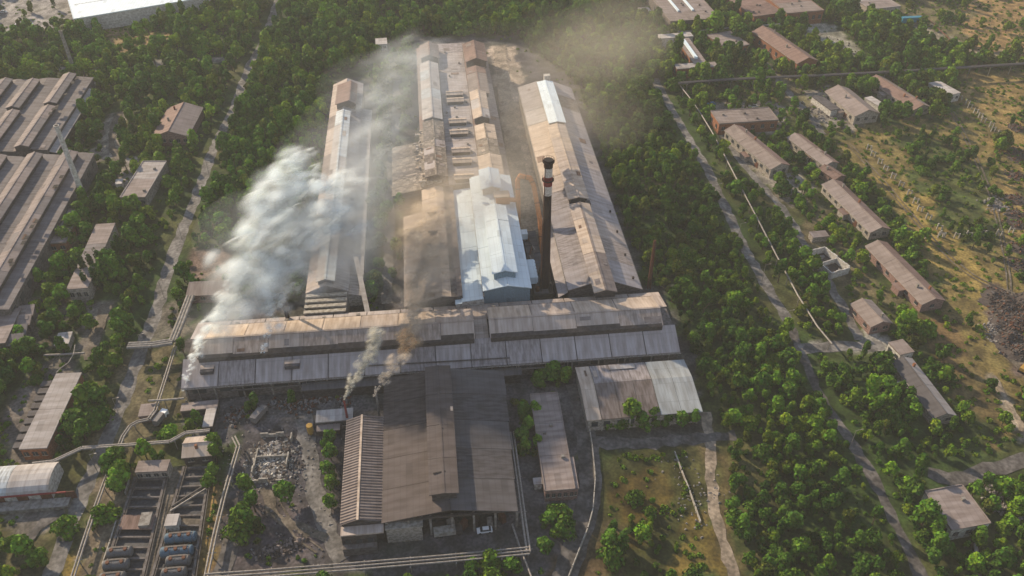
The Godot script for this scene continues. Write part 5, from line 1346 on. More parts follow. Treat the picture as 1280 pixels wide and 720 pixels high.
# ---------------------------------------------------------------- everything else on the site
func pipeline(called: String, label: String, category: String, pts: Array, r: float, m: Material, count := 1, gap := 0.9, every := 12.0, post: Material = null) -> void:
	var o := thing(called, label, category, Vector3((pts[0] as Vector3).x, 0, (pts[0] as Vector3).z))
	var left := every * 0.4
	if (pts[0] as Vector3).y > 2.5:
		mark_line(pts.map(to2), 2.0 + count)
	for k in pts.size() - 1:
		var a: Vector3 = pts[k]
		var b: Vector3 = pts[k + 1]
		var d := b - a
		var n := Vector3(d.z, 0, -d.x).normalized() * gap
		for i in count:
			var s := (i - (count - 1) / 2.0)
			tube(o, "pipe", a + n * s, b + n * s, r, m, -1.0, 8)
		var t := left
		while t < d.length():
			var p := a + d.normalized() * t
			if p.y > 0.9:
				tube(o, "post", Vector3(p.x, 0, p.z), Vector3(p.x, p.y - r * 0.5, p.z), 0.16, post if post else M.concrete, -1.0, 6)
				if count > 1:
					bx(o, "crossbar", Vector3(p.x, p.y - r - 0.1, p.z), Vector3(gap * count + 0.6, 0.2, 0.25), post if post else M.concrete, atan2(n.x, n.z) + PI / 2)
			t += every
		left = t - d.length()

func car(label: String, at: Vector3, turn: float, paint: Material) -> void:
	var o := thing("parked_car", label, "car", at, turn)
	off = Vector3.ZERO
	var st := st_new()
	var prof := [Vector2(-2.15, 0.35), Vector2(-2.15, 0.8), Vector2(-1.2, 0.95), Vector2(1.9, 0.98), Vector2(2.15, 0.8), Vector2(2.15, 0.35)]
	for i in prof.size():
		var a: Vector2 = prof[i]
		var b: Vector2 = prof[(i + 1) % prof.size()]
		quad(st, Vector3(a.x, a.y, -0.85), Vector3(b.x, b.y, -0.85), Vector3(b.x, b.y, 0.85), Vector3(a.x, a.y, 0.85))
	for s in [-0.85, 0.85]:
		for i in range(1, prof.size() - 1):
			tri(st, Vector3(prof[0].x, prof[0].y, s), Vector3(prof[i].x, prof[i].y, s), Vector3(prof[i + 1].x, prof[i + 1].y, s))
	obj("body", done(st), paint, o)
	var cab := st_new()
	hexa(cab, [Vector3(-0.6, 1.45, -0.62), Vector3(1.2, 1.45, -0.62), Vector3(1.2, 1.45, 0.62), Vector3(-0.6, 1.45, 0.62)], [Vector3(-1.25, 0.95, -0.78), Vector3(1.8, 0.95, -0.78), Vector3(1.8, 0.95, 0.78), Vector3(-1.25, 0.95, 0.78)])
	obj("window", done(cab), M.window_glass, o)
	bx(o, "roof", Vector3(0.3, 1.47, 0), Vector3(1.75, 0.06, 1.2), paint)
	for x in [-1.35, 1.35]:
		for z in [-0.78, 0.78]:
			tube(o, "wheel", Vector3(x, 0.33, z - 0.1), Vector3(x, 0.33, z + 0.1), 0.33, M.rubber, -1.0, 12)

func box_truck(called: String, label: String, at: Vector3, turn: float, size: Vector3, paint: Material, cab: Material) -> void:
	var o := thing(called, label, "truck", at, turn)
	off = Vector3.ZERO
	bx(o, "cargo_box", Vector3(0, size.y / 2 + 0.8, 0), size, paint)
	bx(o, "chassis", Vector3(0.6, 0.65, 0), Vector3(size.x + 1.8, 0.3, 1.0), M.dark_pipe)
	bx(o, "cab", Vector3(size.x / 2 + 1.0, 1.35, 0), Vector3(1.7, 1.9, 2.0), cab)
	bx(o, "window", Vector3(size.x / 2 + 1.86, 1.75, 0), Vector3(0.08, 0.8, 1.7), M.window_glass)
	for x in [-size.x * 0.36, -size.x * 0.18, size.x / 2 + 0.9]:
		for z in [-0.95, 0.95]:
			tube(o, "wheel", Vector3(x, 0.48, z - 0.15), Vector3(x, 0.48, z + 0.15), 0.48, M.rubber, -1.0, 12)

func heap(called: String, label: String, spots: Array, count: int, reach: float, mats: Array, big := 1.0, mound := 0.0) -> void:
	# a tip of broken pieces; nobody could count them
	var o := Node3D.new()
	o.name = numbered(called)
	add_child(o)
	tag(o, label, "rubble")
	o.set_meta("kind", "stuff")
	off = Vector3.ZERO
	var rough := FastNoiseLite.new()
	rough.seed = 44
	rough.frequency = 0.14
	var height := func(x: float, z: float) -> float:
		var best := 0.0
		for c in spots:
			best = maxf(best, exp(-Vector2(x, z).distance_squared_to(c) / (reach * reach * 2.6)))
		return mound * best * (0.7 + 0.9 * rough.get_noise_2d(x, z)) - 0.25
	if mound > 0.0:
		var r := Rect2(spots[0], Vector2.ZERO)
		for c in spots:
			r = r.expand(c)
		r = r.grow(reach * 2.2)
		var st := st_new()
		var nx := int(r.size.x / 1.2)
		var nz := int(r.size.y / 1.2)
		for i in nx:
			for j in nz:
				var q := []
				for e in [[0, 0], [1, 0], [1, 1], [0, 1]]:
					var x: float = r.position.x + r.size.x * (i + e[0]) / nx
					var z: float = r.position.y + r.size.y * (j + e[1]) / nz
					q.append(Vector3(x, height.call(x, z), z))
				quad(st, q[0], q[1], q[2], q[3])
		obj("mound", done(st), mats[0], o)
	for k in mats.size():
		var st := st_new()
		for i in int(count / mats.size()):
			var c: Vector2 = spots[rng.randi() % spots.size()]
			var p := Vector3(c.x + rng.randfn() * reach, 0, c.y + rng.randfn() * reach)
			if mound > 0.0:
				p.y = maxf(0.0, height.call(p.x, p.z))
			var s := Vector3(rng.randf_range(0.3, 1.3), rng.randf_range(0.2, 0.8), rng.randf_range(0.3, 1.0)) * big
			var bs := Basis.from_euler(Vector3(rng.randf() * 0.8, rng.randf() * TAU, rng.randf() * 0.8))
			var t := []
			var b := []
			for q in [[-1, -1], [1, -1], [1, 1], [-1, 1]]:
				t.append(p + bs * Vector3(q[0] * s.x * 0.4, s.y, q[1] * s.z * 0.4))
				b.append(p + bs * Vector3(q[0] * s.x * 0.5, -0.1, q[1] * s.z * 0.5))
			hexa(st, t, b)
		obj("debris", done(st), mats[k], o)

func mast(called: String, label: String, base: Vector3, h: float, r: float, m: Material, leaning := Vector3.ZERO) -> Node3D:
	var o := thing(called, label, "chimney", base)
	tube(o, "shaft", base, base + leaning + Vector3(0, h, 0), r, m, r * 0.72, 16)
	tube(o, "rim", base + leaning + Vector3(0, h - 0.6, 0), base + leaning + Vector3(0, h + 0.1, 0), r * 0.86, m, r * 0.86, 16)
	tube(o, "mouth", base + leaning + Vector3(0, h, 0), base + leaning + Vector3(0, h + 0.16, 0), r * 0.6, M.dark_void, -1.0, 16)
	bx(o, "plinth", base + Vector3(0, 0.5, 0), Vector3(r * 3.2, 1.0, r * 3.2), M.concrete)
	return o

func ruin(called: String, label: String, a: Vector3, b: Vector3, c: Vector3, wall: Material, inner: int, broken := 0.0) -> void:
	var h := a.y
	var ex := Vector3(b.x - a.x, 0, b.z - a.z)
	var w := ex.length()
	ex /= w
	var ez := Vector3(ex.z, 0, -ex.x)
	var d := absf((c - a).dot(ez))
	var mid := Vector3(a.x, 0, a.z) + ex * w / 2.0 + ez * d / 2.0
	var o := thing(called, label, "ruin", mid, atan2(-ex.z, ex.x))
	off = Vector3.ZERO
	mark_poly([to2(mid + ex * w / 2 + ez * d / 2), to2(mid - ex * w / 2 + ez * d / 2), to2(mid - ex * w / 2 - ez * d / 2), to2(mid + ex * w / 2 - ez * d / 2)], 1, 1.0)
	for s in [[0.0, -d / 2, w, 0.4], [0.0, d / 2, w, 0.4], [-w / 2, 0.0, 0.4, d - 0.4], [w / 2, 0.0, 0.4, d - 0.4]]:
		var long: float = maxf(s[2], s[3])
		var n := int(long / 2.6) + 1
		for k in n:   # what is left of each wall, piece by piece
			if rng.randf() < broken:
				continue
			var hh := h * rng.randf_range(0.85 - broken, 1.0)
			var q := -long / 2 + long * (k + 0.5) / n
			bx(o, "wall", Vector3(s[0] + (q if s[2] > s[3] else 0.0), hh / 2, s[1] + (q if s[3] > s[2] else 0.0)), Vector3(long / n - 0.01 if s[2] > s[3] else s[2], hh, long / n - 0.01 if s[3] > s[2] else s[3]), wall)
	for k in inner:
		var z := -d / 2 + d * (k + 1.0) / (inner + 1.0)
		bx(o, "inner_wall", Vector3(0, h * 0.35, z), Vector3(w - 0.5, h * 0.7, 0.3), wall)
	bx(o, "floor", Vector3(0, 0.12, 0), Vector3(w - 0.5, 0.2, d - 0.5), M.scrap)
	for k in 26:
		bx(o, "fallen_slab", Vector3(rng.randf_range(-0.4, 0.4) * w, 0.4, rng.randf_range(-0.45, 0.45) * d), Vector3(rng.randf_range(0.5, 1.8), 0.25, rng.randf_range(0.4, 1.3)), [M.rubble_pale, M.scrap, M.concrete][k % 3], rng.randf() * 3.0)

func build_site() -> void:
	var grey := [M.roof_drab_x, M.roof_slate_x]
	var pale := [M.roof_pale_x, M.roof_pale_x_older]
	var brown := [M.roof_brown_x, M.roof_brown_x_older]
	var dust := [M.roof_drab_x, M.roof_drab_x_older]
	var tan := [M.roof_brown_x, M.roof_brown_x_older]
	# ---- western hall complex: two great multi-bay halls
	for spec in [[-356.0, -428.0, -173.6, "upper of the two wide western halls with rows of lantern roofs", [[-204.0, -422.0, -391.0], [-187.6, -427.0, -394.0], [-187.0, -391.0, -352.0], [-202.4, -388.0, -352.0], [-218.0, -424.0, -388.0]]],
			[-240.0, -348.0, -151.6, "lower of the two wide western halls, its long lanterns running to the corner", [[-163.6, -345.0, -246.0], [-178.6, -345.0, -246.0], [-193.6, -345.0, -262.0]]]]:
		var z0: float = spec[1]
		var z1: float = -240.0 if z0 > -400 else -353.0
		var xe: float = spec[2]
		var o := thing("western_hall", spec[3], "factory hall", Vector3(xe - 40, 0, (z0 + z1) / 2))
		mark_rect(xe - 110, xe + 1, z0, z1)
		bx(o, "wall", Vector3(xe - 55, 3.8, (z0 + z1) / 2), Vector3(109, 7.6, absf(z1 - z0) - 1.0), M.grey_wall)
		var n := 8
		for b in 5:
			slope(o, "z", z0, z1, xe - b * 15.0, 8.0, xe - b * 15.0 - 7.4, 8.9, n, [M.roof_slate_x, M.roof_slate_x_older, M.roof_slate_x])
			slope(o, "z", z0, z1, xe - b * 15.0 - 15.0, 8.0, xe - b * 15.0 - 7.5, 8.9, n, [M.roof_slate_x, M.roof_drab_x_older, M.roof_slate_x_older])
		for l in spec[4]:
			monitor(o, "z", l[1], l[2], l[0], l[0] + 6.6, 8.2, 10.8, 11.8, maxi(2, int(absf(l[2] - l[1]) / 12.0)), [M.roof_drab_x, M.roof_slate_x, M.roof_drab_x], M.dark_wall, l[0] + 3.3, 0.4)
		for i in 14:
			bx(o, "window", Vector3(xe - 0.42, 4.4, lerpf(z0, z1, (i + 0.5) / 14.0)), Vector3(0.16, 2.4, 3.2), M.window_glass)
		if z0 < -400:
			slab(o, "canopy", Vector3(xe, 6.6, -418), Vector3(xe + 3.0, 5.8, -418), Vector3(xe + 3.0, 5.8, -354), Vector3(xe, 6.6, -354), 0.25, M.roof_worn_x)
		for i in 9:
			bx(o, "torn_sheet", Vector3(xe - 6.4 + rng.randf() * 1.5, 11.6, lerpf(z0, z1, rng.randf_range(0.1, 0.8))), Vector3(1.4, 0.15, 2.2), M.dark_void)
	mast("steel_chimney", "pale slim chimney leaning over the lower western hall", Vector3(-150.9, 0, -321.2), 36.0, 1.25, M.white_wall)
	mast("concrete_chimney", "banded concrete chimney behind the upper western hall", Vector3(-192, 0, -451.5), 24.0, 1.1, M.concrete)

	# ---- houses and sheds, west
	house("brick_shed", "low brick shed with a pale raised roof strip among trees by the west road", "shed", Vector3(-131.4, 5, -366), Vector3(-114.8, 5, -365.1), Vector3(-129.2, 5, -394.8), "gable_z", M.pink_wall, [M.roof_red_x, M.roof_drab_x], Vector2i(5, 4))
	house("flat_depot", "pale flat-roofed depot beside the concrete yard near the leaning chimney", "building", Vector3(-133.1, 5, -314.1), Vector3(-122.7, 5, -313.1), Vector3(-132.7, 5, -343.6), "flat", M.concrete, [M.roof_worn_x, M.roof_drab_x], Vector2i(4, 3))
	house("gatehouse", "tiny cream gatehouse on the concrete yard", "hut", Vector3(-139.4, 2.6, -328.7), Vector3(-136.8, 2.6, -329.1), Vector3(-139.5, 2.6, -333.3), "flat", M.white_wall, pale)
	house("long_block", "long narrow grey flat-roofed block running behind dark poplars", "building", Vector3(-136.3, 6, -251.9), Vector3(-129.1, 6, -252), Vector3(-135.5, 6, -293.5), "flat", M.pale_wall, grey, Vector2i(3, 0))
	house("brick_annex", "pale-roofed annex with a brick red end wall beside the lower western hall", "building", Vector3(-156.3, 5, -282.9), Vector3(-146.2, 5, -283.4), Vector3(-156.9, 5, -307), "flat", M.brick_wall, [M.roof_drab_x, M.roof_drab_x], Vector2i(3, 0))
	house("flat_shed", "grey flat shed cut by the frame's edge beside the sawtooth roofs", "shed", Vector3(-156.7, 5, -225.3), Vector3(-149.1, 5, -225.7), Vector3(-157.1, 5, -244), "flat", M.grey_wall, grey)
	for k in 4:
		house("sawtooth_bay", ["first grey sawtooth bay, nearest the far trees", "second grey sawtooth bay in the row of four", "third grey sawtooth bay in the row of four", "last grey sawtooth bay, nearest the round trees"][k], "shed", [Vector3(-150.7, 3.6, -241.5), Vector3(-150.3, 3.6, -236.4), Vector3(-150, 3.6, -231.3), Vector3(-149.7, 3.6, -226)][k], [Vector3(-145.9, 3.6, -241.9), Vector3(-145.3, 3.6, -236.7), Vector3(-145, 3.6, -231.6), Vector3(-144.6, 3.6, -226.3)][k], [Vector3(-151.2, 3.6, -245.5), Vector3(-150.8, 3.6, -240.2), Vector3(-150.5, 3.6, -235.1), Vector3(-150.4, 3.6, -230.1)][k], "shed", M.grey_wall, grey, Vector2i.ZERO, "sawtooth bays")
	house("garden_hut", "small pale hut tucked between round trees south of the long block", "hut", Vector3(-133.4, 3, -225), Vector3(-129, 3, -225.3), Vector3(-133.2, 3, -231.5), "flat", M.pale_wall, pale, Vector2i(2, 0))
	house("storage_hall", "long pale flat storage hall with a red end wall on the western edge", "building", Vector3(-128.3, 5, -177.2), Vector3(-120.5, 5, -176.9), Vector3(-128.1, 5, -208.9), "flat", M.brick_wall, [M.roof_worn_x, M.roof_worn_x, M.roof_drab_x], Vector2i(3, 3))
	for k in 9:
		house("lean_to_stall", ["first", "second", "third", "fourth", "fifth", "sixth", "seventh", "eighth", "last"][k] + " small dark stall from the near end along the pale storage hall", "stall", P_row(Vector3(-132.3, 2.4, -180.4), Vector3(-132.4, 2.4, -207.9), k / 8.5, 0.0), P_row(Vector3(-132.3, 2.4, -180.4), Vector3(-132.4, 2.4, -207.9), k / 8.5, 3.2), P_row(Vector3(-132.3, 2.4, -180.4), Vector3(-132.4, 2.4, -207.9), k / 8.5 + 0.07, 0.0), "flat", M.dark_wall, [M.roof_dark_x], Vector2i.ZERO, "stalls along the storage hall")
	house("low_roof_shed", "reddish low shed at the edge of the bare plot by the smoke", "shed", Vector3(-93.3, 4, -246.6), Vector3(-78.7, 4, -246), Vector3(-92.5, 4, -252.6), "shed", M.pink_wall, [M.roof_red_z, M.roof_brown_z], Vector2i(4, 0))
	house("pump_hut", "small pinkish hut beside the bend of the twin pipes", "hut", Vector3(-97.2, 3, -188.7), Vector3(-92.9, 3, -188.9), Vector3(-96.7, 3, -194.1), "flat", M.pink_wall, dust, Vector2i(2, 0))
	house("cream_shed", "tan roofed shed at the head of the western basin row", "shed", Vector3(-92.8, 4, -165.9), Vector3(-83.5, 4, -165.5), Vector3(-93, 4, -169.8), "flat", M.pale_wall, tan, Vector2i(4, 0))
	house("ribbed_pavilion", "ribbed grey and tan pavilion at the head of the eastern basin row", "shed", Vector3(-80.1, 4, -170.2), Vector3(-71.8, 4, -170.3), Vector3(-80.6, 4, -177.7), "gable_x", M.dark_wall, [M.roof_dust_z, M.roof_tan_z], Vector2i(2, 0))
	house("white_kiosk", "small white square kiosk on the eastern basins above the blue tanks", "kiosk", Vector3(-80.8, 3, -147), Vector3(-77.3, 3, -146.9), Vector3(-81.1, 3, -150.5), "flat", M.white_wall, pale)
	house("canopy_block", "low grey annex under the west end of the cross hall", "annex", Vector3(-84.8, 3, -189.8), Vector3(-73.4, 3, -190.3), Vector3(-84.9, 3, -192.9), "flat", M.dark_wall, grey)
	house("canopy_block", "narrow pale link roof south of the cross hall's west corner", "annex", Vector3(-76.6, 3, -182.3), Vector3(-73.8, 3, -182.3), Vector3(-76.8, 3, -190.3), "flat", M.dark_wall, pale)
	house("yard_office", "blue grey flat office beside the thin red stack in the yard", "office", Vector3(-42.1, 4, -179.8), Vector3(-30.6, 4, -179.9), Vector3(-42.4, 4, -184.4), "flat", M.grey_wall, [M.roof_pale_z, M.roof_grey_z], Vector2i(6, 0))
	house("grey_kiosk", "grey lean-to below the blue grey yard office", "annex", Vector3(-41.9, 2.6, -177.4), Vector3(-34.6, 2.6, -177.3), Vector3(-42.1, 2.6, -180), "flat", M.dark_wall, grey)
	house("office_block", "long flat grey office block in its own yard east of the workshop", "office building", Vector3(24.6, 5, -146.1), Vector3(33.2, 5, -146), Vector3(25.3, 5, -183.6), "flat", M.pink_wall, [M.roof_drab_x, M.roof_drab_x, M.roof_drab_x], Vector2i(5, 0))
	house("office_wing", "narrow side wing on the flat office block with a weathered edge", "office wing", Vector3(30.6, 4.6, -146.3), Vector3(34.2, 4.6, -146.2), Vector3(30.4, 4.6, -157.9), "flat", M.pink_wall, [M.roof_drab_x, M.roof_red_x], Vector2i(2, 0))
	house("white_container", "white box container standing against the flat office block", "container", Vector3(22.2, 2.5, -150.5), Vector3(24.5, 2.5, -150.5), Vector3(22.8, 2.5, -153), "flat", M.white_wall, pale)
	# ---- houses, east
	house("flat_bunker", "flat grey block with a sunlit white side wall in the south-eastern wood", "building", Vector3(132.4, 5, -121.8), Vector3(144, 5, -122.9), Vector3(133, 5, -135), "flat", M.white_wall, dust, Vector2i(3, 3))
	house("gabled_house", "small tan gabled house with a bright west wall above the pale yard", "house", Vector3(147.1, 4, -204.4), Vector3(155.2, 4, -205.7), Vector3(146.8, 4, -217), "gable_z", M.pink_wall, [M.roof_brown_x, M.roof_drab_x], Vector2i(2, 2))
	house("white_cottage", "white-walled flat cottage at the end of the pale yard", "house", Vector3(150.3, 4.5, -189.1), Vector3(155.6, 4.5, -190.1), Vector3(150.1, 4.5, -195.8), "flat", M.white_wall, brown, Vector2i(1, 2))
	house("long_shed", "dark grey long shed with a paler eastern slope south of the white cottage", "shed", Vector3(148.3, 4, -161.9), Vector3(155.4, 4, -162.4), Vector3(150.4, 4, -187.3), "gable_z", M.pale_wall, [M.roof_dark_x, M.roof_worn_x], Vector2i(2, 0))
	house("long_shed", "tan long shed nearest the field with a shaded gable end", "shed", Vector3(170.6, 4, -214.1), Vector3(179.7, 4, -215.4), Vector3(174.7, 4, -251.3), "gable_z", M.pink_wall, [M.roof_brown_x, M.roof_red_x], Vector2i(1, 6), "long field sheds")
	house("long_shed", "long pinkish gabled shed in the middle of the field shed row", "shed", Vector3(171.2, 4, -258.7), Vector3(180.1, 4, -260), Vector3(172, 4, -295.9), "gable_z", M.pale_wall, [M.roof_drab_x, M.roof_red_x], Vector2i(2, 8), "long field sheds")
	house("long_shed", "short dark red roofed link in the field shed row", "shed", Vector3(173, 4, -298.4), Vector3(178.6, 4, -300.5), Vector3(173, 4, -309.2), "gable_z", M.pink_wall, [M.roof_red_x_older, M.roof_red_x_older], Vector2i(0, 2), "long field sheds")
	house("long_shed", "farthest pinkish shed of the field shed row", "shed", Vector3(172.9, 4, -309.9), Vector3(180.1, 4, -311.9), Vector3(172.7, 4, -338.4), "gable_z", M.pale_wall, [M.roof_drab_x, M.roof_red_x], Vector2i(0, 6), "long field sheds")
	ruin("roofless_ruin", "roofless white-walled ruin with dark rubble inside, by the field sheds", Vector3(146.1, 3.4, -236.1), Vector3(154.4, 3.4, -238.7), Vector3(147.6, 3.4, -251.7), M.white_wall, 1)
	house("small_hut", "little low hut just above the roofless ruin", "hut", Vector3(147.9, 2.6, -259.3), Vector3(155, 2.6, -259.6), Vector3(148.4, 2.6, -263.1), "flat", M.pale_wall, dust)
	house("brick_garage", "orange brick garage with a long brown flat roof and parked cars behind", "garage", Vector3(135.9, 6, -348.8), Vector3(165.4, 6, -349.7), Vector3(135, 6, -361.9), "flat", M.brick_wall, brown, Vector2i(6, 2))
	house("low_barn", "long pinkish barn running south from the brick garage", "barn", Vector3(147.4, 5, -308.1), Vector3(156.7, 5, -310.6), Vector3(147.3, 5, -347.1), "gable_z", M.pale_wall, [M.roof_brown_x, M.roof_red_x], Vector2i(2, 8))
	house("tin_house", "wide pinkish gabled house in the clearing north of the field sheds", "house", Vector3(204.9, 5, -351.6), Vector3(218, 5, -353.5), Vector3(207.8, 5, -380), "gable_z", M.pale_wall, [M.roof_drab_x, M.roof_brown_x], Vector2i(3, 4))
	house("dark_lean_to", "dark narrow lean-to with a white edge beside the wide gabled house", "shed", Vector3(197.2, 3.4, -361.3), Vector3(202.2, 3.4, -362.5), Vector3(202.4, 3.4, -379.3), "flat", M.white_wall, [M.roof_dark_x])
	house("white_shed", "slim white shed east of the wide gabled house", "shed", Vector3(224, 3.4, -359.4), Vector3(228, 3.4, -360.7), Vector3(226.1, 3.4, -375), "flat", M.white_wall, pale)
	house("narrow_shed", "long narrow brown shed with a pale southern end", "shed", Vector3(237.9, 4, -356.8), Vector3(247.5, 4, -359.2), Vector3(239, 4, -393.9), "gable_z", M.pale_wall, [M.roof_red_x, M.roof_brown_x], Vector2i(2, 6))
	house("white_house", "small white house in bushes at the edge of the field", "house", Vector3(262.9, 4.5, -368.9), Vector3(269.6, 4.5, -370.9), Vector3(269.8, 4.5, -386.7), "flat", M.white_wall, pale, Vector2i(2, 2))
	house("brick_barrack", "long red roofed barrack with a sunlit brick west wall", "building", Vector3(197, 7, -408.6), Vector3(209.2, 7, -411.4), Vector3(197.9, 7, -455.6), "gable_z", M.brick_wall, [M.roof_red_x, M.roof_red_x_older], Vector2i(3, 8))
	house("brick_hall", "tall brick hall at the top edge with an orange end wall", "building", Vector3(195, 7, -474.2), Vector3(214.3, 7, -478.5), Vector3(194.2, 7, -507.1), "flat", M.brick_wall, [M.roof_red_x, M.roof_red_x_older], Vector2i(5, 4))
	house("brick_hall", "dark brick hall beside the orange ended one", "building", Vector3(215.1, 8, -474.5), Vector3(239, 8, -477.1), Vector3(218.9, 8, -507.3), "flat", M.brick_wall, [M.roof_red_x, M.roof_brown_x], Vector2i(6, 2))
	house("pale_office", "pale two-storey office with white trim at the top edge", "office", Vector3(270.2, 6, -480.4), Vector3(291.1, 6, -483.5), Vector3(272.7, 6, -507.2), "flat", M.pale_wall, [M.roof_worn_x, M.roof_drab_x], Vector2i(6, 4))
	var o := house("old_workshop", "old brick workshop with a white skylight strip among trees", "workshop", Vector3(142.3, 6, -415.6), Vector3(149.4, 6, -415.8), Vector3(139.7, 6, -450.2), "flat", M.brick_wall, [M.roof_drab_x, M.roof_drab_x], Vector2i(0, 8))
	bx(o, "skylight", Vector3(-1.0, 6.9, 0), Vector3(1.6, 1.1, 24), M.white_metal)
	house("thin_canopy", "long thin white canopy across the end of the old brick workshop", "canopy", Vector3(132.1, 6.5, -449.8), Vector3(151.6, 6.5, -451.2), Vector3(133.5, 6.5, -455.4), "flat", M.white_wall, pale)
	house("brick_gate_building", "dark brick front building with a pale flat roof and framed door", "building", Vector3(131.3, 6, -410.7), Vector3(154.3, 6, -411.3), Vector3(132.8, 6, -416.5), "flat", M.brick_wall, [M.roof_worn_x, M.roof_drab_x], Vector2i(7, 1))
	house("brick_cottage", "brick house with pale striped roof between the brick buildings", "house", Vector3(166.2, 5, -435.3), Vector3(180.9, 5, -439.3), Vector3(167.1, 5, -456.7), "flat", M.brick_wall, [M.roof_drab_x, M.roof_worn_x], Vector2i(3, 3))
	o = house("machine_hall", "large pinkish grey hall with white rooflights at the top edge", "factory hall", Vector3(142.6, 8, -469.7), Vector3(173, 8, -471.4), Vector3(143.1, 8, -520.9), "flat", M.grey_wall, [M.roof_drab_x, M.roof_brown_x], Vector2i(9, 4))
	for x in [-6.0, 3.0]:
		bx(o, "rooflight", Vector3(x, 8.6, 0), Vector3(1.2, 0.9, 24), M.white_metal)
	house("white_box", "small white box building beside the large rooflight hall", "hut", Vector3(132.1, 4, -493.5), Vector3(138.3, 4, -494.2), Vector3(134, 4, -503.8), "flat", M.white_wall, pale)
	house("white_ruin", "little white ruined hut lost in the wood north of the long halls", "ruin", Vector3(-29.3, 4, -463.6), Vector3(-23, 4, -464), Vector3(-28.6, 4, -472.6), "flat", M.white_wall, pale, Vector2i(2, 0))
	# ---- north-west warehouse
	o = house("white_warehouse", "huge white modern warehouse with a railed eave at the top corner", "warehouse", Vector3(-206, 9, -507.2), Vector3(-132.7, 9, -535.8), Vector3(-236.1, 9, -584.1), "flat", M.white_wall, [M.white_metal], Vector2i.ZERO)
	for k in 34:
		bx(o, "facade_frame", Vector3(-36.0 + k * 2.15, 8.2, 17.0), Vector3(0.25, 2.0, 0.4), M.dark_pipe)
	bx(o, "facade_rail", Vector3(0, 9.0, 17.2), Vector3(74, 0.3, 0.3), M.steel_pipe)
	# ---- quonset store at the west edge
	var a: Vector3 = Vector3(-137.3, 4, -161.5)
	o = thing("barrel_store", "white barrel-roofed store with a red stripe along its eave", "warehouse", Vector3(-118, 0, -163))
	var bz: float = Vector3(-122.1, 4, -161.3).z
	var cz: float = Vector3(-125.5, 4, -171.7).z
	var x_end: float = Vector3(-115.2, 4, -163.1).x
	mark_rect(-150, x_end + 1, cz - 1, bz + 2)
	var prof := [Vector2(bz, 0)]
	for k in 9:
		var t := PI * k / 8.0
		prof.append(Vector2(lerpf(bz, cz, (1.0 - cos(t)) / 2.0), 3.6 + 2.3 * sin(t)))
	prof.append(Vector2(cz, 0))
	prism(o, "wall", prof, "x", -150.0, x_end - 0.3, M.white_wall)
	for k in 8:
		var t := PI * k / 8.0
		var u := PI * (k + 1) / 8.0
		for s in 3:
			var xa: float = lerpf(-150.0, x_end, s / 3.0)
			var xb: float = lerpf(-150.0, x_end, (s + 1) / 3.0) - 0.1
			slab(o, "roof_panel", Vector3(xa, 3.8 + 2.3 * sin(t), lerpf(bz + 0.2, cz - 0.2, (1.0 - cos(t)) / 2.0)), Vector3(xb, 3.8 + 2.3 * sin(t), lerpf(bz + 0.2, cz - 0.2, (1.0 - cos(t)) / 2.0)), Vector3(xb, 3.8 + 2.3 * sin(u), lerpf(bz + 0.2, cz - 0.2, (1.0 - cos(u)) / 2.0)), Vector3(xa, 3.8 + 2.3 * sin(u), lerpf(bz + 0.2, cz - 0.2, (1.0 - cos(u)) / 2.0)), 0.15, [M.roof_pale_z, M.roof_white_z_older][s % 2])
	bx(o, "red_stripe", Vector3(-130 + 4, 3.7, bz + 0.4), Vector3(40 + (x_end + 126) - 20, 0.5, 0.3), M.stack_red)
	bx(o, "loading_dock", Vector3(-130, 0.7, bz + 2.0), Vector3(40, 1.4, 3.2), M.concrete)
	for k in 5:
		bx(o, "door", Vector3(-136 + k * 6.5, 2.0, bz + 0.1), Vector3(3.0, 3.0, 0.2), M.rust)

	# ---- ruins and yard pieces
	ruin("burnt_ruin", "roofless pale ruin full of white rubble in the middle of the yard", Vector3(-59.8, 2.2, -161.6), Vector3(-50.2, 2.2, -161.2), Vector3(-59.7, 2.2, -179), M.concrete_pale, 1, 0.45)
	heap("rubble", "white and grey rubble filling the roofless ruin in the yard", [Vector2(-57.9, -167), Vector2(-56.6, -169.9), Vector2(-54.5, -168.1), Vector2(-53.9, -172.6), Vector2(-56.5, -174.5), Vector2(-52.3, -169.4), Vector2(-54.2, -165.1), Vector2(-56.5, -165.3), Vector2(-52.4, -165.5), Vector2(-55.4, -171.3)], 420, 2.2, [M.white_wall, M.concrete_pale, M.concrete_pale], 0.8)
	heap("rubble", "scattered litter of scrap and broken concrete over the bare yard", [Vector2(-64.9, -175.4), Vector2(-57.8, -156.8), Vector2(-51.4, -150.6), Vector2(-46.9, -161.4), Vector2(-41.9, -173), Vector2(-38.7, -160.5), Vector2(-68.8, -169.6), Vector2(-63.4, -149.2), Vector2(-43.3, -147.1), Vector2(-36.1, -138.5), Vector2(-53.5, -180.6), Vector2(-75.7, -182.9), Vector2(-81.6, -188.5), Vector2(-36.8, -188.9), Vector2(-66.8, -188.6), Vector2(-54.2, -145.6)], 330, 5.0, [M.scrap, M.concrete, M.rubble_pale], 0.6)
	heap("rubble", "litter of boards and stones along the lane between the long halls", [Vector2(39.2, -439.6), Vector2(36.7, -383), Vector2(36.9, -335.8), Vector2(36, -296.1), Vector2(35, -267.6), Vector2(-20.1, -380.4), Vector2(-20.9, -327.8), Vector2(-22.5, -258), Vector2(32.5, -252.3)], 200, 4.0, [M.scrap, M.concrete, M.rubble_pale], 0.6)
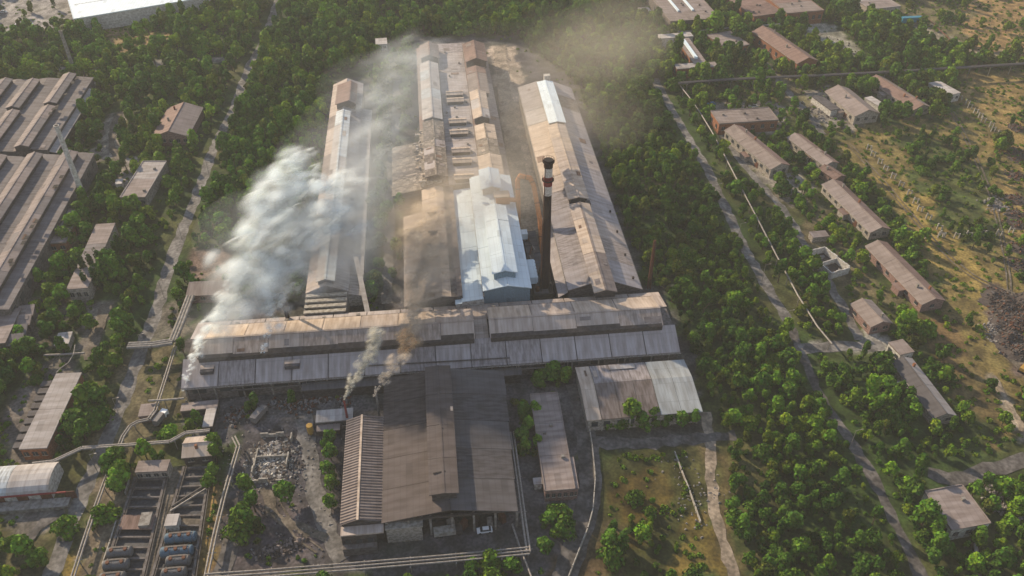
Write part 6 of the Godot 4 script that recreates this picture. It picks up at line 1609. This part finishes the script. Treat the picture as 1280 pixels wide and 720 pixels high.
	heap("rubble", "grey and pale rubble strewn along the yard in front of the cross hall", [Vector2(-57.1, -169.9), Vector2(-54.5, -168.1), Vector2(-56.5, -174.5), Vector2(-51.8, -164.8), Vector2(-48.9, -170.6), Vector2(-47.1, -164.3), Vector2(-51.6, -174)], 260, 2.4, [M.rubble_pale, M.scrap, M.concrete], 0.8)
	heap("scrap_heap", "dark scrap heaped along the foot of the cross hall", [Vector2(-48.4, -191.8), Vector2(-45.7, -189.8), Vector2(-42.1, -192.9), Vector2(-39.2, -194.4), Vector2(-43.5, -193.8), Vector2(-50.7, -189.7), Vector2(-54.8, -192.5), Vector2(-34.4, -192.1), Vector2(-66.8, -188.6), Vector2(-64.8, -191.8), Vector2(-69.1, -187.2)], 420, 1.7, [M.scrap, M.rust, M.rubble_pale], 0.9)
	heap("scrap_heap", "great dark slag and scrap tip at the eastern edge of the field", [Vector2(204.6, -213), Vector2(206.6, -209.7), Vector2(207.5, -206.1), Vector2(202, -204.5), Vector2(201.2, -198.2), Vector2(198.5, -202.7), Vector2(195.2, -190.7), Vector2(196.1, -196.7), Vector2(198.7, -190.3), Vector2(203.6, -217.7), Vector2(214, -214.3)], 1100, 3.2, [M.scrap, M.roof_dark_x, M.scrap, M.rust], 0.9, 2.6)
	heap("scrap_heap", "line of dark scrap along the fence at the far edge of the field", [Vector2(283.9, -340.5), Vector2(270.5, -318.7), Vector2(258.2, -298.7), Vector2(247.5, -280.2), Vector2(237.7, -263.2), Vector2(228.6, -247.4), Vector2(267.5, -311.7), Vector2(241, -268.7), Vector2(222.4, -237.5)], 500, 2.4, [M.scrap, M.rust], 0.8, 1.3)
	heap("rubble", "pale bricks and slabs tipped by the track beside the slag tip", [Vector2(192.8, -204.1), Vector2(192.6, -200.8), Vector2(190.7, -202.7), Vector2(190, -197.3)], 110, 1.6, [M.rubble_pale, M.concrete], 0.8)
	heap("rubble", "pale rubble spilled below the flat white sided block", [Vector2(153.4, -135.3), Vector2(154.8, -133.5), Vector2(156.6, -131.6), Vector2(153, -132)], 160, 2.2, [M.rubble_pale, M.concrete], 0.8)
	heap("rubble", "pale tipped stones in the bushes at the eastern field", [Vector2(236.9, -280.1), Vector2(236.6, -277), Vector2(236.3, -274)], 120, 2.4, [M.rubble_pale], 1.0)
	heap("rubble", "ridge of brown earth and broken slabs at the south yard", [Vector2(-53.2, -137.3), Vector2(-50, -138), Vector2(-46.9, -138.9), Vector2(-44.4, -139.9)], 160, 1.4, [M.scrap, M.roof_brown_x], 0.9, 1.2)
	heap("rubble", "broken slabs scattered along the concrete rails of the south field", [Vector2(66.8, -138.3), Vector2(66.5, -135.6), Vector2(65.3, -141.2), Vector2(65.2, -149.7), Vector2(65.1, -154.1), Vector2(71.5, -143.3), Vector2(72.2, -149)], 90, 3.0, [M.rubble_pale, M.concrete], 0.6)
	heap("rubble", "small rubble on the old foundations north of the brick garage", [Vector2(191.5, -375.5), Vector2(193.1, -366.6), Vector2(193, -358.2), Vector2(188.7, -362.8), Vector2(235.9, -440.8), Vector2(235.9, -429.7), Vector2(228.7, -458.8)], 220, 5.0, [M.rubble_pale, M.scrap, M.concrete], 0.9)

	# ---- settling basins and tanks
	for spec in [["western settling basin row of dark bays between concrete walls", Vector3(-93.6, 0, -166.6), Vector3(-84.8, 0, -165.9), Vector3(-94.4, 0, -130.1), Vector3(-83.7, 0, -129), 11], ["eastern settling basin row of dark bays crossed by slanting pipes", Vector3(-80.1, 0, -169), Vector3(-72.6, 0, -168.8), Vector3(-81.6, 0, -128.8), Vector3(-70.4, 0, -127.6), 12]]:
		var p: Vector3 = spec[1]
		var q: Vector3 = spec[2]
		var r: Vector3 = spec[3]
		var s: Vector3 = spec[4]
		o = thing("settling_basin", spec[0], "basin", Vector3((p.x + s.x) / 2, 0, (p.z + s.z) / 2))
		mark_poly([to2(p), to2(q), to2(s), to2(r)], 1, 0.6)
		slab(o, "basin_floor", p + Vector3(0, 0.1, 0), q + Vector3(0, 0.1, 0), s + Vector3(0, 0.1, 0), r + Vector3(0, 0.1, 0), 0.06, M.basin_floor)
		for e in [[p, r], [q, s]]:
			var u: Vector3 = e[0]
			var v: Vector3 = e[1]
			slab(o, "side_wall", u + Vector3(-0.35, 1.1, 0), u + Vector3(0.35, 1.1, 0), v + Vector3(0.35, 1.1, 0), v + Vector3(-0.35, 1.1, 0), 1.1, M.grey_wall)
			tube(o, "edge_pipe", u + Vector3(0.9, 1.2, 0), v + Vector3(0.9, 1.2, 0), 0.14, M.dark_pipe, -1.0, 6)
		for k in int(spec[5]) + 1:
			var f := (k + 0.15) / float(spec[5])
			var u := p.lerp(r, f)
			var v := q.lerp(s, f)
			slab(o, "cross_wall", u + Vector3(0.4, 0.95, -0.25), v + Vector3(-0.4, 0.95, -0.25), v + Vector3(-0.4, 0.95, 0.25), u + Vector3(0.4, 0.95, 0.25), 0.95, M.grey_wall)
		if spec[5] == 12:
			tube(o, "slanting_pipe", p.lerp(r, 0.36) + Vector3(0, 1.4, 0), q.lerp(s, 0.18) + Vector3(0, 1.4, 0), 0.3, M.dark_pipe)
			tube(o, "slanting_pipe", p.lerp(r, 0.40) + Vector3(0, 1.4, 0), q.lerp(s, 0.22) + Vector3(0, 1.4, 0), 0.3, M.steel_pipe)
			slab(o, "dry_bay", p.lerp(r, 0.455) + Vector3(3.8, 0.6, 0), q.lerp(s, 0.455) + Vector3(-0.5, 0.6, 0), q.lerp(s, 0.52) + Vector3(-0.5, 0.6, 0), p.lerp(r, 0.52) + Vector3(3.8, 0.6, 0), 0.4, M.track)
		else:
			slab(o, "covered_bay", p.lerp(r, 0.37) + Vector3(0.3, 1.3, 0), q.lerp(s, 0.37) + Vector3(-0.3, 1.3, 0), q.lerp(s, 0.5) + Vector3(-0.3, 1.3, 0), p.lerp(r, 0.5) + Vector3(0.3, 1.3, 0), 0.3, M.roof_red_z_older)
			bx(o, "valve_box", q.lerp(s, 0.42) + Vector3(-2.4, 1.6, 0), Vector3(3.0, 1.4, 4.4), M.concrete)
	var spots := [[Vector3(-75.9, 1.7, -143.6), 7.4, M.tank_blue, "longest blue tank on the eastern basins, nearest the white kiosk"], [Vector3(-76.1, 1.7, -139.3), 7.6, M.tank_blue, "second blue tank on the eastern basins, shifted a little west"], [Vector3(-75.1, 1.7, -136.3), 5.4, M.tank_grey, "short grey blue tank below the two long blue ones"], [Vector3(-75.5, 1.7, -132.7), 5.4, M.tank_grey, "short grey blue tank at the bottom edge of the eastern row"],
		[Vector3(-91.3, 1.7, -140.6), 5.6, M.tank_grey, "grey domed tank, first in the western basin row"], [Vector3(-91.3, 1.7, -136.8), 5.6, M.tank_grey, "grey domed tank, second in the western basin row"], [Vector3(-91.2, 1.7, -132.9), 5.6, M.tank_grey, "grey domed tank at the bottom edge of the western row"]]
	for t in spots:
		var c: Vector3 = t[0]
		var l: float = t[1]
		o = thing("storage_tank", t[3], "tank", Vector3(c.x, 0, c.z), 0.0, "storage tanks on the basins")
		var shell := tube(o, "shell", c + Vector3(-l / 2, 0, 0), c + Vector3(l / 2, 0, 0), 1.45, t[2], -1.0, 20)
		for s in [-1.0, 1.0]:
			var cap := SphereMesh.new()
			cap.radius = 1.45
			cap.height = 1.3
			cap.radial_segments = 20
			cap.rings = 8
			var e := obj("end_cap", cap, t[2], o)
			e.position = c + Vector3(s * l / 2, 0, 0) - off
			e.rotation.z = PI / 2
			under(shell, e)
		for k in 3 if l > 6.0 else 2:
			var x: float = lerpf(-l * 0.32, l * 0.32, k / (2.0 if l > 6.0 else 1.0))
			under(shell, tube(o, "manhole", c + Vector3(x, 1.2, 0.25), c + Vector3(x, 1.85, 0.25), 0.5, M.rust, -1.0, 12))
			tube(o, "strap", c + Vector3(x + 0.9, 0, 0), c + Vector3(x + 1.05, 0, 0), 1.5, M.dark_pipe, -1.0, 20)
		bx(o, "walkway", c + Vector3(0, 1.6, -0.55), Vector3(l * 0.8, 0.08, 0.5), M.dark_pipe)
		for s in [-0.25, 0.25]:
			tube(o, "ladder", c + Vector3(l * 0.1 + s, -1.5, 1.75), c + Vector3(l * 0.1 + s, 1.5, 0.7), 0.05, M.rust, -1.0, 5)
		tube(o, "valve", c + Vector3(-l * 0.2, -1.2, 1.1), c + Vector3(-l * 0.2, -1.5, 1.9), 0.18, M.rust, -1.0, 8)
		for x in [-l * 0.3, l * 0.3]:
			bx(o, "saddle", Vector3(c.x + x, 0.45, c.z), Vector3(0.5, 0.9, 2.4), M.concrete)

	# ---- stacks
	mast("thin_stack", "thin dark red stack smoking cream beside the yard office", Vector3(-32.4, 0, -180.7), 11.5, 0.42, M.stack_red)
	mast("thin_stack", "thin grey stack smoking tan at the corner of the workshop", Vector3(-22.7, 0, -182), 13.5, 0.42, M.steel_pipe)
	mast("black_stack", "short black stack half hidden in the white smoke above the cross hall", Vector3(-54.6, 0, -226.6), 33.0, 0.8, M.stack_steel)
	o = thing("rusty_mast", "thin rusty lattice flare mast beside the east end of the cross hall", "mast", Vector3(76.4, 0, -238))
	var bp: Vector3 = Vector3(76.4, 0, -238)
	for s in [[-0.5, -0.5], [0.5, -0.5], [0.5, 0.5], [-0.5, 0.5]]:
		tube(o, "leg", bp + Vector3(s[0], 0, s[1]), bp + Vector3(s[0] * 0.4, 22, s[1] * 0.4), 0.2, M.rust, -1.0, 6)
	for k in 11:
		for s in 4:
			var q := [Vector3(-0.5, 0, -0.5), Vector3(0.5, 0, -0.5), Vector3(0.5, 0, 0.5), Vector3(-0.5, 0, 0.5)]
			var f := 1.0 - 0.6 * k / 11.0
			tube(o, "brace", bp + q[s] * f + Vector3(0, k * 2.0, 0), bp + q[(s + 1) % 4] * f + Vector3(0, k * 2.0 + 2.0, 0), 0.11, M.rust, -1.0, 5)

	# ---- pipelines
	pipeline("pipe_bridge", "pale angled pipe bridge crossing the west road south of the storage hall", "pipeline", [Vector3(-123, 4.5, -171.6), Vector3(-117.3, 4.5, -171.9), Vector3(-110.3, 4.5, -176.3), Vector3(-96.9, 4.5, -176.1), Vector3(-84.8, 4.5, -176.1), Vector3(-80.7, 4.5, -179.2), Vector3(-73.6, 4.5, -179.4)], 0.32, M.pale_pipe, 2, 0.7)
	pipeline("twin_pipeline", "twin pale pipes winding south from the pipe bridge corner", "pipeline", [Vector3(-92.2, 3, -223.5), Vector3(-92.4, 3, -209.1), Vector3(-92.5, 3, -197.5), Vector3(-92.6, 3, -190.9), Vector3(-93.8, 3, -187.4), Vector3(-97, 3, -186.7), Vector3(-98.8, 3, -185.3), Vector3(-100, 3, -181.2), Vector3(-100.3, 3, -175), Vector3(-100.9, 3, -164.7), Vector3(-101.2, 3, -154.4), Vector3(-101.2, 3, -143.3), Vector3(-101, 3, -131.3)], 0.25, M.pale_pipe, 2, 0.8)
	pipeline("pipe_gallery", "wide grey pipe gallery turning the corner by the west end of the cross hall", "pipeline", [Vector3(-107.3, 5, -220.1), Vector3(-99.3, 5, -219.7), Vector3(-92.7, 5, -220.6), Vector3(-92, 5, -230.8), Vector3(-91.3, 5, -244.7)], 0.6, M.concrete, 3, 1.0)
	pipeline("trunk_pipeline", "double pale trunk pipe running south beside the yard's west edge", "pipeline", [Vector3(-66.5, 3, -177.4), Vector3(-64.5, 3, -173.4), Vector3(-65.2, 3, -165.3), Vector3(-65.9, 3, -155.4), Vector3(-66.4, 3, -142.2), Vector3(-66.5, 3, -127.7)], 0.28, M.pale_pipe, 2, 0.9)
	pipeline("pipe_rack", "long pale pipe rack of three lines along the bottom edge", "pipeline", [Vector3(-66.3, 5, -128.3), Vector3(-51.1, 5, -127.9), Vector3(-28.6, 5, -127.6), Vector3(-3.6, 5, -127.4), Vector3(18, 5, -127.5)], 0.24, M.steel_pipe, 3, 1.0)
	pipeline("wall_pipeline", "pair of pipes running down between workshop and office block", "pipeline", [Vector3(17.7, 4, -169.6), Vector3(17.7, 4, -151.5), Vector3(17.7, 4, -137.8), Vector3(17.8, 4, -127.7)], 0.3, M.pale_pipe, 2, 0.9)
	pipeline("diagonal_pipeline", "thin pale diagonal pipe at the foot of the pipe rack", "pipeline", [Vector3(14.4, 3, -137.6), Vector3(16, 3, -128.6), Vector3(18.2, 3, -118.9)], 0.25, M.pale_pipe)
	pipeline("east_pipeline", "pale pipe on posts running the length of the eastern wood", "pipeline", [Vector3(129.2, 4, -394.9), Vector3(130.5, 4, -381), Vector3(131.4, 4, -363.7), Vector3(131.6, 4, -345), Vector3(131, 4, -322.7), Vector3(130.1, 4, -297.7), Vector3(129.4, 4, -274.5), Vector3(128.5, 4, -248.2), Vector3(127.9, 4, -223.1), Vector3(128.5, 4, -206.4), Vector3(130, 4, -197.2)], 0.3, M.steel_pipe)
	pipeline("north_pipeline", "dark pipe gallery crossing the north-eastern woods on trestles", "pipeline", [Vector3(127.7, 6, -393.7), Vector3(150.3, 6, -395.1), Vector3(176.1, 6, -395.3), Vector3(206.4, 6, -395), Vector3(232.8, 6, -395.1), Vector3(264.2, 6, -395.8), Vector3(323.9, 6, -397.6)], 0.5, M.dark_pipe, 2, 1.0)
	pipeline("brick_hall_pipeline", "grey pipe on posts between the brick buildings at the top edge", "pipeline", [Vector3(137.2, 5, -462.1), Vector3(156, 5, -461.4), Vector3(171, 5, -463.4), Vector3(190.8, 5, -464.9), Vector3(208.5, 5, -466.7)], 0.4, M.steel_pipe)
	pipeline("lower_pipe", "single pale pipe below the round trees west of the west road", "pipeline", [Vector3(-135.4, 3, -220.5), Vector3(-128.8, 3, -220.2), Vector3(-122.1, 3, -220.2)], 0.35, M.pale_pipe)
	pipeline("short_pipe", "short pale pipe from the twin pipes to the cross hall", "pipeline", [Vector3(-95.1, 4, -194.4), Vector3(-90.3, 4, -194.2), Vector3(-84.2, 4, -194.3)], 0.35, M.pale_pipe)
	pipeline("ground_pipe", "rusty pale pipe in the bushes below the flat white sided block", "pipeline", [Vector3(139.2, 1, -119.5), Vector3(137.2, 1, -114.8), Vector3(133.7, 1, -106.9)], 0.55, M.pale_pipe)
	pipeline("curved_hose", "thin curved pale line arching to the storage hall roof", "pipeline", [Vector3(-125.2, 5, -222.4), Vector3(-124.4, 5, -218), Vector3(-124.8, 5, -213.8), Vector3(-126.6, 5, -211.4), Vector3(-127.4, 5, -209.2)], 0.14, M.pale_pipe, 1, 1.0, 60.0)
	pipeline("field_pipeline", "thin grey pipe through the trees east of the pale path", "pipeline", [Vector3(141, 2, -254.9), Vector3(140.5, 2, -243.5), Vector3(140.1, 2, -232.7), Vector3(140.6, 2, -227.9)], 0.2, M.steel_pipe)
	pipeline("east_hall_pipe", "dark roadside pipe at the edge of the northern clearing", "pipeline", [Vector3(283.3, 2, -468.9), Vector3(284, 2, -451.8), Vector3(283.7, 2, -435.6), Vector3(284.2, 2, -423.4)], 0.22, M.pale_pipe)
	pipeline("brick_edge", "long low rusty pipe past the northern clearing", "pipeline", [Vector3(304.3, 2, -470.5), Vector3(302.5, 2, -447.5), Vector3(299.8, 2, -421.8)], 0.3, M.rust)

	# ---- walls and fences
	for spec in [["yard_wall", "pale concrete yard wall round the flat office block", [Vector2(42.1, -173.9), Vector2(41.6, -164.2), Vector2(40.4, -152.3), Vector2(37.7, -141.3), Vector2(35, -134.9), Vector2(31.1, -127.7), Vector2(26.9, -119.8)], 1.8], ["concrete_rail", "broken concrete rail line slanting over the south field", [Vector2(66.1, -159.8), Vector2(66.4, -152.5), Vector2(66.8, -145.2), Vector2(67, -134.2)], 0.9], ["low_wall", "low pale wall between the basins and the west road", [Vector2(-95.2, -166.4), Vector2(-95.3, -155.2), Vector2(-95.3, -144.7), Vector2(-95.5, -137.3)], 1.0]]:
		var pts: Array = spec[2]
		o = thing(spec[0], spec[1], "wall", Vector3(pts[0].x, 0, pts[0].y))
		for k in pts.size() - 1:
			var u: Vector2 = pts[k]
			var v: Vector2 = pts[k + 1]
			var nseg := maxi(1, int(u.distance_to(v) / 4.0))
			for s in nseg:
				var p0 := u.lerp(v, float(s) / nseg)
				var p1 := u.lerp(v, (s + 0.94) / nseg)
				var m := (p0 + p1) / 2
				if rng.randf() < 0.94:
					bx(o, "wall_panel", Vector3(m.x, spec[3] / 2.0, m.y), Vector3(0.28, spec[3], p0.distance_to(p1)), M.concrete_pale, atan2(p1.x - p0.x, p1.y - p0.y))
	# rows of concrete posts in the field
	var first: Node3D = null
	for k in 30:
		var f := k / 11.0
		var p: Vector3 = (Vector3(202.3, 0, -328) as Vector3).lerp(Vector3(202.6, 0, -257.2), f) if k < 12 else (Vector3(271.4, 0, -376.2) as Vector3).lerp(Vector3(270.2, 0, -333.9), (k - 12) / 9.0) if k < 22 else (Vector3(189, 0, -257) as Vector3).lerp(Vector3(230.6, 0, -257.1), (k - 22) / 7.0)
		if first == null:
			first = thing("concrete_post", "pair of pale concrete posts in the long slanting row beside the field sheds", "post", p, 0.0, "posts beside the field sheds")
			off = Vector3.ZERO
			bx(first, "post", Vector3(-0.7, 1.5, 0), Vector3(0.45, 3.0, 0.45), M.concrete_pale)
			bx(first, "post", Vector3(0.9, 1.2, 0.6), Vector3(0.45, 2.4, 0.45), M.concrete_pale)
			bx(first, "crossbeam", Vector3(0.1, 2.2, 0.3), Vector3(2.0, 0.25, 0.25), M.concrete, -0.36)
		else:
			var row := ["pair of pale concrete posts in the long slanting row beside the field sheds", "pair of pale concrete posts in the row at the north end of the dry field", "pair of pale concrete posts in the cross row south of the field thicket"][0 if k < 12 else 1 if k < 22 else 2] as String
			var c := copy_of(first, row)
			c.set_meta("group", ["posts beside the field sheds", "posts at the north end of the field", "posts south of the thicket"][0 if k < 12 else 1 if k < 22 else 2])
			c.position = p + Vector3(rng.randf_range(-0.8, 0.8), 0, rng.randf_range(-0.8, 0.8))
			c.rotation.y = rng.randf_range(-0.3, 0.3)
	for k in 14:   # lamp poles along the roads
		var p: Vector3 = [Vector3(115.5, 0, -324), Vector3(118.2, 0, -293.7), Vector3(119, 0, -264.3), Vector3(119.8, 0, -237.3), Vector3(-97.6, 0, -405.7), Vector3(-101.1, 0, -336.2), Vector3(-103.6, 0, -287.5), Vector3(-103.2, 0, -251.1), Vector3(-103.8, 0, -221.9), Vector3(-104.6, 0, -192.5), Vector3(-105.5, 0, -170.4), Vector3(119, 0, -211), Vector3(91.1, 0, -326.5), Vector3(119.6, 0, -156.1)][k]
		o = thing("lamp_pole", "slim grey lamp pole at the roadside, arm over the carriageway", "lamp post", p, 0.0, "roadside lamp poles")
		tube(o, "pole", p, p + Vector3(0, 8, 0), 0.11, M.concrete, 0.07, 6)
		var arm := tube(o, "arm", p + Vector3(0, 7.9, 0), p + Vector3(1.6, 8.3, 0), 0.06, M.concrete, -1.0, 5)
		under(arm, bx(o, "lamp_head", p + Vector3(1.8, 8.3, 0), Vector3(0.6, 0.14, 0.25), M.steel_pipe))

	# ---- vehicles
	car("white car parked first on the lot below the white warehouse", Vector3(-246.5, 0, -523), 0.2, M.car_white)
	car("white car parked second on the lot below the white warehouse", Vector3(-243.5, 0, -525.2), 0.3, M.car_white)
	car("white car parked last in the lot's row, nearest the warehouse wall", Vector3(-239.7, 0, -524.8), -0.1, M.car_white)
	car("white car at the edge of the lot, apart from the row", Vector3(-262.5, 0, -546.4), 0.1, M.car_white)
	car("blue car behind the brick garage", Vector3(142, 0, -379.8), 0.1, M.car_blue)
	car("red car behind the brick garage", Vector3(154.5, 0, -379.4), 0.15, M.car_red)
	car("white car behind the brick garage", Vector3(162.3, 0, -375.1), 0.05, M.car_white)
	car("white car in front of the workshop's open bay", Vector3(6.8, 0, -138.1), 0.05, M.car_white)
	box_truck("cargo_truck", "blue box trailer parked at the road end below the pale office", Vector3(293.3, 0, -471.6), 0.0, Vector3(12.5, 3.2, 2.6), M.truck_blue, M.car_white)
	box_truck("delivery_van", "grey white van standing by the bend of the twin pipes", Vector3(-91.4, 0, -188.5), 1.2, Vector3(3.8, 1.9, 1.9), M.rubble_pale, M.car_white)
	box_truck("flatbed_truck", "pale truck standing before the workshop's open bay", Vector3(-4.2, 0, -138.3), 0.05, Vector3(6.0, 1.6, 2.3), M.concrete_pale, M.scrap)
	box_truck("delivery_van", "pale van parked in the yard before the cross hall", Vector3(-60.9, 0, -186.6), 1.1, Vector3(4.6, 2.2, 2.1), M.rubble_pale, M.rubble_pale)
	o = thing("yellow_silo", "upright yellow hopper at the corner of the yard office", "hopper", Vector3(-43.8, 0, -178.6))
	var yp: Vector3 = Vector3(-43.8, 0, -178.6)
	tube(o, "body", yp + Vector3(0, 1.2, 0), yp + Vector3(0, 4.2, 0), 1.0, M.yellow_paint, -1.0, 14)
	tube(o, "cone", yp, yp + Vector3(0, 1.2, 0), 0.4, M.yellow_paint, 1.0, 14)
	for s in [-0.8, 0.8]:
		tube(o, "leg", yp + Vector3(s, 0, 0.5), yp + Vector3(s, 2.0, 0.5), 0.1, M.rust, -1.0, 6)
	o = thing("excavator", "small yellow excavator beside the dark slag tip", "excavator", Vector3(191, 0, -181.8), 0.6)
	off = Vector3.ZERO
	for s in [-1.0, 1.0]:
		bx(o, "track", Vector3(0, 0.45, s), Vector3(3.6, 0.9, 0.6), M.rubber)
	bx(o, "body", Vector3(-0.2, 1.5, 0), Vector3(3.0, 1.1, 2.2), M.yellow_paint)
	bx(o, "cab", Vector3(0.5, 2.4, 0.55), Vector3(1.3, 1.3, 1.0), M.yellow_paint)
	bx(o, "window", Vector3(1.17, 2.5, 0.55), Vector3(0.06, 0.9, 0.8), M.window_glass)
	tube(o, "boom", Vector3(1.2, 1.8, -0.2), Vector3(3.6, 4.0, -0.2), 0.25, M.yellow_paint, -1.0, 6)
	tube(o, "arm", Vector3(3.6, 4.0, -0.2), Vector3(5.2, 1.6, -0.2), 0.2, M.yellow_paint, -1.0, 6)
	bx(o, "bucket", Vector3(5.2, 1.0, -0.2), Vector3(0.8, 0.9, 1.1), M.scrap)

func P_row(a: Vector3, b: Vector3, f: float, across: float) -> Vector3:
	var d := (b - a).normalized()
	return a.lerp(b, f) + Vector3(-d.z, 0, d.x) * across


func _ready() -> void:
	rng.seed = 20240611
	used.resize(GW * GH)
	# camera, sky, sun, exposure
	var cam := Camera3D.new()
	cam.name = "camera"
	cam.position = Vector3(0, 200, 0)
	cam.rotation_degrees = Vector3(-39.27, -5.96, 0)
	cam.fov = 37.75
	cam.near = 1.0
	cam.far = 9000.0
	add_child(cam)
	cam.current = true
	var env := Environment.new()
	env.background_mode = Environment.BG_SKY
	var sky := ProceduralSkyMaterial.new()
	sky.sky_top_color = Color(0.48, 0.54, 0.64)
	sky.sky_horizon_color = Color(0.86, 0.845, 0.81)
	sky.sky_curve = 0.18
	sky.ground_bottom_color = Color(0.22, 0.21, 0.18)
	sky.ground_horizon_color = Color(0.6, 0.6, 0.58)
	var sk := Sky.new()
	sk.sky_material = sky
	env.sky = sk
	env.tonemap_mode = Environment.TONE_MAPPER_LINEAR
	env.tonemap_exposure = 1.78
	env.sdfgi_enabled = true
	env.ssao_enabled = true
	env.ssil_enabled = true
	env.fog_enabled = true
	env.fog_mode = Environment.FOG_MODE_EXPONENTIAL
	env.fog_density = 0.00016
	env.fog_light_color = Color(0.90, 0.90, 0.88)
	env.volumetric_fog_enabled = true      # for the banks of fog in the smoke
	env.volumetric_fog_density = 0.0
	var we := WorldEnvironment.new()
	we.name = "world_environment"
	we.environment = env
	add_child(we)
	var sun := DirectionalLight3D.new()
	sun.name = "sun"
	sun.light_color = Color(1.0, 0.91, 0.78)
	sun.light_energy = 1.55
	sun.light_angular_distance = 0.5
	sun.shadow_enabled = true
	sun.rotation_degrees = Vector3(-27, -140, 0)   # shines towards the right and a little towards the camera
	add_child(sun)
	make_materials()
	build_ground()
	build_halls()
	build_site()
	build_roads()
	paint_ground()
	build_plants()
	build_smoke()
